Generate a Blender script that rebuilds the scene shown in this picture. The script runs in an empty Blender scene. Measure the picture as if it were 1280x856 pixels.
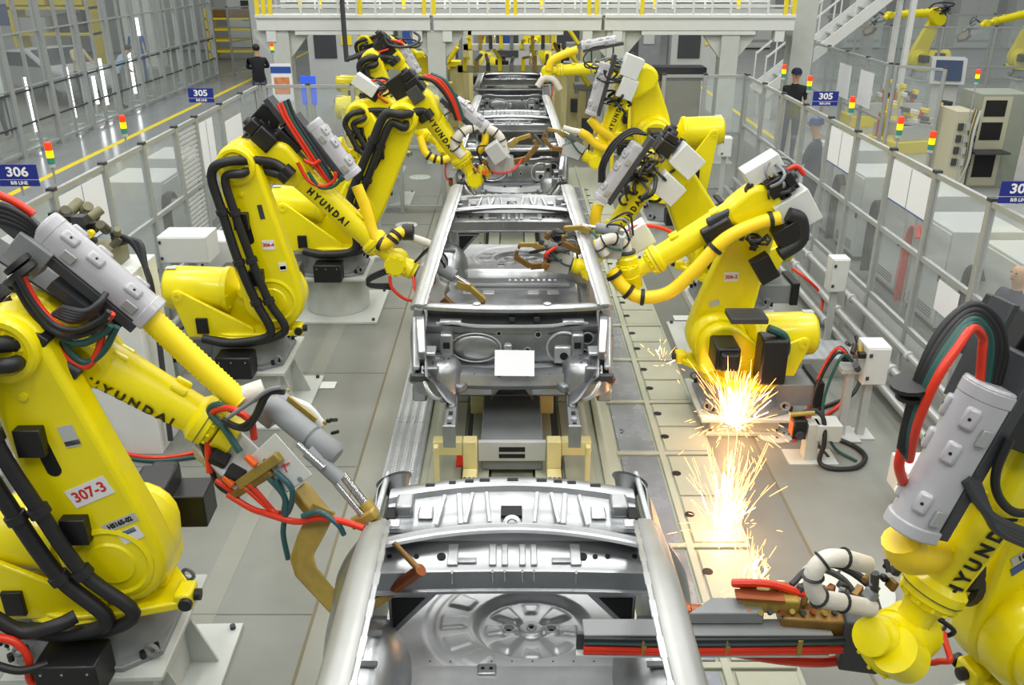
import bpy, bmesh, math, random
from mathutils import Vector, Matrix
random.seed(7)
SC = bpy.context.scene
COL = SC.collection
V = Vector
PI = math.pi

# ---------------------------------------------------------------- camera, world, lamps, exposure
CAM_H, PITCH, FPX = 3.8, math.radians(23.7), 1105.0
cam_data = bpy.data.cameras.new('camera')
cam_data.sensor_fit = 'HORIZONTAL'
cam_data.sensor_width = 36.0
cam_data.lens = 36.0 * FPX / 1280.0
cam_data.clip_start = 0.05
cam_data.clip_end = 400
cam = bpy.data.objects.new('camera', cam_data)
cam.location = (0, 0, CAM_H)
cam.rotation_euler = (PI / 2 - PITCH, 0, 0)
COL.objects.link(cam)
SC.camera = cam

world = bpy.data.worlds.new('hall_ambient_fill')  # even ambient fill added in place of the unbuilt hall ceiling
SC.world = world
world.use_nodes = True
bg = world.node_tree.nodes['Background']
bg.inputs[0].default_value = (0.97, 1.0, 0.98, 1)
bg.inputs[1].default_value = 0.30

SC.view_settings.view_transform = 'Standard'
SC.view_settings.look = 'None'
SC.view_settings.gamma = 1.0
SC.view_settings.use_curve_mapping = False
SC.view_settings.exposure = 0.0
SC.cycles.use_denoising = True
SC.cycles.transparent_max_bounces = 24
SC.cycles.max_bounces = 6
SC.cycles.diffuse_bounces = 3
SC.cycles.glossy_bounces = 3
SC.cycles.sample_clamp_indirect = 6.0

def ceiling_lamp(x, y, z, w, l, power):
    ld = bpy.data.lights.new('ceiling_lamp', 'AREA')
    ld.shape = 'RECTANGLE'
    ld.size = w
    ld.size_y = l
    ld.energy = power
    ld.color = (1.0, 0.985, 0.94)
    o = bpy.data.objects.new('ceiling_lamp', ld)
    o.location = (x, y, z)
    COL.objects.link(o)

for lx in (-12.0, -6.0, -1.4, 1.4, 6.0, 12.0):          # rows of strip lamps under the hall roof
    for ly in (-1.0, 5.0, 11.0, 18.0, 26.0):
        ceiling_lamp(lx, ly, 9.0, 0.5, 3.6, 172)

# ---------------------------------------------------------------- pixel helper (frame 1280 x 856)
CP, SP = math.cos(PITCH), math.sin(PITCH)
def ray(px, py):
    u, v = (px - 640) / FPX, (py - 428) / FPX
    return V((u, CP - v * SP, -SP - v * CP))
def at(px, py, X=None, Y=None, Z=None):
    r = ray(px, py)
    if X is not None: t = X / r.x
    elif Y is not None: t = Y / r.y
    else: t = (Z - CAM_H) / r.z
    return V((0, 0, CAM_H)) + r * t
def at_plane(px, py, p, n):
    r = ray(px, py); c = V((0, 0, CAM_H))
    return c + r * ((p - c).dot(n) / r.dot(n))

# ---------------------------------------------------------------- materials
def lin(c):
    return c / 12.92 if c <= 0.04045 else ((c + 0.055) / 1.055) ** 2.4
def rgb(h):
    return tuple(lin(int(h[i:i + 2], 16) / 255) for i in (0, 2, 4)) + (1,)
MATS = {}
def mat(name, col, rough=0.5, metal=0.0, var=0.0, scale=6.0, bump=0.0, bscale=60.0, coat=0.0, emit=0.0, spec=0.5):
    if name in MATS: return MATS[name]
    m = bpy.data.materials.new(name); m.use_nodes = True
    nt = m.node_tree; b = nt.nodes['Principled BSDF']
    c = rgb(col) if isinstance(col, str) else tuple(col) + (1,)
    b.inputs['Base Color'].default_value = c
    b.inputs['Roughness'].default_value = rough
    b.inputs['Metallic'].default_value = metal
    b.inputs['Specular IOR Level'].default_value = spec
    b.inputs['Coat Weight'].default_value = coat
    b.inputs['Coat Roughness'].default_value = 0.12
    if emit:
        b.inputs['Emission Color'].default_value = c
        b.inputs['Emission Strength'].default_value = emit
    if var or bump:
        tc = nt.nodes.new('ShaderNodeTexCoord')
    if var:
        n = nt.nodes.new('ShaderNodeTexNoise'); n.inputs['Scale'].default_value = scale
        n.inputs['Detail'].default_value = 5; n.inputs['Roughness'].default_value = 0.6
        nt.links.new(tc.outputs['Object'], n.inputs['Vector'])
        r = nt.nodes.new('ShaderNodeMapRange')
        r.inputs[1].default_value = 0.3; r.inputs[2].default_value = 0.7
        r.inputs[3].default_value = 1 - var; r.inputs[4].default_value = 1 + var * 0.6
        nt.links.new(n.outputs['Fac'], r.inputs[0])
        mx = nt.nodes.new('ShaderNodeMix'); mx.data_type = 'RGBA'; mx.blend_type = 'MULTIPLY'
        mx.inputs[0].default_value = 1.0
        mx.inputs[6].default_value = c
        nt.links.new(r.outputs[0], mx.inputs[7])
        nt.links.new(mx.outputs[2], b.inputs['Base Color'])
        r2 = nt.nodes.new('ShaderNodeMapRange')
        r2.inputs[3].default_value = max(0.03, rough - 0.08); r2.inputs[4].default_value = min(1, rough + 0.1)
        nt.links.new(n.outputs['Fac'], r2.inputs[0])
        nt.links.new(r2.outputs[0], b.inputs['Roughness'])
    if bump:
        n2 = nt.nodes.new('ShaderNodeTexNoise'); n2.inputs['Scale'].default_value = bscale
        n2.inputs['Detail'].default_value = 3
        nt.links.new(tc.outputs['Object'], n2.inputs['Vector'])
        bp = nt.nodes.new('ShaderNodeBump'); bp.inputs['Strength'].default_value = bump
        bp.inputs['Distance'].default_value = 0.01
        nt.links.new(n2.outputs['Fac'], bp.inputs['Height'])
        nt.links.new(bp.outputs['Normal'], b.inputs['Normal'])
    MATS[name] = m
    return m

YEL = mat('robot_yellow', 'f0e000', 0.34, var=0.06, scale=3, bump=0.04, bscale=25, coat=0.25)
YELH = mat('hose_yellow', 'fad61c', 0.42, var=0.05)
YELC = mat('ribbed_hose_yellow', 'fbe014', 0.42, var=0.04)
YELP = mat('safety_yellow', 'efd81c', 0.5)
BLK = mat('black_rubber', '1c1d1f', 0.5, var=0.15)
BLKM = mat('black_box', '141416', 0.42)
DGR = mat('dark_grey_metal', '44464a', 0.5, 0.3, var=0.1)
GRY = mat('grey_cast', '84888a', 0.5, 0.05, var=0.08)
LGR = mat('light_grey_paint', 'b9bcbb', 0.4, var=0.04)
PACK = mat('housing_grey', 'b2b2b7', 0.3, var=0.04, coat=0.3)
WHT = mat('white_paint', 'dcdfdc', 0.42, var=0.03)
PED = mat('pedestal_white', 'c3c7c1', 0.5, var=0.05)
BOXW = mat('box_white', 'd3d6d4', 0.42, var=0.03)
CRM = mat('cream_paint', 'abae9c', 0.45, var=0.07, scale=3)
CRMY = mat('cream_yellow', 'd6cb92', 0.5, var=0.05)
ALU = mat('aluminium_profile', 'b2b5b4', 0.38, 0.45, var=0.04)
CHR = mat('polished_steel', 'c8c8c8', 0.18, 1.0)
BRS = mat('bronze_copper', '86652f', 0.42, 0.25, var=0.25, scale=14)
BRSL = mat('brass_olive', 'a58d42', 0.42, 0.15, var=0.2, scale=10)
COP = mat('copper_tip', '9a5a3a', 0.35, 0.8)
RED = mat('red_hose', 'd93418', 0.38)
ORG = mat('orange_clip', 'e8621c', 0.4)
GRN = mat('green_hose', '1f4f4a', 0.42)
TEAL = mat('teal_hose', '2f5a60', 0.4)
STEEL = mat('galvanised_sheet', 'a6a9ac', 0.33, 0.85, var=0.2, scale=5, bump=0.05, bscale=12)
STEELF = mat('galvanised_floor', 'c6c9cc', 0.36, 0.42, var=0.14, scale=4, bump=0.03, bscale=10)
STEELR = mat('galvanised_rail', 'b0b2b0', 0.42, 0.6, var=0.12, scale=3)
STEELD = mat('galvanised_sheet_dull', '8b8e91', 0.40, 0.8, var=0.22, scale=6, bump=0.05, bscale=14)
STEELB = mat('bright_edge', 'bfc2c5', 0.3, 0.6, var=0.12)
CONC = mat('concrete_floor', '7f817a', 0.42, var=0.14, scale=1.6, spec=0.5)
CONCD = mat('concrete_dark', '71736d', 0.42, var=0.12, scale=1.6)
CONCL = mat('concrete_light', '898a80', 0.45, var=0.1, scale=1.6)
JOINT = mat('joint_brown', '6f6750', 0.7)
HOLE = mat('hole_black', '08080a', 0.7)
BLUP = mat('blue_grey_plate', '9aa0ac', 0.25, 0.5, var=0.15, scale=4)
DIAM = mat('diamond_plate', 'a8adb0', 0.42, 0.5, var=0.1)
SIGNB = mat('sign_blue', '1c2a86', 0.45)
TXTW = mat('lettering_white', 'f4f4f4', 0.5)
TXTK = mat('lettering_black', '15150f', 0.5)
TXTR = mat('lettering_red', 'd02a20', 0.5)
PAPER = mat('paper', 'e4e6ea', 0.7)
LRED = mat('lamp_red', 'f03a14', 0.4, emit=0.6)
LYEL = mat('lamp_yellow', 'ffd000', 0.4, emit=1.1)
LGRN = mat('lamp_green', '3f8f7c', 0.35)
LTUBE = mat('tube_light', 'ffffff', 0.4, emit=4.0)
SKIN = mat('skin', 'c79a7a', 0.55)
HAIR = mat('hair', '17130f', 0.6)
CLB = mat('cloth_black', '1a1b20', 0.85)
CLJ = mat('cloth_jeans', '32465a', 0.85)
CLN = mat('cloth_navy', '232a48', 0.85)
CLBG = mat('cloth_beige', 'c9bb96', 0.85)
CLLB = mat('cloth_light_blue', '9db4cf', 0.85)
HELM = mat('helmet_blue', '1f3a7c', 0.35)
BLUE = mat('blue_paint', '2a4f9c', 0.45)
WALLM = mat('wall_white', 'd9dcda', 0.7, var=0.02)
CANVAS = mat('white_wrap', 'd8d4c8', 0.7, var=0.08, bump=0.3, bscale=40)
SILV = mat('silver_car', 'c9cdd0', 0.3, 0.4)

def glass_mat(name, tint, fac):
    m = bpy.data.materials.new(name); m.use_nodes = True
    nt = m.node_tree; nt.nodes.clear()
    out = nt.nodes.new('ShaderNodeOutputMaterial')
    tr = nt.nodes.new('ShaderNodeBsdfTransparent'); tr.inputs[0].default_value = tint
    gl = nt.nodes.new('ShaderNodeBsdfGlossy'); gl.inputs[1].default_value = 0.08
    gl.inputs[0].default_value = (0.95, 0.97, 0.98, 1)
    df = nt.nodes.new('ShaderNodeBsdfDiffuse'); df.inputs[0].default_value = (0.75, 0.77, 0.78, 1)
    fr = nt.nodes.new('ShaderNodeLayerWeight'); fr.inputs[0].default_value = 0.12
    m1 = nt.nodes.new('ShaderNodeMixShader'); m2 = nt.nodes.new('ShaderNodeMixShader')
    mu = nt.nodes.new('ShaderNodeMath'); mu.operation = 'MULTIPLY_ADD'; mu.inputs[1].default_value = 0.16; mu.inputs[2].default_value = 0.02
    nt.links.new(fr.outputs[1], mu.inputs[0]); nt.links.new(mu.outputs[0], m1.inputs[0])
    nt.links.new(tr.outputs[0], m1.inputs[1]); nt.links.new(gl.outputs[0], m1.inputs[2])
    m2.inputs[0].default_value = fac
    nt.links.new(m1.outputs[0], m2.inputs[1]); nt.links.new(df.outputs[0], m2.inputs[2])
    nt.links.new(m2.outputs[0], out.inputs[0])
    return m
GLASS = glass_mat('acrylic_pane', (0.93, 0.95, 0.95, 1), 0.10)
GLASSF = glass_mat('hazy_pane', (0.95, 0.97, 0.97, 1), 0.08)

# ---------------------------------------------------------------- mesh builder
def basis(d, up=None):
    d = V(d).normalized()
    up = V(up) if up is not None else (V((0, 0, 1)) if abs(d.z) < 0.95 else V((1, 0, 0)))
    s = d.cross(up)
    if s.length < 1e-5: s = d.cross(V((1, 0.3, 0.2)))
    s.normalize()
    return d, s, s.cross(d).normalized()

def circle(cx, cy, r, n=20):
    return [(cx + r * math.cos(2 * PI * i / n), cy + r * math.sin(2 * PI * i / n)) for i in range(n)]
def hull(pts):
    pts = sorted(set((round(a, 5), round(b, 5)) for a, b in pts))
    def half(ps):
        h = []
        for p in ps:
            while len(h) > 1 and (h[-1][0] - h[-2][0]) * (p[1] - h[-2][1]) - (h[-1][1] - h[-2][1]) * (p[0] - h[-2][0]) <= 0:
                h.pop()
            h.append(p)
        return h
    a, b = half(pts), half(pts[::-1])
    return a[:-1] + b[:-1]
def smooth_path(pts, n=6):
    pts = [V(p) for p in pts]
    if len(pts) < 3: return pts
    out = []
    for i in range(len(pts) - 1):
        p0 = pts[i - 1] if i else pts[0] * 2 - pts[1]
        p1, p2 = pts[i], pts[i + 1]
        p3 = pts[i + 2] if i + 2 < len(pts) else pts[-1] * 2 - pts[-2]
        for k in range(n):
            t = k / n
            out.append(0.5 * ((2 * p1) + (p2 - p0) * t + (2 * p0 - 5 * p1 + 4 * p2 - p3) * t * t + (3 * p1 - p0 - 3 * p2 + p3) * t ** 3))
    out.append(pts[-1])
    return out

class MB:
    def __init__(s): s.v = []; s.f = []
    def add(s, vs, fs):
        o = len(s.v); s.v += [tuple(p) for p in vs]; s.f += [tuple(i + o for i in f) for f in fs]; return s
    def box(s, a, b):
        x0, y0, z0 = (min(a[i], b[i]) for i in range(3)); x1, y1, z1 = (max(a[i], b[i]) for i in range(3))
        return s.add([(x0, y0, z0), (x1, y0, z0), (x1, y1, z0), (x0, y1, z0), (x0, y0, z1), (x1, y0, z1), (x1, y1, z1), (x0, y1, z1)],
                     [(3, 2, 1, 0), (4, 5, 6, 7), (0, 1, 5, 4), (1, 2, 6, 5), (2, 3, 7, 6), (3, 0, 4, 7)])
    def cbox(s, c, d):
        return s.box([c[i] - d[i] / 2 for i in range(3)], [c[i] + d[i] / 2 for i in range(3)])
    def bar(s, p, q, w, h, up=None, w2=None, h2=None):
        p, q = V(p), V(q); d, a, b = basis(q - p, up)
        w2 = w if w2 is None else w2; h2 = h if h2 is None else h2
        vs = [p + a * (i * w / 2) + b * (j * h / 2) for i, j in ((-1, -1), (1, -1), (1, 1), (-1, 1))]
        vs += [q + a * (i * w2 / 2) + b * (j * h2 / 2) for i, j in ((-1, -1), (1, -1), (1, 1), (-1, 1))]
        return s.add(vs, [(0, 1, 2, 3), (7, 6, 5, 4), (4, 5, 1, 0), (5, 6, 2, 1), (6, 7, 3, 2), (7, 4, 0, 3)])
    def cyl(s, p, q, r, r2=None, n=16):
        return s.lathe(p, V(q) - V(p), [(r, 0), (r if r2 is None else r2, (V(q) - V(p)).length)], n)
    def lathe(s, p, d, prof, n=24, up=None, a0=0.0, a1=2 * PI):
        p = V(p); d, a, b = basis(d, up); vs = []; fs = []
        full = abs(a1 - a0 - 2 * PI) < 1e-6; m = n if full else n + 1
        for r, t in prof:
            for i in range(m):
                w = a0 + (a1 - a0) * i / n
                vs.append(p + d * t + (a * math.cos(w) + b * math.sin(w)) * r)
        for k in range(len(prof) - 1):
            for i in range(n):
                j = (i + 1) % m
                fs.append((k * m + i, k * m + j, (k + 1) * m + j, (k + 1) * m + i))
        if full:
            if prof[0][0] > 1e-5: fs.append(tuple(range(m))[::-1])
            if prof[-1][0] > 1e-5: fs.append(tuple((len(prof) - 1) * m + i for i in range(m)))
        return s.add(vs, fs)
    def tube(s, pts, r, n=10, rings=None, caps=True):
        pts = [V(p) for p in pts]; t0 = (pts[1] - pts[0]).normalized(); _, a, b = basis(t0); vs = []; fs = []
        for i, p in enumerate(pts):
            t = ((pts[i + 1] if i + 1 < len(pts) else p) - (pts[i - 1] if i else p)).normalized()
            a = (a - t * a.dot(t)).normalized(); b = t.cross(a)
            rr = rings(i) if rings else (r[i] if isinstance(r, (list, tuple)) else r)
            for k in range(n):
                w = 2 * PI * k / n; vs.append(p + (a * math.cos(w) + b * math.sin(w)) * rr)
        for i in range(len(pts) - 1):
            for k in range(n):
                j = (k + 1) % n; fs.append((i * n + k, i * n + j, (i + 1) * n + j, (i + 1) * n + k))
        if caps:
            fs.append(tuple(range(n))[::-1]); fs.append(tuple((len(pts) - 1) * n + k for k in range(n)))
        return s.add(vs, fs)
    def sweep(s, pts, prof, up=(0, 0, 1)):
        pts = [V(p) for p in pts]; n = len(prof); vs = []; fs = []
        for i, p in enumerate(pts):
            t = ((pts[i + 1] if i + 1 < len(pts) else p) - (pts[i - 1] if i else p)).normalized()
            d, a, b = basis(t, up)
            vs += [p + a * x + b * y for x, y in prof]
        for i in range(len(pts) - 1):
            for k in range(n):
                j = (k + 1) % n; fs.append((i * n + k, i * n + j, (i + 1) * n + j, (i + 1) * n + k))
        fs.append(tuple(range(n))[::-1]); fs.append(tuple((len(pts) - 1) * n + k for k in range(n)))
        return s.add(vs, fs)
    def hose(s, pts, r, n=10, sub=6): return s.tube(smooth_path(pts, sub), r, n)
    def corr(s, pts, r, pitch=0.02, n=14, sub=8, depth=0.1):
        ps = smooth_path(pts, sub); out = []; L = 0
        for a, b in zip(ps, ps[1:]):
            k = max(1, int(round((b - a).length / (pitch / 2))))
            out += [a.lerp(b, i / k) for i in range(k)]
        out.append(ps[-1])
        return s.tube(out, r, n, rings=lambda i: r * (1 if i % 2 else 1 - depth))
    def prism(s, poly, o, u, w, t0, t1):
        """polygon (a,b) in plane o + a*u + b*w, extruded along u x w from t0 to t1"""
        o, u, w = V(o), V(u), V(w); nrm = u.cross(w); n = len(poly)
        vs = [o + u * a + w * b + nrm * t0 for a, b in poly] + [o + u * a + w * b + nrm * t1 for a, b in poly]
        ar = sum(poly[i][0] * poly[(i + 1) % n][1] - poly[(i + 1) % n][0] * poly[i][1] for i in range(n))
        fs = [tuple(range(n))[::-1], tuple(range(n, 2 * n))] + [(i, (i + 1) % n, n + (i + 1) % n, n + i) for i in range(n)]
        if (ar < 0) ^ (t1 < t0): fs = [f[::-1] for f in fs]
        return s.add(vs, fs)
    def grid(s, fn, nu, nv, thick=None):
        vs = [fn(i / nu, j / nv) for j in range(nv + 1) for i in range(nu + 1)]
        fs = [(j * (nu + 1) + i, j * (nu + 1) + i + 1, (j + 1) * (nu + 1) + i + 1, (j + 1) * (nu + 1) + i) for j in range(nv) for i in range(nu)]
        return s.add(vs, fs)
    def ball(s, c, r, n=14, m=9, sc=(1, 1, 1)):
        c = V(c); vs = [c + V((0, 0, -r * sc[2]))]; fs = []
        for j in range(1, m):
            p = -PI / 2 + PI * j / m
            for i in range(n):
                w = 2 * PI * i / n
                vs.append(c + V((math.cos(p) * math.cos(w) * r * sc[0], math.cos(p) * math.sin(w) * r * sc[1], math.sin(p) * r * sc[2])))
        vs.append(c + V((0, 0, r * sc[2]))); top = len(vs) - 1
        for i in range(n):
            j = (i + 1) % n
            fs.append((0, 1 + j, 1 + i)); fs.append((top, top - n + i, top - n + j))
            for k in range(m - 2):
                fs.append((1 + k * n + i, 1 + k * n + j, 1 + (k + 1) * n + j, 1 + (k + 1) * n + i))
        return s.add(vs, fs)
    def torus(s, c, ax, R, r, n=20, m=8, a0=0, a1=2 * PI):
        d, a, b = basis(ax); c = V(c)
        k = n if a1 - a0 > 6.28 else n
        pts = [c + (a * math.cos(a0 + (a1 - a0) * i / k) + b * math.sin(a0 + (a1 - a0) * i / k)) * R for i in range(k + 1)]
        return s.tube(pts, r, m, caps=False)
    def build(s, name, m, parent=None, smooth=35, bevel=0.0, seg=2, solid=0.0):
        me = bpy.data.meshes.new(name)
        me.from_pydata(s.v, [], s.f); me.update()
        me.materials.append(m)
        if smooth:
            me.polygons.foreach_set('use_smooth', [True] * len(me.polygons))
            me.set_sharp_from_angle(angle=math.radians(smooth))
        o = bpy.data.objects.new(name, me); COL.objects.link(o)
        if parent is not None: o.parent = parent
        if solid:
            md = o.modifiers.new('thickness', 'SOLIDIFY'); md.thickness = solid; md.offset = 0
        if bevel:
            md = o.modifiers.new('bevel', 'BEVEL'); md.width = bevel; md.segments = seg
            md.limit_method = 'ANGLE'; md.angle_limit = math.radians(40)
            md.harden_normals = False
        return o

def tag(o, label, cat, group=None):
    o['label'] = label; o['category'] = cat
    if group: o['group'] = group
    return o
def structure(o):
    o['kind'] = 'structure'; return o
def empty(name, loc=(0, 0, 0), rz=0.0):
    o = bpy.data.objects.new(name, None); COL.objects.link(o)
    o.location = loc; o.rotation_euler = (0, 0, rz); o.empty_display_size = 0.1
    return o
def share(src, parent=None, loc=None, rot=None, scale=None):
    c = src.copy(); COL.objects.link(c)
    if parent is not None: c.parent = parent
    if loc is not None: c.location = loc
    if rot is not None: c.rotation_euler = rot
    if scale is not None: c.scale = scale
    return c
def copy_tree(o, parent=None):
    c = o.copy(); COL.objects.link(c)
    if parent is not None: c.parent = parent
    for ch in list(o.children): copy_tree(ch, c)
    return c
TXT = {}
def text_geo(txt, size, bold=0.0, align='CENTER'):
    key = (txt, size, bold, align)
    if key not in TXT:
        cu = bpy.data.curves.new('glyphs', 'FONT'); cu.body = txt; cu.size = size
        cu.align_x = align; cu.align_y = 'CENTER'; cu.offset = bold; cu.resolution_u = 3
        o = bpy.data.objects.new('glyphs', cu); COL.objects.link(o)
        me = bpy.data.meshes.new_from_object(o)
        TXT[key] = ([tuple(v.co) for v in me.vertices], [tuple(p.vertices) for p in me.polygons])
        bpy.data.objects.remove(o); bpy.data.curves.remove(cu); bpy.data.meshes.remove(me)
    return TXT[key]
def lettering(txt, size, o, u, w, m, parent, bold=0.0, sx=1.0, name='lettering', curve=None, lift=0.0015, align='CENTER'):
    """flat printed text at o along u (reading) and w (up); curve=(centre, radius) wraps it round an axis along u"""
    vs, fs = text_geo(txt, size, bold, align)
    o, u, w = V(o), V(u).normalized(), V(w).normalized(); n = u.cross(w)
    b = MB()
    if curve:
        b.add([o + u * (a * sx) - n * curve + n * ((curve + lift) * math.cos(c / curve)) + w * ((curve + lift) * math.sin(c / curve)) for a, c, _ in vs], fs)
    else:
        b.add([o + u * (a * sx) + w * c + n * lift for a, c, _ in vs], fs)
    return b.build(name, m, parent, smooth=0)
# ================================================================ the setting
floor = structure(MB().box((-42, -6, -0.1), (42, 62, 0)).build('floor', CONC, smooth=0))
structure(MB().box((-42, 61, 0), (42, 61.3, 11)).build('wall_back', WALLM, smooth=0))
structure(MB().box((-42.3, -6, 0), (-42, 61, 11)).build('wall_left', WALLM, smooth=0))
structure(MB().box((42, -6, 0), (42.3, 61, 11)).build('wall_right', WALLM, smooth=0))

def floor_piece(name, a, b, m, bevel=0.0):
    return MB().box(a, b).build(name, m, floor, smooth=0, bevel=bevel, seg=1)
# lanes and joints of the concrete
floor_piece('floor_lane', (-2.02, -2, 0), (-1.86, 13.0, 0.002), CONCL)
floor_piece('floor_lane', (-1.24, -2, 0), (-1.02, 16.0, 0.002), CONCL)
floor_piece('floor_lane', (1.66, -2, 0), (2.06, 16.0, 0.002), CONCD)
floor_piece('floor_joint', (-1.255, -2, 0), (-1.235, 16.0, 0.004), JOINT)
floor_piece('floor_joint', (2.06, -2, 0), (2.08, 16.0, 0.004), JOINT)
floor_piece('floor_joint', (1.64, -2, 0), (1.665, 16.0, 0.012), JOINT)
for k in range(9):
    floor_piece('floor_joint', (-3.7, 0.9 + k * 1.75, 0), (-1.26, 0.908 + k * 1.75, 0.0035), CONCD)
floor_piece('aisle_stripe', (-8.75, 2, 0), (-8.60, 40, 0.003), YELP)
floor_piece('aisle_stripe', (5.85, 2, 0), (5.97, 30, 0.003), YELP)
floor_piece('aisle_floor', (-9.9, -2, 0), (-4.9, 40, 0.0015), mat('aisle_coating', '8f9496', 0.16, var=0.06, scale=1.2))
floor_piece('aisle_floor', (5.2, -2, 0), (30, 50, 0.0015), mat('hall_coating', 'a4a8a6', 0.22, var=0.06, scale=1.2))

# ---- conveyor bed: cream base, rails, removable plates
bed = MB().box((-0.72, -2, 0), (1.66, 17, 0.03)).build('conveyor_bed', CRM, smooth=0)
tag(bed, 'cream painted steel conveyor bed running under the car bodies', 'conveyor')
def bed_piece(name, a, b, m, bevel=0.004):
    return MB().box(a, b).build(name, m, bed, smooth=0, bevel=bevel, seg=1)
YB = [-0.6, 0.55, 1.65, 2.8, 3.92, 5.05, 6.29, 7.2, 8.12, 9.03, 9.95, 10.87, 11.8, 12.7, 13.6, 14.5, 15.4]
bed_piece('frame_rail', (0.72, -2, 0.03), (0.86, 17, 0.055), CRM)
bed_piece('frame_rail', (1.205, -2, 0.03), (1.255, 17, 0.055), CRM)
for i, y in enumerate(YB[:-1]):
    y1 = YB[i + 1]
    bed_piece('cross_bar', (0.86, y - 0.025, 0.03), (1.64, y + 0.025, 0.0525), CRM)
    MBp = MB().box((0.885, y + 0.045, 0.03), (1.185, y1 - 0.045, 0.044))
    p = MBp.build('blue_plate', BLUP, bed, smooth=0, bevel=0.004, seg=1)
    bed_piece('cream_plate', (1.275, y + 0.045, 0.03), (1.625, (y + y1) / 2 - 0.012, 0.046), CRM)
    bed_piece('cream_plate', (1.275, (y + y1) / 2 + 0.012, 0.03), (1.625, y1 - 0.045, 0.046), CRM)
    for zz in (0.3, 0.75):
        h = MB(); h.lathe((1.30, y + (y1 - y) * zz, 0.046), (0, 0, 1), [(0.036, 0), (0.036, 0.002)], 14)
        h.build('lift_hole', HOLE, bed, smooth=0)
    h = MB(); h.torus((0.93, y + (y1 - y) * 0.4, 0.048), (0.2, 0, 1), 0.03, 0.005, 10, 5, 0, PI)
    h.build('plate_handle', DGR, bed)
    # cream covers left and right of the shuttle
    for sx0, sx1 in ((-0.66, -0.40), (0.42, 0.66)):
        bed_piece('cover_plate', (sx0, y + 0.02, 0.03), (sx1, y1 - 0.02, 0.048), CRM)
        h = MB(); h.cyl(((sx0 + sx1) / 2 + 0.08, y + 0.25, 0.048), ((sx0 + sx1) / 2 + 0.08, y + 0.25, 0.06), 0.014, n=8)
        h.build('plate_bolt', DGR, bed)
bed_piece('cable_channel', (0.34, -2, 0.03), (0.40, 17, 0.036), DGR)
bed_piece('cable_channel', (-0.38, -2, 0.03), (-0.34, 17, 0.036), DGR)
bed_piece('shuttle_rail', (-0.33, -2, 0.03), (-0.18, 17, 0.12), CRM)
bed_piece('shuttle_rail', (0.18, -2, 0.03), (0.33, 17, 0.12), CRM)
bed_piece('centre_plate', (-0.165, -2, 0.03), (0.165, 17, 0.07), CRM)
hb = MB()
for k, (x, y) in enumerate([(0.37, 5.9), (0.39, 5.7), (0.36, 5.5), (0.4, 5.3), (0.38, 5.1)]): pass
hb.hose([(0.37, 6.3, 0.1), (0.40, 6.1, 0.06), (0.36, 5.85, 0.05), (0.39, 5.6, 0.05), (0.37, 5.35, 0.05), (0.45, 5.1, 0.05)], 0.012, 6)
hb.build('bed_cable', DGR, bed)
# ---- tread plate strip on the left of the bed
tread = MB().box((-1.02, -2, 0), (-0.72, 15.5, 0.05)).build('tread_strip', DIAM, smooth=0)
tag(tread, 'chequered aluminium tread strip along the bed beside the concrete', 'walkway')
for k in range(16):
    MB().box((-1.015, -2 + k * 1.1 + 0.01, 0.05), (-0.725, -0.9 + k * 1.1 - 0.01, 0.054)).build('tread_panel', DIAM, tread, smooth=0)
stud = MB()
def studs(mb, x0, x1, y0, y1, z, p, sz):
    y = y0; r = 0
    while y < y1:
        x = x0 + (p / 2 if r % 2 else 0); k = 0
        while x < x1:
            s = 1 if (k + r) % 2 else -1
            d = sz
            mb.add([(x - d, y - s * d, z), (x + d * .3, y - d * .3 * s + d * .6, z), (x + d, y + s * d, z), (x - d * .3, y + d * .3 * s - d * .6, z), (x, y, z + 0.003)],
                   [(0, 1, 4), (1, 2, 4), (2, 3, 4), (3, 0, 4)])
            x += p; k += 1
        y += p * 0.5; r += 1
studs(stud, -1.005, -0.735, 2.5, 11.5, 0.054, 0.035, 0.012)
so = stud.build('tread_studs', STEELB, tread, smooth=0); so['kind'] = 'stuff'

# ---- shuttle carrier under the second body
def carrier(y0, label):
    r = empty('body_carrier', (0, y0, 0.07))
    tag(r, label, 'carrier', 'body carriers on the conveyor')
    MB().box((-0.24, -0.15, 0.055), (0.24, 0.85, 0.30)).build('carrier_box', GRY, r, bevel=0.012)
    f = MB().box((-0.26, -0.19, 0.16), (0.26, -0.15, 0.33)).build('front_plate', LGR, r, bevel=0.006)
    MB().box((-0.1, -0.194, 0.245), (0.1, -0.18, 0.285)).build('slot', HOLE, f, smooth=0)
    MB().box((-0.1, -0.194, 0.19), (0.1, -0.18, 0.225)).build('slot', HOLE, f, smooth=0)
    for s in (-1, 1):
        b = MB().box((s * 0.265, -0.42, 0.06), (s * 0.375, -0.245, 0.13))
        b.box((s * 0.265, -0.242, 0.06), (s * 0.375, -0.142, 0.36))
        b.box((s * 0.377, -0.242, 0.24), (s * 0.60, -0.142, 0.36))
        br = b.build('bracket', CRMY, r, bevel=0.008)
        for k in range(3):
            MB().cyl((s * (0.285 + 0.035 * k), -0.40, 0.13), (s * (0.285 + 0.035 * k), -0.40, 0.142), 0.014, n=8).build('bolt', DGR, br)
        MB().box((s * 0.24, 0.78, 0.05), (s * 0.36, 0.92, 0.52)).build('post', CRMY, r, bevel=0.008)
        MB().lathe((s * 0.40, 0.86, 0.36), (s, 0, 0), [(0.02, 0), (0.07, 0), (0.075, 0.02), (0.075, 0.06), (0.05, 0.07)], 18).build('roller', BLUE, r)
        MB().box((s * 0.535, -0.50, -0.02), (s * 0.57, -0.44, 0.46)).build('side_post', CRMY, r, bevel=0.004)
    MB().box((-0.44, -0.12, 0.06), (-0.36, 0.1, 0.09)).build('red_stop', RED, r, bevel=0.004)
    return r
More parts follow.
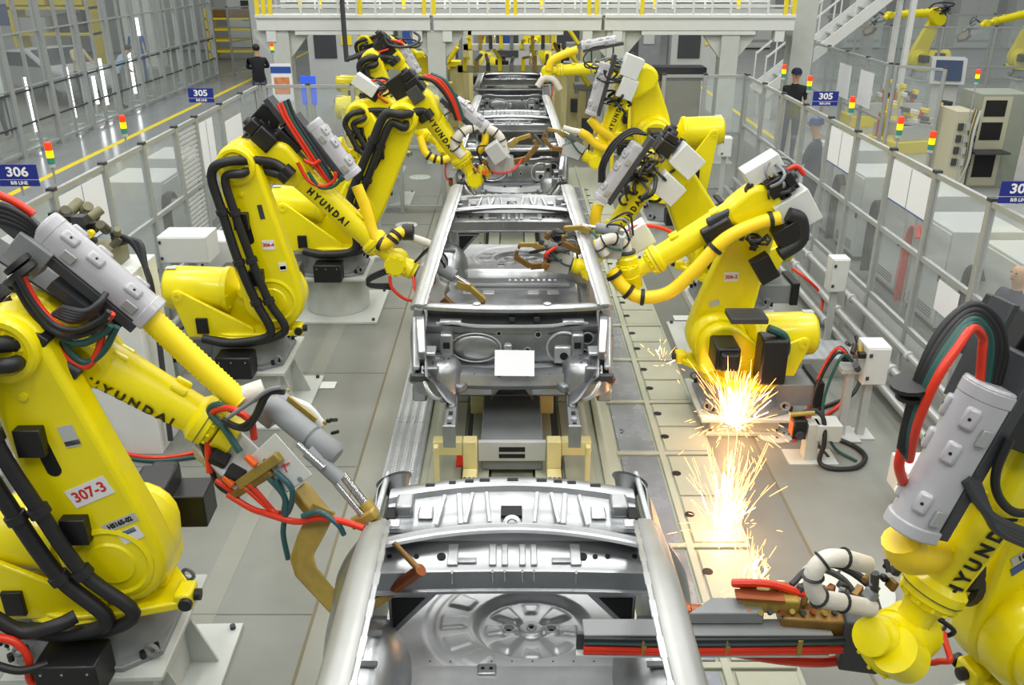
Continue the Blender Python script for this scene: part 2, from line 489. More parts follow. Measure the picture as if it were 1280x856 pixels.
carrier(6.05, 'grey shuttle carrier with cream brackets below the body held by welding sparks')

# ================================================================ safety fences
def wire_mesh(x, y0, y1, z0, z1, m, parent):
    b = MB(); n = int((z1 - z0) / 0.06); k = int((y1 - y0) / 0.05)
    for i in range(1, n): b.bar((x, y0, z0 + (z1 - z0) * i / n), (x, y1, z0 + (z1 - z0) * i / n), 0.006, 0.006)
    for i in range(1, k): b.bar((x, y0 + (y1 - y0) * i / k, z0), (x, y0 + (y1 - y0) * i / k, z1), 0.006, 0.006)
    o = b.build('wire_mesh', m, parent, smooth=0); return o
def fence_run(name, label, p, q, n=None, ys=None, z0=0.47, zm=1.19, z1=2.0, mesh=(), skip=(), pane=None, cat='fence'):
    """posts along p->q (2D), two panes per bay"""
    pane = pane or GLASS
    p, q = V((p[0], p[1], 0)), V((q[0], q[1], 0)); L = (q - p).length; d = (q - p) / L
    ts = ys if ys else [L * i / n for i in range(n + 1)]
    r = empty(name, p); tag(r, label, cat)
    for t in ts:
        a = d * t
        po = MB().box((-0.03, -0.03, 0), (0.03, 0.03, z1 + 0.01)).build('post', ALU, r, smooth=0, bevel=0.004, seg=1)
        po.location = a; po.rotation_euler = (0, 0, math.atan2(d.y, d.x))
        c = MB().box((-0.033, -0.033, 0), (0.033, 0.033, 0.028)).build('post_cap', DGR, po, smooth=0); c.location = (0, 0, z1 - 0.012)
    for i in range(len(ts) - 1):
        a, b = d * (ts[i] + 0.03), d * (ts[i + 1] - 0.03)
        rails = [z1 - 0.03, zm, z0]
        for z in rails:
            MB().bar(a + V((0, 0, z)), b + V((0, 0, z)), 0.04, 0.045).build('rail', ALU, r, smooth=0)
        for (za, zb) in ((z0 + 0.022, zm - 0.022), (zm + 0.022, z1 - 0.052)):
            if i in mesh:
                m = MB(); nz = int((zb - za) / 0.055); ny = int((b - a).length / 0.05)
                for k in range(1, nz):
                    z = za + (zb - za) * k / nz; m.bar(a + V((0, 0, z)), b + V((0, 0, z)), 0.02, 0.03)
                for k in range(1, ny):
                    c = a.lerp(b, k / ny); m.bar(c + V((0, 0, za)), c + V((0, 0, zb)), 0.006, 0.006)
                m.build('wire_mesh', LGR, r, smooth=0)
            elif i not in skip:
                n_ = V((-d.y, d.x, 0)) * 0.003
                MB().add([a - n_ + V((0, 0, za)), b - n_ + V((0, 0, za)), b - n_ + V((0, 0, zb)), a - n_ + V((0, 0, zb)),
                          a + n_ + V((0, 0, za)), b + n_ + V((0, 0, za)), b + n_ + V((0, 0, zb)), a + n_ + V((0, 0, zb))],
                         [(0, 1, 2, 3), (7, 6, 5, 4), (0, 4, 5, 1), (1, 5, 6, 2), (2, 6, 7, 3), (3, 7, 4, 0)]).build('pane', pane, r, smooth=0)
        if z0 > 0.2:
            MB().bar(a + V((0, 0, z0 / 2 - 0.01)), b + V((0, 0, z0 / 2 - 0.01)), 0.03, z0 - 0.04).build('kick_panel', LGR, r, smooth=0)
    return r
FX = 3.85
RY = [y - 3.94 for y in (3.94, 4.94, 5.94, 6.94, 7.94, 8.94, 9.94, 10.84, 11.84, 12.86, 13.9, 14.94)]
fence_run('safety_fence', 'clear panelled aluminium safety fence running behind the sparking robot', (FX, 3.94), (FX, 14.94), ys=RY)
LY = [y - 4.3 for y in (4.3, 5.3, 6.3, 7.28, 8.28, 9.24, 10.2, 10.9, 11.9, 12.87, 13.8)]
fence_run('safety_fence', 'clear panelled safety fence with a wire mesh door beside the glass partition aisle', (-FX, 4.3), (-FX, 13.8), ys=LY, mesh=(6,))
fence_run('safety_fence', 'short clear cross fence closing the cell near the poster', (-FX + .09, 13.83), (-1.08, 13.83), n=4, z0=0.1, zm=1.05)
fence_run('safety_fence', 'short clear cross fence beside the mezzanine column', (2.5, 15.04), (FX, 15.04), n=2, z0=0.1, zm=1.05)

# paper sheets stuck on the panes
def sheet(name, label, x, y0, y1, z0, z1, group=None, m=PAPER, cat='sheet', split=True):
    r = MB().box((x - 0.002, y0, z0), (x + 0.002, y1, z1)).build(name, m, smooth=0)
    tag(r, label, cat, group)
    if split:
        s = 0.004 if x < 0 else -0.004
        MB().box((x + s - 0.001, (y0 + y1) / 2 - 0.004, z0), (x + s + 0.001, (y0 + y1) / 2 + 0.004, z1)).build('fold_line', GRY, r, smooth=0)
        MB().box((x + s - 0.001, y0, z0), (x + s + 0.001, y1, z0 + 0.012)).build('binding', BLUE, r, smooth=0)
    return r
sheet('notice_sheet', 'white double notice sheet on the fence pane with blue lower edge next to stack lamp', FX - 0.012, 7.98, 8.86, 1.52, 1.92, 'notice sheets on the fences')
sheet('notice_sheet', 'yellowish double notice sheet on the fence pane near the blue helmet', FX - 0.012, 9.98, 10.76, 1.50, 1.92, 'notice sheets on the fences')
sheet('notice_sheet', 'small white sheet low on the pane before the grey cabinet', FX - 0.012, 7.1, 7.5, 0.85, 1.13, 'notice sheets on the fences', split=False)
sheet('notice_sheet', 'white blue edged sheet on the pane by the bald man', FX - 0.012, 6.02, 6.85, 0.78, 1.14, 'notice sheets on the fences')
sheet('notice_sheet', 'white double sheet on the pane behind the brown valve block', -FX + 0.012, 7.34, 8.2, 1.40, 1.92, 'notice sheets on the fences')
sheet('notice_sheet', 'tall white double sheet on the pane past the mesh door', -FX + 0.012, 10.98, 11.5, 1.25, 1.9, 'notice sheets on the fences')
sheet('notice_sheet', 'white slanted sheet on the pane near the poster', -FX + 0.012, 12.0, 12.75, 1.25, 1.75, 'notice sheets on the fences', split=False)

# service pipes along the fences
def pipe_run(x, z, r, y0, y1, side, m=ALU):
    o = empty('service_pipe', (x, y0, 0))
    MB().cyl((0, 0, z), (0, y1 - y0, z), r, n=12).build('pipe', m, o)
    y = 0.4
    while y < y1 - y0:
        MB().lathe((0, y, z), (0, 1, 0), [(r, 0), (r * 1.35, 0.005), (r * 1.35, 0.05), (r, 0.055)], 12).build('coupling', LGR, o)
        MB().box((-0.012, y + 0.2, 0), (0.012, y + 0.23, z)).build('bracket', LGR, o, smooth=0)
        y += 1.5
    return o
for i, (dx, z, r) in enumerate(((0.12, 0.40, 0.035), (0.25, 0.26, 0.04), (0.36, 0.13, 0.04))):
    w = ('upper', 'middle', 'lowest')[i]
    tag(pipe_run(FX - 0.06 - dx, z, r, 4.0, 14.5, 1), '%s grey service pipe along the fence behind the sparking robot' % w, 'pipe', 'service pipes along the fences')
    tag(pipe_run(-FX + 0.06 + dx, z, r, 3.5, 13.5, -1), '%s grey service pipe along the fence with the mesh door' % w, 'pipe', 'service pipes along the fences')

# ================================================================ signs and stack lamps
def sign(num, label, x, y, z, w=0.32, h=0.17):
    r = empty('line_sign', (x, y, z)); tag(r, label, 'sign', 'blue line number signs')
    MB().box((-w / 2, 0, h * 0.30), (w / 2, 0.012, h)).build('board', SIGNB, r, smooth=0)
    MB().box((-w / 2, 0, -0.005), (w / 2, 0.012, h * 0.27)).build('lower_board', SIGNB, r, smooth=0)
    MB().box((-w / 2, 0.002, h * 0.27), (w / 2, 0.010, h * 0.30)).build('divider', TXTW, r, smooth=0)
    MB().cyl((0, 0.02, 2.0 - z - 0.0), (0, 0.02, h * 0.6), 0.01, n=6).build('stem', ALU, r)
    lettering(num, h * 0.62, (0, 0, h * 0.64), (1, 0, 0), (0, 0, 1), TXTW, r, bold=0.003, sx=1.15)
    lettering('B/B LINE', h * 0.22, (0, 0, h * 0.13), (1, 0, 0), (0, 0, 1), TXTW, r, bold=0.0012)
    return r
def on_fence(px, py, X):                     # where the ray meets the vertical plane of the fence
    return at(px, py, X=X)
for num, px, py, X, lab in (('306', 22, 219, -3.98, 'blue sign reading 306 above the fence beside the brown valve block'),
                            ('305', 251, 119, -3.98, 'blue sign reading 305 above the fence on the glass partition side'),
                            ('305', 1032, 123, 3.98, 'blue sign reading 305 above the fence next to the blue helmet'),
                            ('306', 1276, 240, 3.98, 'blue sign beginning with 30 above the fence before the tall cabinets')):
    p = on_fence(px, py, X); sign(num, lab, p.x, p.y, p.z - 0.085)
def stack_lamp(label, p, base=2.0, s=1.0):
    r = empty('stack_lamp', (p.x, p.y, 0)); tag(r, label, 'signal lamp', 'signal lamps along the fences')
    z = p.z
    MB().cyl((0, 0, base), (0, 0, z - 0.10 * s), 0.010, n=8).build('pole', ALU, r)
    MB().lathe((0, 0, z - 0.12 * s), (0, 0, 1), [(0.022, 0), (0.028, 0.005), (0.028, 0.035)], 14).build('socket', LGR, r)
    MB().lathe((0, 0, z - 0.085 * s), (0, 0, 1), [(0.03, 0), (0.03, 0.05 * s)], 14).build('green_lens', LGRN, r)
    MB().lathe((0, 0, z - 0.033 * s), (0, 0, 1), [(0.03, 0), (0.03, 0.06 * s)], 14).build('yellow_lens', LYEL, r)
    MB().lathe((0, 0, z + 0.029 * s), (0, 0, 1), [(0.03, 0), (0.03, 0.055 * s), (0.026, 0.065 * s), (0.0, 0.066 * s)], 14).build('red_lens', LRED, r)
for px, py, X, lab in ((62, 192, -3.9, 'lit red and yellow signal lamp beside the 306 sign'),
                       (154, 156, -3.9, 'lit red and yellow signal lamp on the fence between the 306 and 305 signs'),
                       (1125, 158, 3.9, 'lit signal lamp above the white notice sheet fence post'),
                       (1165, 176, 4.15, 'lit signal lamp standing before the open rack'),
                       (1065, 131, 3.9, 'lit signal lamp just past the 305 sign next to the helmet'),
                       (1012, 104, 3.9, 'lit signal lamp right beside the man in black'),
                       (980, 89, 3.95, 'lit signal lamp behind the man in black'),
                       (1222, 95, 6.83, 'lit signal lamp with pale lower lens on the outer fence'),
                       (340, 60, -4.3, 'orange signal lamp by the poster below the mezzanine')):
    p = on_fence(px, py, X); stack_lamp(lab, p, base=2.0 if X in (3.9, -3.9) else 0.0)

# ================================================================ mezzanine
DY = 17.4
mez = empty('mezzanine', (0, DY, 0)); tag(mez, 'white steel mezzanine bridge with yellow and white railing over the line', 'platform')
for x0, x1 in ((-4.75, -1.52), (-1.46, 1.66), (1.72, 5.25)):
    g = MB().box((x0, 0, 2.50), (x1, 0.25, 2.76)); g.box((x0, -0.05, 2.72), (x1, 1.9, 2.78)); g.box((x0 + 0.7, 0.02, 2.42), (x1 - 0.7, 0.2, 2.52))
    g.build('girder', WHT, mez, smooth=0, bevel=0.006, seg=1)
    for x in (x0 + 0.25, x1 - 0.25):
        MB().box((x - 0.09, 0.02, 2.30), (x + 0.09, 0.2, 2.50)).build('hanger_block', WHT, mez, smooth=0, bevel=0.004, seg=1)
for yy in (0.0, 1.8):
    for x in [-4.7 + 0.1 * 0] + [-4.7, -4.55, -4.4, -3.12, -2.8, -1.62, -1.44, -0.08, 0.06, 1.42, 1.56, 2.4, 3.5, 4.2, 5.05, 5.2]:
        pass
ypost = MB().box((-0.035, -0.03, 2.78), (0.035, 0.03, 3.9))
yp = ypost.build('yellow_post', YELP, mez, smooth=0); yp.location = (-4.7, 0, 0)
for x in (-4.58, -4.46, -3.12, -2.80, -1.62, -1.44, -0.08, 0.06, 1.42, 1.56, 2.40, 5.05, 5.2): share(yp, mez, (x, 0, 0))
for x in (-4.3, -3.9, -2.2, 0.6, 2.9, 4.6): share(yp, mez, (x, 1.8, 0))
wpost = MB().box((-0.018, -0.018, 2.78), (0.018, 0.018, 3.9)).build('baluster', WHT, mez, smooth=0); wpost.location = (-3.9, 0, 0)
for k in range(1, 26):
    share(wpost, mez, (-3.9 + k * 0.345, 0, 0))
for k in range(14): share(wpost, mez, (-4.0 + k * 0.66, 1.8, 0))
for yy in (0.0, 1.8):
    for z in (2.93, 3.3, 3.85):
        MB().box((-4.7, yy - 0.015, z - 0.018), (5.2, yy + 0.015, z + 0.018)).build('rail', WHT, mez, smooth=0)
    MB().box((-4.7, yy - 0.01, 2.80), (5.2, yy + 0.01, 2.88)).build('toe_board', LGR, mez, smooth=0)
for x in (-4.35, -1.42, 1.95, 4.1):
    c = MB().box((x - 0.17, 0.05, 0), (x + 0.17, 0.4, 2.5)); c.box((x - 0.25, 0.0, 0), (x + 0.25, 0.45, 0.04))
    col = c.build('column', PED, mez, smooth=0, bevel=0.006, seg=1)
    MB().prism([(-0.5, 2.5), (0.5, 2.5), (0.5, 2.4), (0.17, 2.0), (-0.17, 2.0), (-0.5, 2.4)], (x, 0.2, 0), (1, 0, 0), (0, 0, 1), -0.06, 0.06).build('bracket', PED, col, smooth=0)
hp = MB().hose([(-3.05, -0.3, 4.2), (-3.05, -0.3, 2.2), (-3.0, -0.3, 2.05), (-2.7, -0.3, 2.15), (-2.6, -0.3, 2.15), (-2.58, -0.3, 1.9)], 0.045, 8, 5).build('drop_cable', DGR)
hp.location = (0, DY - 0.1, 0)
tag(hp, 'dark hanging cable with yellow collar below the mezzanine edge', 'cable')
# ================================================================ car bodies in white
def sstep(a, b, x):
    t = max(0.0, min(1.0, (x - a) / (b - a))); return t * t * (3 - 2 * t)
def interp(pts, y):
    for a, b in zip(pts, pts[1:]):
        if (a[0] <= y <= b[0]):
            t = (y - a[0]) / (b[0] - a[0]); return [a[i] + (b[i] - a[i]) * t for i in range(1, len(a))]
    return list(pts[0][1:]) if y < pts[0][0] else list(pts[-1][1:])
def loft(prof, w, bow, nx=24, zb=0.0, wf=None):
    """cross-car panel: profile of (y, z) swept across x with a bow"""
    b = MB(); n = len(prof) - 1
    def fn(u, v):
        k = v * n; i = min(int(k), n - 1); t = k - i
        y = prof[i][0] + (prof[i + 1][0] - prof[i][0]) * t; z = prof[i][1] + (prof[i + 1][1] - prof[i][1]) * t
        s = u * 2 - 1; ww = w if wf is None else wf(v)
        return V((s * ww, y + bow * s * s, z + zb * s * s))
    b.grid(fn, nx, n * 1); return b
RAILP = [(-3.62, 0.715, 1.33), (-3.30, 0.655, 1.49), (-3.0, 0.61, 1.61), (-2.6, 0.565, 1.715), (-2.2, 0.54, 1.755), (-1.8, 0.53, 1.76), (-1.4, 0.54, 1.72), (-1.0, 0.57, 1.60), (-0.7, 0.60, 1.47), (-0.42, 0.64, 1.31)]

def make_car():
    root = empty('car_body', (0, 3.95, 0))
    # --- trunk floor with spare wheel well (fine relief is real geometry)
    def well(x, y):
        dx, dy = (x - 0.10) / 1.22, y + 0.36; r = math.hypot(dx, dy); a = math.atan2(dy, dx)
        z = 0.645 - 0.05 * (1 - sstep(0.215, 0.255, r))
        sp = abs(math.sin(2 * a))                         # four diagonal spokes
        z += 0.024 * sstep(0.80, 0.94, sp) * sstep(0.06, 0.09, r) * (1 - sstep(0.17, 0.215, r))
        z += 0.012 * (1 - sstep(0.25, 0.45, sp)) * sstep(0.12, 0.135, r) * (1 - sstep(0.185, 0.20, r))
        z += 0.022 * (1 - sstep(0.045, 0.06, r))
        for hx in (-0.095, 0.085):
            q = math.hypot(dx - hx, dy); z += 0.014 * (1 - sstep(0.034, 0.042, q)) - 0.03 * (1 - sstep(0.018, 0.022, q))
        if x < 0.0:                                        # radial pressed pads on the left of the well
            for am in (2.65, 3.12, 3.55, 3.98):
                da = abs((a % (2 * PI)) - am)
                z += 0.011 * (1 - sstep(0.11, 0.15, da)) * sstep(0.275, 0.287, r) * (1 - sstep(0.375, 0.387, r))
            z -= 0.008 * (1 - sstep(0.0, 0.02, abs(r - 0.43) - 0.012))
        return z
    b = MB().grid(lambda u, v: V((-0.60 + 1.20 * u, -0.665 + 0.80 * v, well(-0.60 + 1.20 * u, -0.665 + 0.80 * v))), 150, 100)
    wl = b.build('spare_wheel_well', STEELF, root, smooth=60)
    for hx in (-0.116, 0.0, 0.104):
        MB().lathe((0.10 + hx, -0.36, 0.590 if hx else 0.619), (0, 0, 1), [(0.0, 0), (0.018 if hx else 0.012, 0)], 14).build('hole', HOLE, wl, smooth=0)
        MB().torus((0.10 + hx, -0.36, 0.610 if hx else 0.619), (0, 0, 1), 0.028 if hx else 0.022, 0.005, 16, 6).build('rim', STEELB, wl)
    for k in range(9): MB().lathe((-0.4 + 0.1 * k, -0.63, 0.646), (0, 0, 1), [(0, 0.0015), (0.005, 0.0015), (0.005, 0)], 6).build('weld_spot', DGR, wl, smooth=0)
    # --- ledge in front of the well and cabin floor
    b = loft([(-0.66, 0.645), (-0.68, 0.665), (-0.82, 0.668), (-0.85, 0.64), (-0.88, 0.56), (-1.10, 0.53), (-1.30, 0.50)], 0.64, 0.0, 8)
    lg = b.build('floor_ledge', STEELB, root)
    MB().cbox((-0.12, -0.71, 0.672), (0.09, 0.07, 0.014)).build('pad', STEEL, lg, bevel=0.008)
    for x in (-0.5, 0.5, -0.14, -0.10): MB().lathe((x, -0.71, 0.6805 if abs(x) < 0.2 else 0.668), (0, 0, 1), [(0, 0), (0.010, 0)], 10).build('hole', HOLE, lg, smooth=0)
    b = loft([(-0.80, 0.655), (-1.05, 0.657), (-1.30, 0.658), (-1.62, 0.652), (-1.66, 0.56), (-1.70, 0.50), (-2.6, 0.49), (-3.3, 0.52), (-3.55, 0.66)], 0.665, 0.0, 10)
    fl = b.build('floor_pan', STEELD, root)
    fl.location = (0, -0.20, -0.03)
    tn = loft([(-1.7, 0.60), (-3.4, 0.68)], 0.17, 0, 10)
    tn.v = [(x, y, z - 0.16 * (x / 0.17) ** 2) for x, y, z in tn.v]
    tn.build('tunnel', STEELD, root).location = (0, -0.2, -0.02)
    for y in (-1.38, -1.46):
        MB().box((-0.11, y - 0.18, 0.628), (0.11, y - 0.10, 0.630)).build('floor_opening', HOLE if y < -1.4 else BRSL, fl, smooth=0)
    for x0 in (-0.5, -0.3, 0.16, 0.36):
        MB().cbox((x0 + 0.06, -1.25, 0.66), (0.12, 0.10, 0.012)).build('pressed_pad', STEELB, fl, bevel=0.008).location = (0, 0.0, 0)
    MB().bar((-0.6, -1.08, 0.68), (0.6, -1.08, 0.68), 0.03, 0.02).build('floor_bead', STEELB, fl)
    for k in range(9):
        MB().bar((-0.02 + k * 0.06, -0.86, 0.66), (-0.02 + k * 0.06, -1.0, 0.60), 0.025, 0.012).build('rib', STEEL, fl)
    # --- parcel shelf
    prof = [(0.06, 0.95), (0.05, 1.18), (0.02, 1.285), (0.0, 1.30), (-0.05, 1.305), (-0.085, 1.30), (-0.10, 1.275), (-0.17, 1.262), (-0.19, 1.245), (-0.33, 1.235), (-0.36, 1.25)]
    b = loft(prof, 0.62, -0.10, 32, zb=-0.01)
    sh = b.build('parcel_shelf', STEEL, root, smooth=40)
    for px, w in ((539, 30), (566, 22), (587, 28), (606, 34), (641, 36), (677, 34), (697, 28), (714, 28), (743, 34)):
        x = (px - 640) * 4.6 / 1105; s = x / 0.62; ww = w * 0.00156 * 0.5
        yy = -0.035 - 0.10 * s * s; z = 1.304 - 0.01 * s * s
        MB().box((x - ww, yy - 0.012, z - 0.006), (x + ww, yy + 0.012, z + 0.004)).build('slot', HOLE, sh, smooth=0)
    MB().box((-0.055, -0.285, 1.238), (0.05, -0.20, 1.256)).build('catch_opening', HOLE, sh, smooth=0)
    MB().torus((0, 0, 0), (0, 0, 1), 0.0, 0.0, 3, 3)
    for sx in (-1, 1):
        for k, (x, w) in enumerate(((0.13, 0.012), (0.20, 0.012), (0.27, 0.016), (0.34, 0.012))):
            MB().bar((sx * x, -0.12 - 0.10 * (x / .62) ** 2, 1.282), (sx * (x + (0.03 if k % 2 else -0.02)), -0.33 - 0.10 * (x / .62) ** 2, 1.247), w * 1.6, 0.022).build('rib', STEELB, sh, bevel=0.004)
        MB().cbox((sx * 0.43, -0.25, 1.25), (0.075, 0.10, 0.02)).build('pressed_pad', STEELB, sh, bevel=0.01)
        MB().lathe((sx * 0.43, -0.17, 1.256), (0, 0, 1), [(0, 0.004), (0.022, 0.004), (0.022, 0)], 14).build('hole', HOLE, sh, smooth=0)
        br = MB().cbox((sx * 0.535, -0.22, 1.27), (0.09, 0.12, 0.07)).build('hinge_bracket', STEEL, sh, bevel=0.015)
        MB().cbox((sx * 0.60, -0.24, 1.255), (0.05, 0.15, 0.012)).build('opening', HOLE, sh, smooth=0)
        MB().cbox((sx * 0.575, -0.36, 1.262), (0.06, 0.06, 0.012)).build('pad', STEELB, sh, bevel=0.005)
    # --- front rim of the shelf and seat-back beam
    prof = [(-0.335, 1.235), (-0.345, 1.258), (-0.365, 1.262), (-0.375, 1.25), (-0.392, 1.247), (-0.40, 1.235)]
    rm = loft(prof, 0.64, -0.115, 32, zb=-0.015).build('shelf_rim', STEELB, root)
    MB().lathe((0, -0.35, 1.252), (0, -0.5, 0.8), [(0.045, 0), (0.045, 0.006), (0.025, 0.010), (0.02, 0.002), (0.0, 0.002)], 14).build('striker', STEEL, rm)
    prof = [(-0.385, 1.235), (-0.36, 1.205), (-0.375, 1.172), (-0.43, 1.155), (-0.525, 1.128), (-0.54, 1.115), (-0.54, 1.06), (-0.545, 1.02), (-0.56, 1.015), (-0.56, 1.0)]
    bm = loft(prof, 0.68, -0.02, 30).build('seat_back_beam', STEEL, root, smooth=30)
    for x0, x1 in ((-0.31, -0.26), (-0.11, -0.075), (-0.05, -0.02), (0.035, 0.065), (0.09, 0.12), (0.28, 0.33)):
        MB().bar(((x0 + x1) / 2, -0.40, 1.165), ((x0 + x1) / 2, -0.525, 1.138), x1 - x0, 0.016).build('rib', STEELB, bm, bevel=0.004)
        MB().bar(((x0 + x1) / 2, -0.535, 1.12), ((x0 + x1) / 2, -0.525, 1.05), x1 - x0, 0.012).build('rib', STEEL, bm, bevel=0.003)
    for x in (-0.34, 0.34): MB().lathe((x, -0.47, 1.149), (0, -0.18, 1), [(0, 0.003), (0.022, 0.003), (0.022, 0)], 12).build('hole', HOLE, bm, smooth=0)
    for x in (-0.59, 0.59, -0.46, 0.46, 0.40): MB().lathe((x, -0.47, 1.149), (0, -0.18, 1), [(0, 0.003), (0.013, 0.003), (0.013, 0)], 10).build('hole', HOLE, bm, smooth=0)
    for x in (-0.52, -0.40, -0.25, 0.0, 0.22, 0.42, 0.55): MB().lathe((x, -0.533, 1.08), (0, -1, 0.1), [(0, 0.003), (0.008, 0.003), (0.008, 0)], 8).build('hole', HOLE, bm, smooth=0)
    for x in (-0.22, 0.24): MB().cbox((x, -0.495, 1.145), (0.10, 0.035, 0.012)).build('pad', STEELB, bm, bevel=0.004)
    # --- side structures
    for sx in (-1, 1):
        side = MB()
        path = smooth_path([(sx * x, y, z) for y, x, z in RAILP], 4)
        o_ = sx                              # cross-section: rounded roof side falling outwards
        sec = [(-.044, -.03), (-.044, .006), (-.034, .016), (-.005, .020), (.03, .014), (.06, -.004), (.078, -.032), (.072, -.065)]
        sec = [(x * sx, z) for x, z in sec] if sx > 0 else [(x * sx, z) for x, z in sec][::-1]
        side.sweep(path, sec)
        sd = side.build('roof_rail', STEELR, root, smooth=50)
        # weld flange with scallops
        fl2 = MB()
        for i, a in enumerate(path[:-1]):
            c = path[i + 1]; w_ = .016 if i % 2 else .022; fl2.bar(a + V((-sx * 0.05, 0, 0.010)), c + V((-sx * 0.05, 0, 0.010)), w_, 0.008)
        fl2.build('weld_flange', STEELB, sd)
        # quarter panel
        def qp(u, v):
            y = -1.25 + 1.40 * u
            if y < -0.42:
                x0, z0 = interp(RAILP, y); x0 += 0.02; k_ = 1 - sstep(-0.72, -0.55, y)      # the door opening cuts in behind the pillar
                x0 += (0.765 - x0) * k_; z0 += (1.12 - z0) * k_
            else:
                t = (y + 0.42) / 0.57; x0, z0 = 0.66 + 0.05 * t - 0.08 * sstep(0.5, 1.0, t), 1.31 - 0.02 * t - 0.10 * sstep(0.75, 1.0, t)
            arch = 0.0
            if abs(y + 0.78) < 0.34: arch = math.sqrt(0.34 ** 2 - (y + 0.78) ** 2)
            z1 = 0.62 + arch * 0.95
            xm = 0.80 + 0.035 * math.exp(-((y + 0.75) / 0.35) ** 2) - 0.10 * sstep(-0.15, 0.2, y)
            z = z0 + (z1 - z0) * v
            s = math.sin(min(1, v * 1.6) * PI / 2)
            return V((sx * (x0 + (xm - x0) * s - 0.03 * max(0, v - 0.6)), y, z))
        MB().grid(qp, 30, 14).build('quarter_panel', STEEL, root, smooth=60, solid=0.006)
        # inner quarter / wheel house
        def wh(u, v):
            a = PI * u; r = 0.33 * math.sin(PI / 2 * min(1, v * 1.7)) ** 0.5 if v < 0.6 else 0.33
            x = 0.46 + 0.34 * v
            return V((sx * x, -0.78 + r * math.cos(a), 0.60 + r * math.sin(a)))
        MB().grid(wh, 18, 10).build('wheel_house', STEEL, root, smooth=60)
        for k in range(4):
            a0 = 0.5 + 0.5 * k
            MB().bar((sx * 0.60, -0.78 + 0.335 * math.cos(a0), 0.60 + 0.335 * math.sin(a0)), (sx * 0.76, -0.78 + 0.335 * math.cos(a0), 0.60 + 0.335 * math.sin(a0)), 0.03, 0.012).build('rib', STEEL, root)
        iq = MB(); iq.grid(lambda u, v: V((sx * (0.665 + 0.0 * v - 0.02 * u), -0.62 + 0.72 * u, (interp(RAILP, min(-0.42, -0.62 + 0.72 * u))[1] - 0.05) * (1 - v) + 0.62 * v)) if v > 0.0 else V((sx * (interp(RAILP, min(-0.42, -0.62 + 0.72 * u))[0] - 0.01), -0.62 + 0.72 * u, interp(RAILP, min(-0.42, -0.62 + 0.72 * u))[1] - 0.03)), 14, 6)
        iq.build('inner_quarter', STEELD, root, smooth=50)
        # gusset below the beam: dark triangular opening with a bright rim
        g = MB().prism([(0.36, 0.97), (0.60, 0.97), (0.60, 0.70)], (0, -0.50, 0), (sx, 0, 0), (0, 0, 1), -0.03, 0.03).build('gusset', STEEL, root, bevel=0.006)
        MB().prism([(0.42, 0.95), (0.585, 0.95), (0.585, 0.76)], (0, -0.50 , 0), (sx, 0, 0), (0, 0, 1), -0.033, 0.033).build('gusset_opening', HOLE, g, smooth=0)
        # tail lamp bucket and rear corner
        lb = MB().lathe((sx * 0.60, 0.0, 1.20), (sx * 0.35, 0.75, 0.55), [(0.03, -0.03), (0.045, -0.02), (0.065, 0.03), (0.085, 0.07), (0.098, 0.075)], 18).build('lamp_bucket', STEELD, root, solid=0.004)
        MB().lathe((sx * 0.60, 0.0, 1.20), (sx * 0.35, 0.75, 0.55), [(0.0, -0.01), (0.05, -0.005)], 14).build('lamp_hole', HOLE, lb, smooth=0)
        MB().bar((sx * .66, -.40, 1.30), (sx * .655, .06, 1.285), .03, .03).build('trunk_gutter', STEELB, root, bevel=.008)
        # pillars and sill
        bp = MB(); pts = [(0.565, -2.25, 1.74), (0.66, -2.22, 1.45), (0.735, -2.20, 1.15), (0.755, -2.2, 0.6)]
        for a, c in zip(pts, pts[1:]): bp.bar((sx * a[0], a[1], a[2]), (sx * c[0], c[1], c[2]), 0.10, 0.05, up=(sx, 0, 0.2))
        bp.build('centre_pillar', STEEL, root)
        hp_ = MB(); pts = [(0.715, -3.60, 1.32), (0.76, -3.58, 1.1), (0.765, -3.5, 0.6)]
        for a, c in zip(pts, pts[1:]): hp_.bar((sx * a[0], a[1], a[2]), (sx * c[0], c[1], c[2]), 0.14, 0.06, up=(sx, 0, 0.2))
        hp_.build('hinge_pillar', STEEL, root)
        MB().bar((sx * 0.75, -3.55, 0.53), (sx * 0.75, -1.05, 0.53), 0.12, 0.14).build('sill', STEEL, root, bevel=0.02)
        # --- front end
        MB().bar((sx * 0.715, -3.58, 1.24), (sx * 0.66, -4.05, 1.10), 0.08, 0.09, w2=0.06, h2=0.08).build('apron_rail', STEEL, root, bevel=0.012)
        MB().bar((sx * 0.745, -3.62, 1.25), (sx * 0.705, -4.06, 1.00), 0.05, 0.05, up=(sx, 0, 0.3), w2=0.04).build('apron_flange', STEELB, root, bevel=0.012)
        MB().grid(lambda u, v: V((sx * (0.748 - .04 * u + .01 * math.sin(3 * v)), -3.62 - .44 * u, (1.25 - .25 * u) * (1 - v) + (.86 + .06 * u) * v)), 8, 4).build('apron_skirt', STEELD, root, smooth=50, solid=.006)
        def apron(u, v):
            y = -3.66 - 0.52 * u; t = 1 - (1 - v) ** 2
            z = (1.16 - 0.16 * u) * (1 - v) + 0.76 * v - 0.04 * math.sin(PI * v) * u
            return V((sx * (0.68 - 0.05 * u - 0.22 * t + 0.05 * math.sin(PI * v)), y + 0.03 * math.sin(6 * v), z))
        ap = MB().grid(apron, 10, 12).build('apron', STEELD, root, smooth=50, solid=0.006)
        st = MB().lathe((sx * 0.56, -3.86, 0.93), (0, 0, 1), [(0.20, -0.16), (0.175, 0.0), (0.15, 0.045), (0.12, 0.06), (0.05, 0.062), (0.045, 0.05), (0.0, 0.05)], 22).build('strut_tower', STEEL, root)
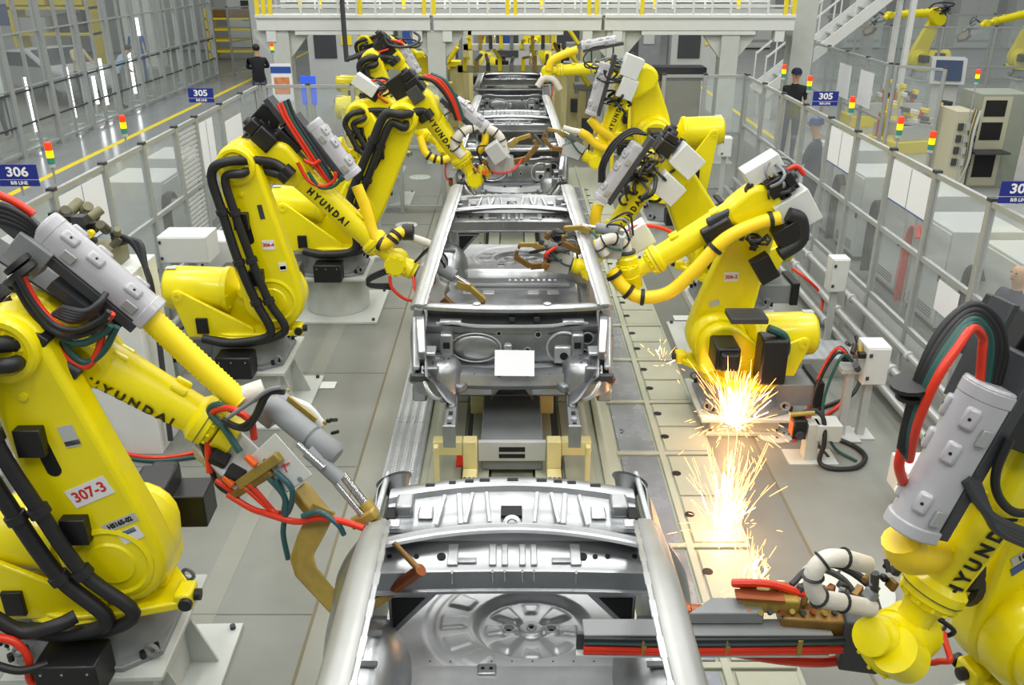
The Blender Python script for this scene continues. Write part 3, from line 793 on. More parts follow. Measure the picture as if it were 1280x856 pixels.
        for a in range(3):
            MB().lathe((sx * 0.56 + 0.08 * math.cos(2.1 * a), -3.86 + 0.08 * math.sin(2.1 * a), 0.9915), (0, 0, 1), [(0, 0.002), (0.01, 0.002), (0.01, 0)], 8).build('hole', HOLE, st, smooth=0)
        fr = MB().bar((sx * 0.46, -3.6, 0.70), (sx * 0.44, -4.52, 0.70), 0.085, 0.12).build('front_rail', STEELD, root, bevel=0.008)
        for y in (-4.1, -4.3, -4.45): MB().cbox((sx * 0.443, y, 0.762), (0.03, 0.05 if y == -4.3 else 0.02, 0.004)).build('hole', HOLE, fr, smooth=0)
        for y in (-4.0, -4.2, -4.4): MB().lathe((sx * 0.443, y, 0.762), (0, 0, 1), [(0.02, 0), (0.02, 0.015), (0, 0.015)], 8).build('nut', STEELB, fr)
        MB().box((sx * 0.395, -4.55, 0.62), (sx * 0.485, -4.53, 0.79)).build('end_plate', STEEL, fr, smooth=0)
        MB().bar((sx * 0.60, -4.12, 0.96), (sx * 0.74, -4.16, 0.98), 0.05, 0.05).build('side_horn', DGR, root, bevel=0.006)
        MB().hose([(sx * 0.66, -4.02, 1.0), (sx * 0.635, -4.16, 0.93), (sx * 0.57, -4.20, 0.84), (sx * 0.48, -4.12, 0.77)], 0.016, 8).build('apron_lip', STEELB, ap)
    # cowl, firewall
    prof = [(-3.47, 1.30), (-3.52, 1.335), (-3.545, 1.345), (-3.60, 1.348), (-3.625, 1.335), (-3.63, 1.31)]
    cw = loft(prof, 0.70, -0.0, 30, zb=-0.01); cw.v = [(x, y - 0.09 * (1 - (x / 0.7) ** 2), z) for x, y, z in cw.v]
    cwo = cw.build('cowl_panel', STEEL, root, smooth=40)
    da = loft([(-3.30, 1.05), (-3.36, 1.13), (-3.42, 1.16), (-3.47, 1.14)], .60, -.12, 20, zb=-.06).build('dash_arch', STEELD, root, smooth=40)
    MB().hose([(-.58, -3.50, 1.09), (-.3, -3.40, 1.145), (0, -3.375, 1.158), (.3, -3.40, 1.145), (.58, -3.50, 1.09)], .012, 8).build('bead', STEELB, da)
    for x in (-0.27, 0.27): MB().lathe((x, -3.63, 1.349), (0, 0, 1), [(0, 0.006), (0.03, 0.004), (0.03, 0)], 12).build('boss', STEELB, cwo)
    prof = [(-3.60, 1.32), (-3.58, 1.27), (-3.57, 1.23), (-3.62, 1.205), (-3.69, 1.20), (-3.715, 1.19), (-3.715, 1.15), (-3.70, 1.12), (-3.715, 1.08), (-3.715, 0.92), (-3.70, 0.88), (-3.74, 0.86), (-3.75, 0.80), (-3.68, 0.70)]
    fwm = loft(prof, 0.66, 0.03, 30)
    fw = fwm.build('firewall', STEELD, root, smooth=35)
    MB().hose([(-0.58, -3.66, 1.20), (-0.45, -3.70, 1.22), (-0.3, -3.72, 1.205), (0, -3.735, 1.205), (0.3, -3.72, 1.205), (0.45, -3.70, 1.22), (0.58, -3.66, 1.20)], 0.014, 8).build('seam_bead', STEELB, fw)
    for sx in (-1, 1): MB().cbox((sx * 0.47, -3.67, 1.225), (0.17, 0.06, 0.02)).build('bright_bracket', STEELB, fw, bevel=0.01)
    MB().ball((-0.28, -3.712, 1.02), .13, 24, 14, (1.35, .2, .78)).build('oval_bulge', STEEL, fw, smooth=60)
    MB().tube([V((-.28 + .195 * math.cos(k * PI / 12), -3.716, 1.02 + .12 * math.sin(k * PI / 12))) for k in range(25)], .007, 6).build('pressed_ring', STEELB, fw)
    MB().torus((0.40, -3.715, 1.02), (0, 1, 0), 0.13, 0.010, 26, 6).build('pressed_ring', STEELB, fw)
    bx = MB().cbox((0.40, -3.73, 0.97), (0.15, 0.05, 0.14)).build('brake_bracket', STEELB, fw, bevel=0.012)
    MB().lathe((0.40, -3.756, 0.965), (0, -1, 0), [(0, 0.002), (0.032, 0.002), (0.032, 0)], 12).build('hole', HOLE, bx, smooth=0)
    for x, z, r in ((-0.03, 1.03, 0.022), (0.12, 1.0, 0.016), (0.56, 0.98, 0.02), (0.58, 1.1, 0.035), (-0.52, 1.12, 0.015), (0.2, 1.13, 0.018), (-0.1, 1.14, 0.014)):
        MB().lathe((x, -3.716, z), (0, -1, 0), [(0, 0.004), (r, 0.004), (r * 1.05, 0)], 12).build('hole', HOLE, fw, smooth=0)
        MB().torus((x, -3.718, z), (0, 1, 0), r * 1.35, 0.005, 14, 5).build('boss', STEELB, fw)
    MB().cbox((-0.03, -3.73, 1.01), (0.06, 0.03, 0.09)).build('boss_plate', STEELB, fw, bevel=0.01)
    for x in (0.0, 0.19): MB().cbox((x, -3.655, 1.235), (0.05, 0.05, 0.05)).build('sensor_bracket', DGR, fw, bevel=0.01)
    cm = loft([(-3.70, .84), (-3.78, .86), (-3.85, .84), (-3.88, .77), (-3.84, .72)], .40, -.08, 16, zb=.05).build('lower_crossmember', STEEL, root, smooth=40)
    for x in (-.3, -.1, .12, .3): MB().lathe((x, -3.85 - .3 * x * x, .848 + .2 * x * x), (0, -.4, 1), [(0, .004), (.018, .004), (.018, 0)], 10).build('hole', HOLE, cm, smooth=0)
    for sx in (-1, 1):
        bk = MB().cbox((sx * .50, -3.74, 1.05), (.10, .10, .22)).build('apron_bracket', STEEL, root, bevel=.018)
        MB().cbox((sx * .50, -3.792, 1.07), (.05, .004, .05)).build('hole', HOLE, bk, smooth=0)
        MB().cbox((sx * .62, -3.90, 1.075), (.10, .14, .03)).build('apron_bracket', STEELB, root, bevel=.01)
        MB().cbox((sx * .60, -4.06, .95), (.12, .05, .14)).build('apron_bracket', STEELD, root, bevel=.012)
        MB().lathe((sx * .725, -4.10, .94), (0, -1, .3), [(.035, 0), (.035, .02), (.02, .022), (0, .022)], 14).build('bumper_mount', COP if sx > 0 else STEEL, root)
    MB().bar((-0.60, -3.80, 0.80), (-0.36, -3.98, 0.80), 0.10, 0.07).build('side_member', STEELD, root, bevel=0.02)
    MB().bar((0.60, -3.80, 0.80), (0.36, -3.98, 0.80), 0.10, 0.07).build('side_member', STEELD, root, bevel=0.02)
    return root
CARL = ['bare steel car body nearest the 307-3 robot, its spare wheel well showing',
        'bare steel car body with a white sheet hung on its firewall',
        'bare steel car body between the two white boxed robots and the piled yellow robots',
        'bare steel car body furthest along the line below the mezzanine']
car1 = make_car(); tag(car1, CARL[0], 'car body', 'bare car bodies on the line')
for k in (1, 2, 3):
    c = copy_tree(car1); c.location = (0, 3.95 + 6.0 * k, 0); c['label'] = CARL[k]
sh = MB().box((-0.15, 0, -0.2), (0.15, 0.004, 0)).build('paper_sheet', PAPER, smooth=0)
sh.location = (0.02, 6.12, 1.05); sh.rotation_euler = (math.radians(-38), 0.03, 0.03)
tag(sh, 'blank white sheet hung on the firewall of the bare car body', 'sheet')
# ================================================================ welding robots
ZAX = V((0, 0, 1))
class Robot:
    def __init__(s, label, base, yaw, J2, J3, F0, F1, W=None, ped='box', c_arm=-0.20, num=None, model=None, text_side=-1, hose_px=None,
                 detail=True, base_z=0.5, body=True, group='yellow spot welding robots', pedestal=True, plate_half=0.52):
        s.plate_half = plate_half
        s.base = V((base[0], base[1], 0)); s.yaw = yaw
        s.root = empty('welding_robot', s.base, yaw); tag(s.root, label, 'robot', group)
        s.mw = Matrix.Translation(s.base) @ Matrix.Rotation(yaw, 4, 'Z'); s.inv = s.mw.inverted()
        s.lat = s.mw.to_3x3() @ V((0, 1, 0))
        pl = lambda p, c: s.px(p[0], p[1], c)
        s.J2 = pl(J2, c_arm) if len(J2) == 2 else V(J2)
        s.J3 = pl(J3, c_arm) if len(J3) == 2 else V(J3)
        s.F0 = pl(F0, 0.0) if len(F0) == 2 else V(F0)
        s.F1 = pl(F1, 0.0) if len(F1) == 2 else V(F1)
        s.fd = (s.F1 - s.F0).normalized()
        s.fn = V((0, 1, 0)).cross(s.fd); s.fn = s.fn if s.fn.z > 0 else -s.fn     # up normal of the forearm in the arm plane
        s.c = c_arm; s.bz = base_z
        if pedestal: s.pedestal(ped)
        if body: s.body()
        s.arms(num, model, text_side)
    def px(s, x, y, c=0.0):                 # pixel -> robot-local point on the plane  local y = c
        p = s.mw @ V((0, c, 0))
        return s.inv @ at_plane(x, y, p, s.lat)
    def P(s, b, name, m, **k): return b.build(name, m, s.root, **k)
    def pedestal(s, kind):
        z = s.bz
        hb_ = s.plate_half; pl = MB().box((-hb_, -hb_, 0), (hb_, hb_, 0.03))
        bp = s.P(pl, 'base_plate', PED, smooth=0, bevel=0.004, seg=1)
        for i in (-1, 1):
            for j in (-1, 1):
                MB().cyl(((hb_ - .05) * i, (hb_ - .05) * j, 0.03), ((hb_ - .05) * i, (hb_ - .05) * j, 0.055), 0.018, n=8).build('anchor_bolt', DGR, bp)
        if kind == 'box':
            b = MB().box((-0.30, -0.30, 0.03), (0.30, 0.30, z - 0.03)); b.box((-0.40, -0.40, z - 0.035), (0.40, 0.40, z))
            pd = s.P(b, 'pedestal', PED, smooth=0, bevel=0.006, seg=1)
            for i in (-1, 1):
                for j in (-1, 1):
                    MB().prism([(0.28, 0.03), (min(.46, s.plate_half - .02), 0.03), (0.30, z - 0.05), (0.28, z - 0.05)], (0, 0.2 * j, 0), (i, 0, 0), (0, 0, 1), -0.008, 0.008).build('gusset', PED, pd, smooth=0)
        else:
            b = MB().lathe((0, 0, 0.03), (0, 0, 1), [(0.36, 0), (0.36, z - 0.06)], 36); b.box((-0.40, -0.40, z - 0.035), (0.40, 0.40, z))
            s.P(b, 'pedestal', PED, bevel=0.005, seg=1)
        g = MB().prism([(-0.36, -0.30), (-0.2, -0.37), (0.2, -0.37), (0.36, -0.25), (0.36, 0.25), (0.2, 0.37), (-0.2, 0.37), (-0.36, 0.30)], (0, 0, z), (1, 0, 0), (0, 1, 0), 0, 0.035)
        g.lathe((0, 0, z + 0.03), (0, 0, 1), [(0.36, 0), (0.33, 0.05), (0.30, 0.20)], 30); g.box((-0.62, -0.17, z + 0.01), (-0.2, 0.17, z + 0.21))
        mb = s.P(g, 'machine_base', GRY, bevel=0.006, seg=1)
        for i, j in ((0.33, 0.30), (0.33, -0.30), (-0.33, 0.30), (-0.33, -0.30)):
            MB().torus((i, j, z + 0.075), (0.3, 1, 0), 0.035, 0.011, 14, 6).build('lifting_eye', GRY, mb)
            MB().cyl((i - 0.05, j, z + 0.03), (i - 0.05, j, z + 0.07), 0.016, n=8).build('bolt', BLKM, mb)
            MB().cyl((i, j * 0.82, z + 0.03), (i, j * 0.82, z + 0.07), 0.016, n=8).build('bolt', BLKM, mb)
        for sy in ((-1, 1) if z > .3 else (-1,)):
            cb = s.P(MB().box((-0.14, sy * 0.34, z + 0.0), (0.16, sy * 0.54, z + 0.20)), 'connector_box', BLKM, bevel=0.008, seg=1)
            for q in (-0.1, 0.0, 0.12): MB().cyl((q, sy * 0.54, z + 0.16), (q, sy * 0.546, z + 0.16), 0.007, n=8).build('screw', CHR, cb)
        s.P(MB().box((-0.68, -0.2, z + 0.0), (-0.6, 0.2, z + 0.24)), 'connector_panel', BLKM, bevel=0.006, seg=1)
        s.P(MB().box((-0.55, -0.173, z + 0.08), (-0.40, -0.171, z + 0.16)), 'rating_plate', LGR, smooth=0)
    def body(s):
        z = s.bz + 0.23; J = s.J2; c = s.c; sg = 1 if c < 0 else -1
        b = MB().lathe((0, 0, z), (0, 0, 1), [(0.33, 0), (0.36, 0.015), (0.36, 0.055), (0.34, 0.075), (0.0, 0.075)], 36)
        s.P(b, 'swivel_ring', YEL)
        prof = hull([(-0.30, z + 0.06), (0.34, z + 0.06), (-0.32, z + 0.16), (0.40, z + 0.12)] + circle(J.x, J.z, 0.20))
        s.P(MB().prism(prof, (0, 0, 0), (1, 0, 0), (0, 0, 1), -(0.02 * sg + 0.13) + 0.0, -(0.02 * sg) + 0.16), 'swivel_body', YEL, bevel=0.03, seg=3)
        # flange lip + front stop with rubber bumper
        s.P(MB().prism(hull(circle(0, 0, 0.34, 24) + [(0.50, -0.10), (0.50, -0.24), (0.2, -0.32)]), (0, 0, z + 0.05), (1, 0, 0), (0, 1, 0), 0, 0.05), 'swivel_flange', YEL, bevel=0.012)
        bu = s.P(MB().cbox((0.50, -0.18, z + 0.09), (0.09, 0.13, 0.10)), 'stop_block', YEL, bevel=0.015)
        for q in (1,):
            MB().lathe((0.52, -0.245, z + 0.095), (0, -1, 0), [(0.034, 0), (0.034, 0.025), (0.0, 0.03)], 14).build('rubber_stop', BLK, bu)
            MB().lathe((0.545, -0.18, z + 0.095), (1, 0, 0), [(0.03, 0), (0.03, 0.03), (0.0, 0.035)], 14).build('rubber_stop', BLK, bu)
        # hub drum between body and arm, motor on the far side
        hub = MB().lathe((J.x, c + 0.10 * sg, J.z), (0, sg, 0), [(0.0, -0.02), (0.235, -0.02), (0.245, 0.0), (0.245, 0.10), (0.22, 0.14)], 34)
        s.P(hub, 'shoulder_drum', YEL)
        mt = MB().cbox((J.x + 0.02, 0.28 * sg, J.z + 0.02), (0.20, 0.30, 0.20)); s.P(mt, 'shoulder_motor', BLKM, bevel=0.02)
        mt = MB().cbox((J.x + 0.02, 0.46 * sg, J.z + 0.02), (0.15, 0.10, 0.15)); s.P(mt, 'motor_cap', BLKM, bevel=0.02)
        mt = MB().box((-0.26, 0.20 * sg, z + 0.10), (-0.04, 0.42 * sg, z + 0.50)); s.P(mt, 'swivel_motor', BLKM, bevel=0.02)
        # balancer
        zb = J.z + 0.05; yb = c * 0.35
        b = MB().lathe((-0.62, yb, zb), (1, 0, -0.04), [(0.0, 0), (0.16, 0.0), (0.185, 0.025), (0.19, 0.06), (0.19, 0.50), (0.20, 0.51), (0.20, 0.55), (0.13, 0.58), (0.06, 0.62), (0.05, 0.70)], 30)
        bl = s.P(b, 'balancer_cylinder', YEL)
        for k in range(8):
            a = 2 * PI * k / 8; MB().cyl((-0.08, yb + 0.17 * math.cos(a), zb - 0.02 + 0.17 * math.sin(a)), (-0.055, yb + 0.17 * math.cos(a), zb - 0.02 + 0.17 * math.sin(a)), 0.012, n=6).build('bolt', YEL, bl)
        MB().cbox((-0.55, yb - 0.03, zb + 0.187), (0.09, 0.07, 0.006)).build('sticker', LGR, bl)
        s.P(MB().prism(hull(circle(0.06, zb - 0.02, 0.055) + circle(J.x - 0.07, J.z + 0.06, 0.05)), (0, yb - 0.06, 0), (1, 0, 0), (0, 0, 1), -0.03, 0.05), 'balancer_rod', YEL, bevel=0.012)
        for sy in (-1, 1):
            pr = hull(circle(-0.46, zb - 0.01, 0.06) + [(-0.30, z + 0.06), (0.15, z + 0.06), (0.15, z + 0.14), (-0.42, z + 0.06)])
            br = s.P(MB().prism(pr, (0, yb + sy * 0.215, 0), (1, 0, 0), (0, 0, 1), -0.018, 0.018), 'balancer_bracket', YEL, bevel=0.01)
            MB().lathe((-0.46, yb + sy * 0.23, zb - 0.01), (0, sy, 0), [(0.045, 0), (0.045, 0.012), (0.02, 0.014), (0.018, 0.004), (0, 0.004)], 16).build('pivot_pin', YEL, br)
            MB().cbox((-0.28, yb + sy * 0.24, z + 0.17), (0.10, 0.03, 0.14)).build('cable_clip', BLKM, br, bevel=0.004)
    def arms(s, num, model, ts):
        J2, J3, c = s.J2, s.J3, s.c; sg = 1 if c < 0 else -1; z = s.bz
        ad = (J3 - J2); L = ad.length; ad = V((ad.x, 0, ad.z)).normalized(); ap = V((ad.z, 0, -ad.x))
        mid1, mid2 = J2 + ad * L * 0.30, J2 + ad * L * 0.7
        def arm_poly():
            p = []
            for (q, r) in ((J2, 0.255), (J2 + ad * 0.18, 0.25), (mid1, 0.205), (mid2, 0.155), (J3, 0.165)): p += circle(q.x, q.z, r, 24)
            return hull(p)
        poly = arm_poly()
        la = s.P(MB().prism(poly, (0, c, 0), (1, 0, 0), (0, 0, 1), -0.085, 0.085), 'lower_arm', YEL, bevel=0.035, seg=4)
        # recessed window strip, hub rings
        side = -1 if c < 0 else 1
        for sd in (-1, 1):
            yy = c + sd * 0.085
            MB().lathe((J2.x, yy, J2.z), (0, sd, 0), [(0.20, -0.01), (0.20, 0.006), (0.18, 0.012), (0.165, 0.0), (0.12, 0.004), (0.11, 0.014), (0.0, 0.014)], 30).build('hub_cover', YEL, la)
            MB().lathe((J3.x, yy, J3.z), (0, sd, 0), [(0.155, -0.02), (0.155, 0.03), (0.14, 0.045), (0.115, 0.045), (0.105, 0.03), (0.06, 0.03), (0.055, 0.045), (0.0, 0.045)], 30).build('elbow_cover', YEL, la)
            for k in range(10):
                a = 2 * PI * k / 10
                MB().cyl((J3.x + 0.082 * math.cos(a), yy + sd * 0.03, J3.z + 0.082 * math.sin(a)), (J3.x + 0.082 * math.cos(a), yy + sd * 0.037, J3.z + 0.082 * math.sin(a)), 0.008, n=6).build('bolt', YELP, la)
            if sd * (1 if c < 0 else -1) > 0 or s.yaw > 1: continue
            q = J2 + ad * L * 0.55 - ap * 0.05
            pr = hull([(q.x + ad.x * t + r * math.cos(w), q.z + ad.z * t + r * math.sin(w)) for t in (-0.09, 0.09) for r in (0.035,) for w in [k * PI / 6 for k in range(12)]])
            MB().prism(pr, (0, yy, 0), (1, 0, 0), (0, 0, 1), -0.003, 0.003).build('arm_slot', HOLE, la, smooth=0)
        for k, t in enumerate((0.20, 0.80)):
            q = J2 + ad * L * t - ap * (0.02 if k else 0.21)
            MB().lathe((q.x, c + side * 0.083, q.z), (0, side, 0), [(0.02, 0), (0.02, 0.016), (0, 0.018)], 10).build('boss', YEL, la)
        # plates on the front face of the arm (the edge that looks towards the line) or its side
        s.arm = (ad, ap, L, la)
        # elbow housing and forearm
        F0, F1, fd, fn = s.F0, s.F1, s.fd, s.fn
        pr = hull(circle(J3.x, J3.z, 0.17, 24) + circle(F0.x, F0.z, 0.14, 24) + circle((F0 + fd * 0.16).x, (F0 + fd * 0.16).z, 0.115, 24))
        eh = s.P(MB().prism(pr, (0, 0, 0), (1, 0, 0), (0, 0, 1), -0.12, 0.12), 'elbow_housing', YEL, bevel=0.04, seg=3)
        FL = (F1 - F0).length
        b = MB().lathe(F0 + fd * 0.1, fd, [(0.118, 0), (0.122, 0.08), (0.114, 0.20), (0.098, FL - 0.22), (0.094, FL - 0.12)], 28)
        s.fr = lambda t: 0.15 - 0.03 * t
        fa = s.P(b, 'forearm', YEL); s.forearm = fa
        fl = MB().lathe(F1 - fd * 0.05, fd, [(0.085, -0.03), (0.112, 0.0), (0.121, 0.008), (0.121, 0.045), (0.116, 0.05), (0.116, 0.075), (0.102, 0.085), (0.095, 0.105), (0.075, 0.115)], 32)
        s.P(fl, 'forearm_flange', YEL)
        gp = MB().lathe(F1 - fd * 0.05, fd, [(0.117, 0.046), (0.122, 0.046), (0.122, 0.049), (0.117, 0.049)], 32); s.P(gp, 'flange_seam', DGR)
        dd, aa, bb = basis(fd)
        for k in range(12):
            a = 2 * PI * k / 12; o = F1 + fd * 0.03 + (aa * math.cos(a) + bb * math.sin(a)) * 0.104
            MB().cyl(o, o + fd * 0.016, 0.009, n=6).build('bolt', YEL, fa)
        for t in (0.35, 0.75):
            for q in (-1, 1):
                o = F0 + fd * FL * t + fn * (0.100) + V((0, 1, 0)) * 0.04 * q
                MB().cbox((0, 0, 0), (0.08, 0.035, 0.03)).build('lug', YEL, fa, bevel=0.01).matrix_local = Matrix.Translation(o) @ Matrix(((fd.x, 0, fn.x), (0, 1, 0), (fd.z, 0, fn.z))).to_4x4()
        # rear motors
        for k, (oy, on, r, ln, m) in enumerate(((-0.07, 0.05, 0.075, 0.26, BLKM), (0.08, 0.05, 0.075, 0.22, BLKM), (0.0, -0.08, 0.065, 0.20, DGR))):
            o = F0 - fd * 0.10 + V((0, oy, 0)) + fn * on
            mo = s.P(MB().bar(o, o - fd * ln * 0.65, r * 2, r * 2, up=fn).bar(o - fd * ln * 0.65, o - fd * ln, r * 1.6, r * 1.6, up=fn), 'forearm_motor', m, bevel=0.012)
            MB().cyl(o - fd * ln, o - fd * (ln + 0.03), r * 0.5, n=12).build('motor_plug', DGR, mo)
    def plate(s, kind, t, off, side, txt=None, size=0.07, w=0.2, h=0.09, rot=0.0):
        """plate on the flat side of the lower arm: t along the arm, off across it"""
        ad, ap, L, la = s.arm
        q = s.J2 + ad * L * t + ap * off; q = V((q.x, s.c + side * 0.0865, q.z))
        u = (ap if side < 0 else -ap) if True else ad
        u = u * math.cos(rot) + ad * math.sin(rot); n = V((0, side, 0)); v = n.cross(u); 
        if v.z < 0: pass
        b = MB().add([q + u * i * w / 2 + v * j * h / 2 + n * k for k in (0, 0.003) for i, j in ((-1, -1), (1, -1), (1, 1), (-1, 1))],
                     [(0, 1, 2, 3), (7, 6, 5, 4), (0, 1, 5, 4), (1, 2, 6, 5), (2, 3, 7, 6), (3, 0, 4, 7)])
        o = b.build(kind, {'number_plate': PAPER, 'model_plate': LGR, 'sticker': PAPER, 'warning_plate': LGR, 'blue_mark': BLUE, 'dark_plate': DGR}[kind], la, smooth=0)
        if txt: 
            lettering(txt, size, q + n * 0.003, u, v, TXTR if kind == 'number_plate' else TXTK, la, bold=0.002)
        return o
    def letters(s, t, ang, size=0.15, rev=False, sx=1.2, spread=1.25):
        F0, F1, fd = s.F0, s.F1, s.fd; L = (F1 - F0).length; r = 0.15 - 0.028 * t
        n = (V((0, 1, 0)) * math.cos(ang) + s.fn * math.sin(ang)).normalized()
        u = -fd if rev else fd; w = n.cross(u)
        o = F0 + fd * (L * t) + n * (r + 0.001)
        vs, fs = text_geo('H Y U N D A I', size, 0.004)
        b = MB()
        for a, cc, _ in vs:
            tt = t + (a * sx / L) * (-1 if rev else 1)
            xx = tt * L - .1
            pr = (.122 - .008 * (xx - .08) / .12 if xx < .2 else .114 - .016 * (xx - .2) / max(.05, L - .42)) + .0065
            pr = max(.07, min(.130, pr))
            b.v.append(tuple(F0 + fd * (L * t) + u * (a * sx) + n * (pr * math.cos(cc / pr)) + w * (pr * math.sin(cc / pr))))
        b.f = list(fs)
        b.build('lettering', TXTK, s.forearm, smooth=0)
    def wrist(s, T, fm=None, ln=0.22, lat=(0, 1, 0), r=0.092):
        """neck, round joint and output flange aiming at T (local point)"""
        F1, fd = s.F1, s.fd; c = F1 + fd * 0.24
        n = MB().lathe(F1 + fd * 0.05, fd, [(0.08, 0), (0.068, 0.05), (0.068, 0.16), (0.078, 0.22)], 24); s.P(n, 'wrist_neck', YEL)
        la = V(lat).normalized()
        j = MB().lathe(c - la * ln / 2, la, [(0.0, -0.012), (r * 0.8, -0.012), (r * 0.82, 0), (r, 0.006), (r, ln * 0.42), (r * 1.06, ln * 0.43), (r * 1.06, ln * 0.57), (r, ln * 0.58), (r, ln - 0.006), (r * 0.82, ln), (r * 0.8, ln + 0.012), (0, ln + 0.012)], 30)
        jo = s.P(j, 'wrist_joint', YEL)
        for k in range(10):
            a = 2 * PI * k / 10; d_, x_, y_ = basis(la)
            for e in (-1, 1):
                o = c + la * e * (ln / 2 + 0.004) + (x_ * math.cos(a) + y_ * math.sin(a)) * r * 0.9
                MB().cyl(o, o + la * e * 0.01, 0.009, n=6).build('bolt', YEL, jo)
        td = (V(T) - c).normalized()
        o = MB().lathe(c + td * (r * 0.6), td, [(0.075, 0), (0.085, 0.05), (0.085, 0.10), (0.07, 0.115), (0.07, 0.135)], 26); s.P(o, 'wrist_output', YEL)
        s.P(MB().lathe(c + td * (r * 0.6 + 0.135), td, [(0.075, 0), (0.075, 0.02), (0.06, 0.024), (0, 0.024)], 22), 'tool_flange', fm or DGR)
        s.wc = c; s.tool = c + td * (r * 0.6 + 0.155); s.td = td
        return s.tool
    def pack(s, p0, p1, r=0.085, c=0.0, clips=True, m=None):
        """grey half-round hose housing on a dark channel; p0, p1 local points"""
        p0, p1 = V(p0), V(p1); d = (p1 - p0).normalized(); L = (p1 - p0).length
        up = s.fn - d * s.fn.dot(d); up.normalize(); sd = d.cross(up)
        poly = [(r * math.cos(a), r * math.sin(a)) for a in [PI * k / 10 for k in range(11)]] + [(-r * 1.0, -0.05), (r * 1.0, -0.05)]
        b = MB().prism([(a, q) for a, q in poly], p0, sd, up, 0, L) if sd.cross(up).dot(d) > 0 else MB().prism([(a, q) for a, q in poly], p0, sd, up, 0, -L)
        h = s.P(b, 'hose_housing', m or PACK, bevel=0.01)
        for k in ((0.02, 1.02), (0.95, 1.10)):
            q = p0 + d * L * k[0]; MB().prism([(a * k[1], w * k[1]) for a, w in poly], q, sd, up, 0, 0.05 if sd.cross(up).dot(d) > 0 else -0.05).build('end_collar', PACK, h, bevel=0.006)
        for t in (0.22, 0.45, 0.80):
            for e in (-1, 1):
                q = p0 + d * L * t + sd * e * r * 0.62 + up * r * 0.70
                MB().bar(q - d * 0.04, q + d * 0.04, 0.05, 0.04, up=up + sd * e * 0.8).build('lug', PACK, h, bevel=0.012)
                w = (up + sd * e * 0.8).normalized(); MB().cyl(q + w * 0.02, q + w * 0.0215, 0.006, n=8).build('hole', HOLE, h)
        if clips:
            for t in (0.30, 0.86):
                for e in (-1, 1):
                    q = p0 + d * L * t + sd * e * (r * 1.0 + 0.006)
                    MB().bar(q + up * 0.0 - d * 0.03, q + d * 0.03, 0.012, 0.045, up=up).build('latch', ALU, h, bevel=0.003)
        ch = MB().bar(p0 - up * 0.075 - d * 0.12, p1 - up * 0.075, 0.17, 0.05, up=up); s.P(ch, 'carrier_channel', DGR, bevel=0.004)
        for t in (0.1, 0.75):
            q = p0 + d * L * t - up * 0.1
            f = s.F0 + s.fd * (q - s.F0).dot(s.fd) + s.fn * 0.12
            s.P(MB().bar(q, f, 0.10, 0.012, up=d), 'pack_bracket', DGR)
        return h
    def hose(s, pts, r, m, name='hose', n=10, sub=6): return s.P(MB().hose(pts, r, n, sub), name, m, smooth=60)
    def hose_cl(s, pts, r, m, ts, name='yellow_hose', n=14, w=.035, cm=None, corr=None):
        ps = smooth_path(pts, 10)
        if corr: s.corr(pts, r, m, name, *corr)
        else: s.P(MB().tube(ps, r, n), name, m, smooth=60)
        for t in ts:
            i = max(1, min(len(ps) - 2, int(t * (len(ps) - 1)))); s.clamp(ps[i], ps[i + 1] - ps[i - 1], r * .98, cm or BLK, w)
    def corr(s, pts, r, m, name='corrugated_hose', pitch=0.022, depth=0.09, n=14): return s.P(MB().corr(pts, r, pitch, n, 8, depth), name, m, smooth=75)
    def clamp(s, p, d, r, m=None, w=0.05):
        s.P(MB().lathe(V(p) - V(d).normalized() * w / 2, d, [(r, 0), (r * 1.28, 0.004), (r * 1.28, w - 0.004), (r, w)], 16), 'hose_clamp', m or BLK)
    def gun(s, o, d, up, size=1.0, hoses=True, white=False):
        """spot welding gun: bracket, transformer, cylinder, two bronze arms with tips"""
        o, d = V(o), V(d).normalized(); up = V(up); up = (up - d * up.dot(d)).normalized(); sd = d.cross(up); k = size
        fr = MB()
        for e in (-1, 1): fr.prism([(0, -0.10 * k), (0.26 * k, -0.15 * k), (0.30 * k, -0.05 * k), (0.16 * k, 0.12 * k), (0, 0.12 * k)], o + sd * e * 0.085 * k, d, up, -0.006, 0.006)
        fr.bar(o, o + d * 0.03 * k, 0.17 * k, 0.22 * k, up=up)
        g = s.P(fr, 'gun_bracket', LGR, smooth=0)
        MB().bar(o + d * 0.05 * k - up * 0.02, o + d * 0.27 * k - up * 0.03, 0.15 * k, 0.16 * k, up=up).build('transformer', PED if white else GRY, g, bevel=0.01)
        MB().cyl(o + d * 0.08 * k + up * 0.13 * k, o + d * 0.30 * k + up * 0.13 * k, 0.055 * k, n=18).build('gun_cylinder', GRY, g, bevel=0.005)
        MB().cyl(o + d * 0.30 * k + up * 0.13 * k, o + d * 0.44 * k + up * 0.12 * k, 0.02 * k, n=12).build('piston', CHR, g)
        a = MB(); a.bar(o + d * 0.26 * k - up * 0.10 * k, o + d * 0.42 * k - up * 0.16 * k, 0.06 * k, 0.07 * k, up=up); a.bar(o + d * 0.42 * k - up * 0.16 * k, o + d * 0.62 * k - up * 0.10 * k, 0.05 * k, 0.06 * k, up=up); a.bar(o + d * 0.61 * k - up * 0.12 * k, o + d * 0.62 * k - up * 0.02 * k, 0.04 * k, 0.04 * k, up=d)
        a.build('fixed_arm', BRS, g, bevel=0.006)
        a = MB(); a.bar(o + d * 0.34 * k + up * 0.08 * k, o + d * 0.46 * k + up * 0.10 * k, 0.06 * k, 0.07 * k, up=up); a.bar(o + d * 0.45 * k + up * 0.10 * k, o + d * 0.62 * k + up * 0.05 * k, 0.045 * k, 0.05 * k, up=up)
        a.build('moving_arm', BRSL, g, bevel=0.006)
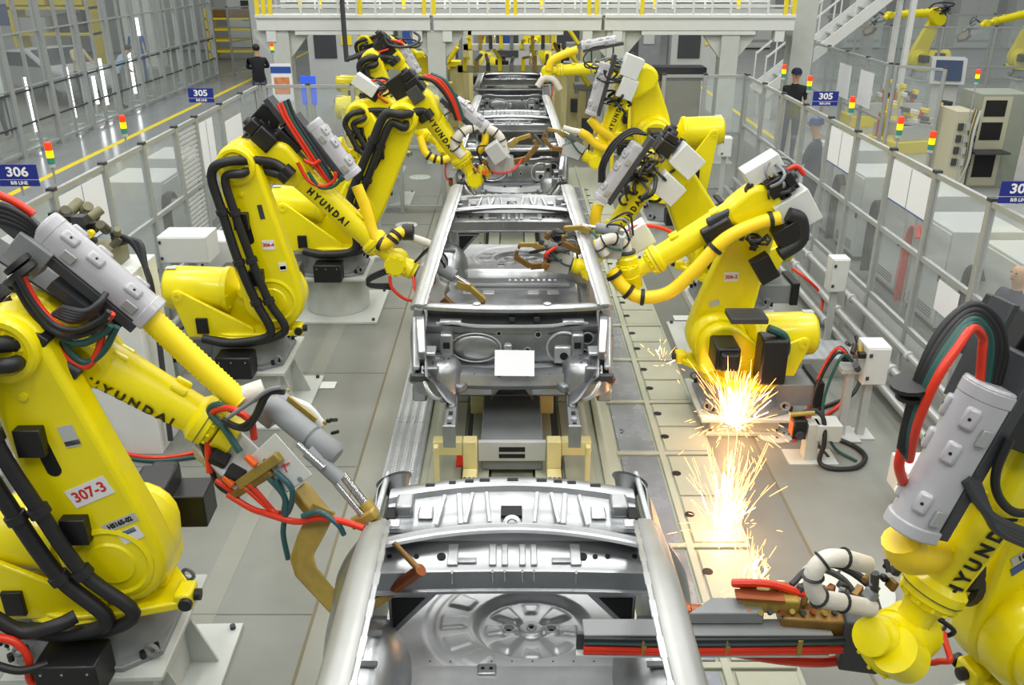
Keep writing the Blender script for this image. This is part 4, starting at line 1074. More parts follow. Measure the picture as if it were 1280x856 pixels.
        MB().lathe(o + d * 0.61 * k + up * 0.05 * k, -up, [(0.018 * k, 0), (0.018 * k, 0.03 * k), (0.008 * k, 0.05 * k), (0, 0.05 * k)], 12).build('electrode', COP, g)
        if hoses:
            MB().hose([o - d * 0.02 + sd * 0.1 * k, o + d * 0.08 * k + sd * 0.16 * k - up * 0.1 * k, o + d * 0.25 * k + sd * 0.12 * k - up * 0.16 * k, o + d * 0.38 * k + sd * 0.04 * k - up * 0.12 * k], 0.013 * k, 8).build('red_hose', RED, g)
            MB().hose([o + sd * -0.1 * k, o + d * 0.1 * k - sd * 0.15 * k + up * 0.02, o + d * 0.28 * k - sd * 0.1 * k + up * 0.1 * k, o + d * 0.36 * k + up * 0.09 * k], 0.013 * k, 8).build('green_hose', GRN, g)
            for q in range(3):
                MB().hose([o - d * 0.06 * k + up * 0.1 * k + sd * (q - 1) * 0.05, o + d * 0.02 * k + up * (0.24 + 0.03 * q) * k + sd * (q - 1) * 0.09, o + d * 0.16 * k + up * 0.22 * k + sd * (q - 1) * 0.06, o + d * 0.2 * k + up * 0.15 * k], 0.011 * k, 7).build('cable', (BLK, GRY, BLK)[q], g)
            MB().cbox((0, 0, 0), (0.07 * k, 0.06 * k, 0.05 * k)).build('valve_block', WHT if not white else BRS, g, bevel=0.006).location = o + d * 0.14 * k + up * 0.05 * k + sd * 0.11 * k
        return g
    def arm_hoses(s, side=None, r=0.038, hx=0.0):
        """the two thick black hoses that run up the lower arm and over the elbow"""
        ad, ap, L, la = s.arm; J2, J3 = s.J2, s.J3; c = s.c; side = -1 if c < 0 else 1
        y1, y2 = c + side * 0.17, c + side * 0.15; z = s.bz + 0.30
        f = s.F0 + s.fd * 0.12
        A = [V((-0.26, y1 + side * 0.02, z + 0.02)), V((-0.02, y1 + side * 0.04, z - 0.02)), V((J2.x - 0.02, y1 + side * 0.05, z + 0.06)), J2 - ap * (0.10 + hx) + ad * 0.05, J2 - ap * (0.15 + hx) + ad * L * 0.35, J2 - ap * (0.17 + hx) + ad * L * 0.72, J3 - ap * 0.17 - ad * 0.02, J3 + ad * 0.06 - ap * 0.02, s.F0.lerp(J3, 0.55) + V((0.1, 0, 0)), f]
        B = [V((-0.2, y2, z)), V((0.1, y2, z - 0.03)), V((J2.x + 0.10, y2, z + 0.08)), J2 + ap * (0.0 - hx) + ad * 0.04, J2 - ap * (0.05 + hx) + ad * L * 0.35, J2 - ap * (0.08 + hx) + ad * L * 0.70, J3 - ap * 0.08 - ad * 0.07, J3 + ap * 0.06 - ad * 0.05, s.F0.lerp(J3, 0.4) - s.fn * 0.08, f - s.fn * 0.05]
        for i, (pts, yy) in enumerate(((A, y1), (B, y2))):
            pts = [V((p.x, (yy + side * 0.03 if k < 8 else side * 0.17), p.z)) for k, p in enumerate(pts)]
            s.hose(pts, r * (1.0 if i == 0 else 0.92), BLK, 'arm_hose', 12)
            for k in (3, 4, 5):
                s.clamp(pts[k], pts[k + 1] - pts[k - 1], r)
            s.clamp(pts[-1], s.fd, r * 1.1, BLKM, 0.09)
        for t in (0.2, 0.62):
            q = J2 + ad * L * t - ap * 0.07
            s.P(MB().box((q.x - 0.06, c + side * 0.08, q.z - 0.07), (q.x + 0.06, c + side * 0.14, q.z + 0.07)), 'hose_bracket', BLKM, bevel=0.004, seg=1)

    def box(s, p, dx, dy, dz, m=None, name='junction_box', tilt=None):
        """box centred at local p, turned with the forearm (or tilt axes)"""
        f, n = (s.fd, s.fn) if tilt is None else tilt
        o = s.P(MB().cbox((0, 0, 0), (dx, dy, dz)), name, m or BOXW, bevel=0.008)
        o.matrix_local = Matrix.Translation(V(p)) @ Matrix(((f.x, 0, n.x), (f.y, 1, n.y), (f.z, 0, n.z))).to_4x4()
        return o
    def tangle(s, p, R, n, mats=None, r=0.011, seed=1, flat=0.5):
        rd = random.Random(seed); mats = mats or [BLK, GRY, DGR]
        for k in range(n):
            ax = V((rd.uniform(-1, 1), rd.uniform(-1, 1), rd.uniform(0.2, 1))).normalized(); d, a, b = basis(ax)
            c = V(p) + V([rd.uniform(-1, 1) * R * 0.35 for _ in range(3)]); rr = R * rd.uniform(0.55, 1.0); a0 = rd.uniform(0, 6.28); sw = rd.uniform(3.2, 5.6)
            pts = [c + (a * math.cos(a0 + sw * i / 7) + b * math.sin(a0 + sw * i / 7) * flat) * rr * rd.uniform(0.85, 1.1) + ax * (i - 3) * R * 0.06 for i in range(8)]
            s.hose(pts, r * rd.uniform(0.7, 1.3), mats[k % len(mats)], 'cable', 7, 5)
    def clutter(s, p, R, n, seed=2, mats=None):
        rd = random.Random(seed); mats = mats or [DGR, BLKM, GRY, BRSL]
        for k in range(n):
            c = V(p) + V([rd.uniform(-1, 1) * R for _ in range(3)]); sz = R * rd.uniform(0.25, 0.55)
            if k % 3: s.box(c, sz, sz * rd.uniform(.6, 1.2), sz * rd.uniform(.5, 1), mats[k % len(mats)], 'valve_block')
            else: s.P(MB().cyl(c, c + V((rd.uniform(-1, 1), rd.uniform(-1, 1), rd.uniform(-.5, 1))).normalized() * sz * 1.6, sz * 0.35, n=12), 'connector', mats[k % len(mats)])
# ---------------------------------------------------------------- the robots, one by one
# ---- the 307-3 robot
A = Robot('yellow robot numbered 307-3 with a ribbed yellow hose and large C-shaped gun', (-2.16, 3.76), 0.03, (148, 690), (18, 425), (78, 425), (258, 526))
A.plate('number_plate', 0.345, 0.06, -1, '307-3', 0.075, 0.21, 0.10, rot=0.2)
A.plate('model_plate', 0.18, 0.13, -1, 'HS165-02', 0.033, 0.18, 0.045, rot=0.2)
A.plate('sticker', 0.115, 0.15, -1, None, w=0.11, h=0.07, rot=0.2)
A.plate('blue_mark', 0.132, 0.145, -1, None, w=0.085, h=0.025, rot=0.2)
A.plate('warning_plate', 0.60, 0.09, -1, None, w=0.07, h=0.11)
A.plate('dark_plate', 0.57, 0.09, -1, None, w=0.07, h=0.025)
A.arm_hoses(hx=0.09)
A.letters(0.55, PI + 0.42, 0.085, sx=0.80)
A.corr([A.px(187, 397, 0.0), A.px(240, 447, 0.0), A.px(300, 502, -0.02)], 0.060, YELC)
A.pack(A.px(54, 280, 0.0), A.px(188, 390, 0.0), 0.078)
A.P(MB().bar(A.px(-20, 300, 0.05), A.px(150, 410, 0.05), 0.16, 0.01, up=A.fn), 'mount_plate', DGR, smooth=0)
A.P(MB().bar(A.px(20, 300, -0.06), A.px(60, 330, -0.06), 0.10, 0.14, up=A.fn), 'mount_bracket', GRY, bevel=0.005)
A.P(MB().bar(A.px(70, 350, -0.03), A.px(150, 410, -0.03), 0.14, 0.05, up=A.fn), 'cable_tray', DGR, smooth=0)
c = -0.18
A.hose([A.px(-30, 236, -.05), A.px(5, 246, -.05), A.px(28, 258, -.05), A.px(42, 268, -.05)], 0.018, RED, 'red_hose')
for k in range(4): A.hose([A.px(-30, 255 + 6 * k, -.06), A.px(5, 258 + 6 * k, -.08), A.px(32, 272 + 5 * k, -.08), A.px(52, 292 + 4 * k, -.05)], 0.015, BLK, 'black_hose')
A.clamp(A.px(28, 340, c), V((0.6, 0, -0.8)), 0.055, BLK, 0.035); A.clamp(A.px(22, 330, c), V((0.6, 0, -0.8)), 0.05, BLK, 0.03)
bund = [(22, 350), (42, 385), (70, 413), (100, 418), (128, 405), (137, 395)]
for k, (m, r, dx, dy) in enumerate(((RED, .017, 6, -4), (GRN, .017, 2, 4), (BLK, .014, -5, 2), (BLK, .014, -1, -6))):
    A.hose([A.px(x + dx * (1 - i * .1), y + dy + (7 if m is GRN and i > 2 else 0), c - .02 * k) for i, (x, y) in enumerate(bund)], r, m, 'red_hose' if m is RED else ('green_hose' if m is GRN else 'black_hose'))
A.hose([A.px(62, 420, c), A.px(85, 448, c), A.px(108, 458, c), A.px(122, 440, c), A.px(130, 410, c)], .016, RED, 'red_hose')
A.hose([A.px(70, 405, c), A.px(88, 440, c), A.px(108, 453, c), A.px(130, 438, c), A.px(146, 408, c)], .016, GRN, 'green_hose')
for k in range(5): A.hose([A.px(66 + 3 * k, 392 - 2 * k, -.14), A.px(90 + 4 * k, 401 - 3 * k, -.16), A.px(112 + 3 * k, 394 - 4 * k, -.14), A.px(125 + 2 * k, 382 - 4 * k, -.1)], .014, DGR, 'black_hose')
A.P(MB().bar(A.px(40, 415, -.2), A.px(62, 430, -.2), .16, .12), 'hose_bracket', BLKM, bevel=.01)
A.corr([A.px(-30, 445, -.24), A.px(10, 430, -.24), A.px(42, 416, -.22)], .055, BLK, 'ribbed_sleeve')
A.corr([A.px(-30, 472, -.24), A.px(10, 456, -.24), A.px(45, 432, -.22)], .05, BLK, 'ribbed_sleeve')
A.P(MB().box((-0.02, 0.26, 0.92), (0.50, 0.46, 1.12)), 'cover_box', BLKM, bevel=.01)
ti = V((-0.62, 3.46, 1.285)); gn = V((0.42, 0.9, 0)).normalized()
def gA(px, py, off=0.0): return A.inv @ at_plane(px, py, ti + gn * off, gn)
A.P(MB().lathe(A.F1 + A.fd * .07, A.fd, [(.10, 0), (.09, .04), (.09, .09)], 24), 'wrist_neck', YEL)
gA0 = gA(300, 560)
tr = A.P(MB().bar(gA(262, 545), gA(318, 600), .22, .20, up=(0, -.6, 1)), 'weld_gun', LGR, bevel=.012)
for p in ((266, 548), (285, 568)):
    q = gA(p[0] - 2, p[1] + 20, -.12); MB().bar(q, q + V((.07, 0, -.05)), .075, .09, up=(0, -.6, 1)).build('window', HOLE, tr, bevel=.01)
wp = MB()
for off in (-.12, .02):
    wp.add([gA(x, y, off + e) for e in (0, .02) for x, y in ((313, 570), (344, 541), (391, 594), (358, 616))], [(0, 1, 2, 3), (7, 6, 5, 4), (0, 4, 5, 1), (1, 5, 6, 2), (2, 6, 7, 3), (3, 7, 4, 0)])
wpo = wp.build('side_plate', WHT, tr, smooth=0, bevel=.004, seg=1)
for x, y in ((347, 567), (333, 575), (346, 583), (376, 598)): MB().lathe(gA(x, y, -.118), -(A.inv.to_3x3() @ gn), [(.013, 0), (.013, .012), (0, .012)], 6).build('bolt', GRY, tr)
MB().bar(gA(352, 583, -.1205), gA(362, 578, -.1205), .004, .016, up=gn).build('red_logo', TXTR, tr, smooth=0); MB().bar(gA(354, 579, -.1205), gA(359, 590, -.1205), .004, .010, up=gn).build('red_logo', TXTR, tr, smooth=0)
MB().lathe(gA(342, 508), gA(402, 556) - gA(342, 508), [(.05, -.02), (.058, 0), (.058, .23), (.05, .24), (.062, .25), (.062, .36), (.045, .39)], 24).build('servo_cylinder', GRY, tr)
MB().bar(gA(330, 500, .05), gA(352, 518, .05), .14, .14).build('servo_head', GRY, tr, bevel=.012)
MB().bar(gA(360, 497, .06), gA(395, 525, .06), .012, .03).build('brass_strip', BRSL, tr)
MB().cyl(gA(385, 563, -.07), gA(425, 600, -.05), .035, n=16).build('guide_cylinder', GRY, tr)
MB().cyl(gA(372, 555, -.09), gA(405, 585, -.09), .016, n=12).build('guide_rod', CHR, tr)
MB().cyl(gA(428, 593), gA(458, 632), .021, n=14).build('piston', CHR, tr)
MB().cyl(gA(420, 605, -.06), gA(462, 655, -.04), .014, n=12).build('piston', CHR, tr)
MB().lathe(gA(455, 628), gA(487, 670) - gA(455, 628), [(.035, 0), (.035, .07), (.02, .09), (.017, .13), (.012, .17), (.005, .18)], 16).build('upper_electrode', BRSL, tr)
MB().bar(gA(440, 655, -.05), gA(470, 640, -.02), .05, .05).build('electrode_block', BRSL, tr, bevel=.01)
la_ = MB()
op = [(392, 628), (372, 668), (362, 698), (369, 720), (429, 784), (436, 758), (396, 709), (392, 694), (406, 668), (420, 640)]
nn = len(op); la_.add([gA(x, y, o_ - (.16 if y > 700 else .16 * max(0, (y - 640) / 60))) for o_ in (-.05, .01) for x, y in op], [tuple(range(nn)), tuple(range(2 * nn - 1, nn - 1, -1))] + [(i, i + nn, (i + 1) % nn + nn, (i + 1) % nn) for i in range(nn)])
la_.bar(gA(428, 776, -.16), gA(490, 738, -.02), .06, .065, w2=.05, h2=.05)
lo = la_.build('lower_gun_arm', BRSL, tr, bevel=.008)
MB().cyl(gA(488, 739, -.02), gA(526, 712, -.02), .03, n=16).build('arm_end', COP, tr)
MB().cyl(gA(523, 711, -.02), gA(492, 678, -.01), .016, r2=.012, n=12).build('lower_electrode', BRS, tr)
MB().bar(gA(372, 610), gA(405, 650), .10, .06).build('arm_clamp', BRSL, tr, bevel=.01)
MB().bar(gA(300, 605, -.13), gA(350, 570, -.13), .04, .05).build('water_manifold', BRSL, tr, bevel=.006)
MB().bar(gA(290, 620, -.13), gA(340, 590, -.13), .03, .04).build('water_manifold', BRS, tr, bevel=.006)
for (m, r, ps) in ((RED, .016, [(285, 618), (320, 638), (350, 642)]), (RED, .013, [(305, 608), (330, 630), (345, 641)]), (RED, .013, [(312, 604), (330, 625), (342, 639)]),
                   (RED, .016, [(330, 641), (370, 652), (400, 647), (430, 652), (455, 660)]), (TEAL, .014, [(345, 590), (365, 612), (360, 640), (345, 645)]), (TEAL, .014, [(335, 596), (355, 620), (355, 640)]),
                   (TEAL, .014, [(345, 600), (358, 630), (354, 665), (360, 698)]), (TEAL, .013, [(378, 645), (400, 640), (422, 655), (430, 668)]), (BLK, .014, [(250, 545), (258, 570), (272, 605), (290, 618)]),
                   (RED, .017, [(262, 590), (260, 560), (262, 520), (285, 510), (312, 525), (318, 548)]), (GRN, .017, [(300, 565), (280, 535), (262, 515), (272, 506), (300, 516)]),
                   (BLK, .013, [(278, 524), (300, 533), (318, 520), (330, 495), (350, 485)]), (BLK, .013, [(282, 530), (308, 536), (322, 518), (336, 492), (355, 490)]), (GRY, .010, [(285, 522), (310, 505), (335, 488), (352, 484)]),
                   (RED, .014, [(270, 600), (288, 612), (300, 620)])):
    MB().hose([gA(x, y, -.14 + .012 * i) for i, (x, y) in enumerate(ps)], r, 9).build({RED: 'red_hose', TEAL: 'teal_hose', GRN: 'green_hose', BLK: 'cable', GRY: 'cable'}[m], m, tr)
for x, y in ((308, 570), (280, 595)): MB().bar(gA(x, y, -.15), gA(x + 12, y + 12, -.15), .03, .03).build('orange_clip', ORG, tr, bevel=.006)
A.hose([A.px(293, 500, .0), A.px(312, 492, .0), A.px(330, 486, .02)], .05, CANVAS, 'wrapped_hose', 12)
A.hose([A.px(362, 500, .12), A.px(385, 510, .12), A.px(402, 530, .12)], .022, WHT, 'wrapped_hose', 12)
A.clutter(gA(410, 535, .05), .05, 6, 5, [BLKM, BLKM, BRSL])
A.clutter(gA(350, 492, .03), .04, 7, 9, [BRSL, DGR, GRY])
A.hose([A.px(-10, 795, -.5), A.px(18, 802, -.5), A.px(35, 822, -.5), A.px(38, 850, -.5), A.px(60, 862, -.5)], .02, RED, 'red_hose')
A.hose([A.px(-10, 830, -.55), A.px(25, 838, -.55), A.px(60, 830, -.5)], .02, BLK, 'black_hose')
A.hose([A.px(-10, 770, -.45), A.px(30, 790, -.45), A.px(70, 782, -.45), A.px(95, 770, -.4)], .035, BLK, 'black_hose')
A.clutter(A.px(8, 805, -.5), .06, 6, 21, [BRSL, GRY, BLKM])
# ---- second robot on that side
B = Robot('yellow robot reaching its bracketed gun into the windscreen pillar, red and green hoses on top', (-2.36, 7.27), 0.0, (344, 372), (299, 204), (352, 196), (470, 304), ped='box')
B.plate('number_plate', 0.42, 0.09, -1, '306-4', 0.04, 0.10, 0.08, rot=-0.1)
B.plate('sticker', 0.25, 0.16, -1, None, w=0.06, h=0.07); B.plate('blue_mark', 0.24, 0.16, -1, None, w=0.05, h=0.03)
B.plate('dark_plate', 0.66, 0.10, -1, None, w=0.04, h=0.12)
B.arm_hoses()
B.letters(0.52, PI + 0.15, 0.085, sx=0.8)
B.pack(B.px(390, 152, 0.0), B.px(440, 217, 0.0), 0.075)
B.P(MB().bar(B.px(335, 122, .05), B.px(400, 205, .05), .18, .05, up=B.fn), 'mount_plate', DGR, bevel=.004)
B.box(B.px(357, 182, .02), .22, .18, .20, BLKM, 'motor_cover'); B.box(B.px(335, 148, .12), .20, .16, .18, BLKM, 'motor_cover')
B.hose_cl([B.px(446, 232, 0), B.px(458, 262, -.02), B.px(466, 290, -.05), B.px(476, 305, -.08), B.px(488, 302, -.10), B.px(497, 292, -.06), B.px(508, 290, 0.0)], .048, YELH, (.5, .72, .8), 'yellow_hose', 14)
B.clamp(B.px(510, 290, 0), V((1, 0, 0)), .055, BLK, .10)
B.hose([B.px(515, 297, .02), B.px(530, 302, .02), B.px(544, 308, .02)], .035, CANVAS, 'wrapped_hose', 12)
for m, r, off in ((RED, .017, 0), (GRN, .017, 4), (BLK, .014, 8), (RED, .014, -5)):
    B.hose([B.px(352 + off, 128 - off * .5, -.1), B.px(362 + off, 150, -.12), B.px(380 + off, 178, -.13), B.px(402 + off, 212, -.13), B.px(414 + off * .5, 228, -.12)], r, m, 'red_hose' if m is RED else 'black_hose')
for m, ps in ((RED, [(372, 203), (385, 225), (404, 233), (418, 225), (419, 215)]), (RED, [(380, 200), (392, 205), (400, 200)]), (GRN, [(385, 215), (400, 234), (418, 232), (428, 220)])):
    B.hose([B.px(x, y, -.17) for x, y in ps], .015, m, 'red_hose' if m is RED else 'green_hose')
B.wrist(B.px(530, 345, -0.05), r=.095)
B.gun(B.tool, B.td, (0, 0, 1), 1.0, white=True)
B.hose([B.px(487, 345, -.1), B.px(490, 360, -.12), B.px(505, 373, -.12), B.px(518, 376, -.1)], .014, RED, 'red_hose')
for k in range(3): B.hose([B.px(485, 335 + 3 * k, -.05), B.px(462, 345 + 3 * k, -.1), B.px(462, 354 + 2 * k, -.1), B.px(490, 355 + 3 * k, -.08)], .010, BLK, 'cable')
B.tangle(B.px(350, 150, .1), .14, 5, [BLK, DGR], .012, 4)
# ---- third: bowed towards the line
C = Robot('yellow robot with a white wrapped hose loop over its gun, hub bowed towards the line', (-2.03, 9.68), 0.0, (448, 262), (504, 147), (528, 128), (578, 200), ped='round')
C.arm_hoses(r=.045)
C.letters(0.50, PI + 0.15, 0.085, sx=0.8)
C.pack(C.px(568, 126, 0.0), C.px(604, 158, 0.0), 0.075)
C.box(C.px(503, 108, .05), .26, .26, .24, BLKM, 'motor_cover'); C.box(C.px(520, 118, -.1), .16, .14, .14, DGR, 'motor_cover')
C.hose([C.px(607, 160, 0), C.px(606, 178, 0), C.px(598, 190, 0)], .04, YELH, 'yellow_hose', 12)
for m, o in ((RED, 0), (RED, 5), (BLK, -6), (GRN, 9)):
    C.hose([C.px(530 + o, 95 - o * .3, -.1), C.px(548 + o, 102, -.12), C.px(565 + o * .6, 125, -.12), C.px(574 + o * .5, 150, -.1)], .022, m, 'red_hose' if m is RED else 'black_hose')
C.hose_cl([C.px(578, 195, -.1), C.px(568, 182, -.1), C.px(575, 168, -.1), C.px(590, 160, -.05), C.px(612, 162, 0), C.px(625, 172, 0), C.px(632, 192, 0)], .05, CANVAS, (.12, .25, .38, .5, .62, .75, .88), 'wrapped_hose', 14, .016)
C.wrist(C.px(612, 210, 0.0)); C.gun(C.tool, C.td, (0.3, 0, 1), 0.9, white=True)
C.box(C.px(620, 190, -.15), .2, .2, .16, LGR, 'transformer_box')
C.clutter(C.px(598, 208, -.1), .10, 8, 3, [BRS, ORG, BRSL, DGR])
# ---- fourth
D = Robot('yellow robot with black motor box half hidden behind the bowed robot', (-2.2, 12.0), 0.0, (470, 195), (449, 143), (480, 130), (535, 168), ped='round')
D.arm_hoses(); D.wrist(D.px(560, 195, 0.0))
D.gun(D.tool, D.td, (0, 0, 1), 0.8)
D.box(D.px(457, 106, -.1), .32, .2, .16, BOXW); D.tangle(D.px(480, 112, 0), .25, 7, [BLK, DGR, RED], .014, 6); D.clutter(D.px(478, 108, 0), .14, 8, 8)
D.hose_cl([D.px(525, 170, -.1), D.px(533, 192, -.15), D.px(552, 200, -.15), D.px(572, 192, -.1)], .05, YELH, (.42, .55, .68), 'yellow_hose', 12)
# ---- fifth
E = Robot('yellow robot furthest back in the piled group, grey housing steeply raised', (-2.2, 14.6), 0.0, (478, 140), (465, 76), (490, 66), (530, 112), ped='round')
E.arm_hoses(r=.05); E.pack(E.px(503, 58, 0), E.px(520, 90, 0), 0.09); E.wrist(E.px(560, 130, 0)); E.gun(E.tool, E.td, (0, 0, 1), 0.8)
E.box(E.px(482, 60, 0), .3, .25, .25, BLKM, 'motor_cover'); E.tangle(E.px(497, 55, 0), .3, 6, [BLK, RED, DGR], .018, 3)
# ---- at the fence end, right
G = Robot('yellow robot at the fence end with a long red and black cabled gun arm', (2.62, 3.02), PI + 0.25, (1262, 768), (1330, 520), (1285, 560), (1165, 738), text_side=1)
G.letters(0.62, 0.2, 0.085, rev=True, sx=0.8)
G.plate('model_plate', 0.42, 0.09, 1, '160-02', 0.04, 0.17, 0.05, rot=.5); G.plate('blue_mark', 0.35, .11, 1, None, w=.10, h=.04, rot=.5)
G.pack(G.px(1238, 478, 0.12), G.px(1138, 655, 0.12), 0.082)
G.P(MB().bar(G.px(1258, 375, .06), G.px(1195, 500, .06), .03, .10, up=(0, 1, 0)), 'support_plate', DGR, bevel=.004)
for k, (m, r, o) in enumerate(((BLK, .014, 0), (BLK, .014, 7), (BLK, .012, 13), (GRN, .014, 19), (GRN, .012, 24), (RED, .015, 30))):
    G.hose([G.px(1126 + o * .35, 560 + o * .5, .15), G.px(1132 + o * .5, 530, .15 + .01 * k), G.px(1150 + o * .7, 465 + o * .3, .15 + .015 * k), G.px(1178 + o * .7, 410 + o * .7, .13 + .015 * k), G.px(1215, 381 + o * .95, .12 + .01 * k), G.px(1246 - o * .6, 400 + o * .7, .12), G.px(1256 - o * .95, 440, .12), G.px(1247 - o * .75, 480, .12)], r, m, 'red_hose' if m is RED else ('green_hose' if m is GRN else 'black_hose'))
G.hose([G.px(1128, 560, .1), G.px(1124, 585, .1), G.px(1135, 615, .05), G.px(1150, 640, .02)], .018, RED, 'red_hose')
G.clamp(G.px(1140, 480, .15), V((.2, 0, 1)), .052, BLK, .022); G.clamp(G.px(1142, 492, .15), V((.2, 0, 1)), .044, BLK, .022)
for k in range(4):
    G.hose([G.px(1206 + 4 * k, 598, .2), G.px(1225 + 3 * k, 630 + 3 * k, .22), G.px(1250, 652 + 4 * k, .22), G.px(1300, 672 + 5 * k, .2)], .018, DGR, 'black_hose')
G.hose([G.px(1262, 548, .22), G.px(1245, 590, .22), G.px(1248, 620, .22), G.px(1268, 640, .22), G.px(1300, 640, .22)], .016, BLK, 'black_hose')
G.box(G.px(1275, 500, .05), .3, .25, .3, BLKM, 'motor_cover'); G.box(G.px(1262, 425, -.25), .25, .25, .2, BLKM, 'motor_cover')
G.hose([G.px(1128, 672, .1), G.px(1138, 692, .1), G.px(1165, 690, .02)], .075, YELH, 'yellow_hose', 14)
for y in (712, 730): G.clamp(G.px(1205, y, -.15), V((1, 0, .4)), .07, BLK, .05)
G.hose([G.px(1190, 690, -.15), G.px(1206, 712, -.15), G.px(1196, 742, -.15)], .065, YELH, 'yellow_hose', 14)
G.wrist(G.px(1020, 790, 0.15), r=0.118, lat=(1, .45, .1), ln=.24, fm=YEL)
G.P(MB().lathe(G.px(1118, 812, .12), G.px(1150, 838, .12) - G.px(1118, 812, .12), [(.09, 0), (.09, .10), (.075, .12), (0, .12)], 24), 'wrist_motor', YEL)
gz = 1.2
def gG(x, y, z): return G.inv @ V((x, y, z))
r1 = G.P(MB().bar(gG(.30, 2.93, 1.20), gG(1.34, 2.93, 1.20), .10, .012), 'weld_gun_arm', GRY, bevel=.004)
MB().bar(gG(.27, 2.90, 1.16), gG(1.33, 2.90, 1.16), .02, .085).build('arm_plate', DGR, r1, bevel=.004)
for k, (m, z) in enumerate(((TEAL, 1.17), (BLK, 1.185), (RED, 1.135), (RED, 1.12))):
    MB().hose([gG(.30, 2.88, z), gG(.7, 2.872, z), gG(1.33, 2.88, z), gG(1.45, 2.9, z)], .013, 8).build('red_hose' if m is RED else 'black_hose', m, r1)
MB().bar(gG(.27, 2.885, 1.10), gG(1.33, 2.885, 1.10), .03, .012).build('arm_strip', PED, r1)
for x in (.55, .9, 1.2): MB().bar(gG(x, 2.868, 1.115), gG(x, 2.868, 1.19), .012, .02).build('tie', BRSL, r1)
MB().prism([(0, 0), (.32, 0), (.32, .10), (.12, .10)], gG(.74, 2.94, 1.21), G.inv.to_3x3() @ V((1, 0, 0)), G.inv.to_3x3() @ V((0, 1, 0)), 0, .06).build('gun_wedge', GRY, r1, bevel=.006)
MB().bar(gG(.98, 3.03, 1.27), gG(1.22, 3.01, 1.27), .09, .07).build('electrode_holder', BRSL, r1, bevel=.008)
MB().bar(gG(1.14, 2.99, 1.21), gG(1.42, 2.96, 1.21), .12, .08).build('gun_block', BRS, r1, bevel=.01)
MB().lathe(gG(.98, 2.985, 1.24), G.inv.to_3x3() @ V((-1, 0, 0)), [(.022, 0), (.022, .13), (.03, .14), (.03, .22), (.038, .225), (.038, .27)], 16).build('piston', COP, r1)
MB().bar(gG(1.40, 2.98, 1.15), gG(1.56, 2.95, 1.15), .22, .26).build('gun_body', DGR, r1, bevel=.012)
MB().hose([gG(1.05, 3.07, 1.31), gG(.95, 3.06, 1.33), gG(1.1, 3.04, 1.34), gG(1.25, 3.02, 1.30)], .018, 8).build('red_hose', RED, r1)
MB().hose([gG(.95, 2.95, 1.05), gG(1.2, 2.93, 1.02), gG(1.4, 2.95, 1.0), gG(1.6, 3.0, 1.02), gG(1.75, 3.0, 1.05)], .022, 8).build('red_hose', RED, r1)
MB().hose([gG(1.3, 3.1, 1.3), gG(1.4, 3.2, 1.32), gG(1.5, 3.18, 1.3), gG(1.6, 3.1, 1.25)], .02, 8).build('cable', BLK, r1)
for k in range(7): MB().bar(gG(1.1 + .06 * k, 3.02 + .03 * (k % 2), 1.29 + .02 * (k % 3)), gG(1.14 + .06 * k, 3.06, 1.31), .03, .03).build('fitting', (BRS, COP, DGR)[k % 3], r1, bevel=.004)
G.hose_cl([G.px(1090, 760, .0), G.px(1050, 752, .0), G.px(1022, 745, .0), G.px(1016, 720, .0), G.px(1030, 700, .0), G.px(1055, 698, .0), G.px(1085, 706, .0)], .034, CANVAS, (.15, .32, .5, .66, .84), 'wrapped_hose', 14, .012)
G.clutter(G.px(1100, 715, -.05), .08, 8, 11, [DGR, BLKM, GRY, BRS]); G.tangle(G.px(1165, 800, -.1), .14, 5, [BLK, BLK, RED], .013, 8)
G.P(MB().cyl(G.px(1092, 752, -.02), G.px(1094, 716, -.02), .016, n=12), 'hose_stand', DGR)
for k in range(10): MB().cyl(gG(1.0 + .045 * k, 2.965, 1.25), gG(1.0 + .045 * k, 2.95 - .01 * (k % 2), 1.27), .012, n=8).build('fitting', (COP, BRSL, DGR)[k % 3], r1)
for k in range(4): MB().bar(gG(1.24 + .05 * k, 3.0, 1.26), gG(1.26 + .05 * k, 3.03, 1.33), .025, .03).build('fitting', (BRS, GRY)[k % 2], r1, bevel=.004)
MB().hose([gG(1.2, 3.06, 1.32), gG(1.3, 3.12, 1.36), gG(1.42, 3.08, 1.34), gG(1.5, 3.0, 1.25)], .014, 8).build('cable', DGR, r1)
MB().bar(gG(.95, 3.01, 1.31), gG(1.15, 2.99, 1.31), .06, .012).build('copper_strap', COP, r1)
# ---- in the sparks
H = Robot('yellow robot numbered 306-2 standing in the welding sparks, smooth yellow hose', (2.0, 6.98), PI, (893, 415), (950, 262), (945, 250), (818, 325), base_z=0.2, plate_half=.335)
H.plate('number_plate', 0.48, 0.06, 1, '306-2', 0.045, 0.12, 0.085, rot=.3); H.plate('model_plate', 0.25, .12, 1, None, w=.09, h=.05, rot=.5)
H.plate('dark_plate', 0.75, -.03, 1, None, w=.06, h=.09); H.plate('dark_plate', 0.80, .09, 1, None, w=.04, h=.09)
H.hose_cl([H.px(975, 272, .22), H.px(945, 280, .22), H.px(905, 300, .22), H.px(868, 338, .22), H.px(835, 366, .2), H.px(800, 371, .18), H.px(778, 358, .15), H.px(764, 338, .12)], .055, YELH, (.07, .33, .70, .80, .97), 'yellow_hose', 16)
H.P(MB().bar(H.px(915, 280, .08), H.px(880, 300, .08), .20, .20, up=H.fn), 'forearm_wrap', BLKM, bevel=.02)
H.P(MB().bar(H.px(925, 262, 0.02), H.px(885, 283, 0.02), .18, .16, up=H.fn), 'grey_guard', DGR, bevel=.02)
H.hose([H.px(985, 268, .2), H.px(1000, 275, .2), H.px(1000, 300, .2), H.px(975, 318, .22)], .06, BLK, 'black_sleeve', 12)
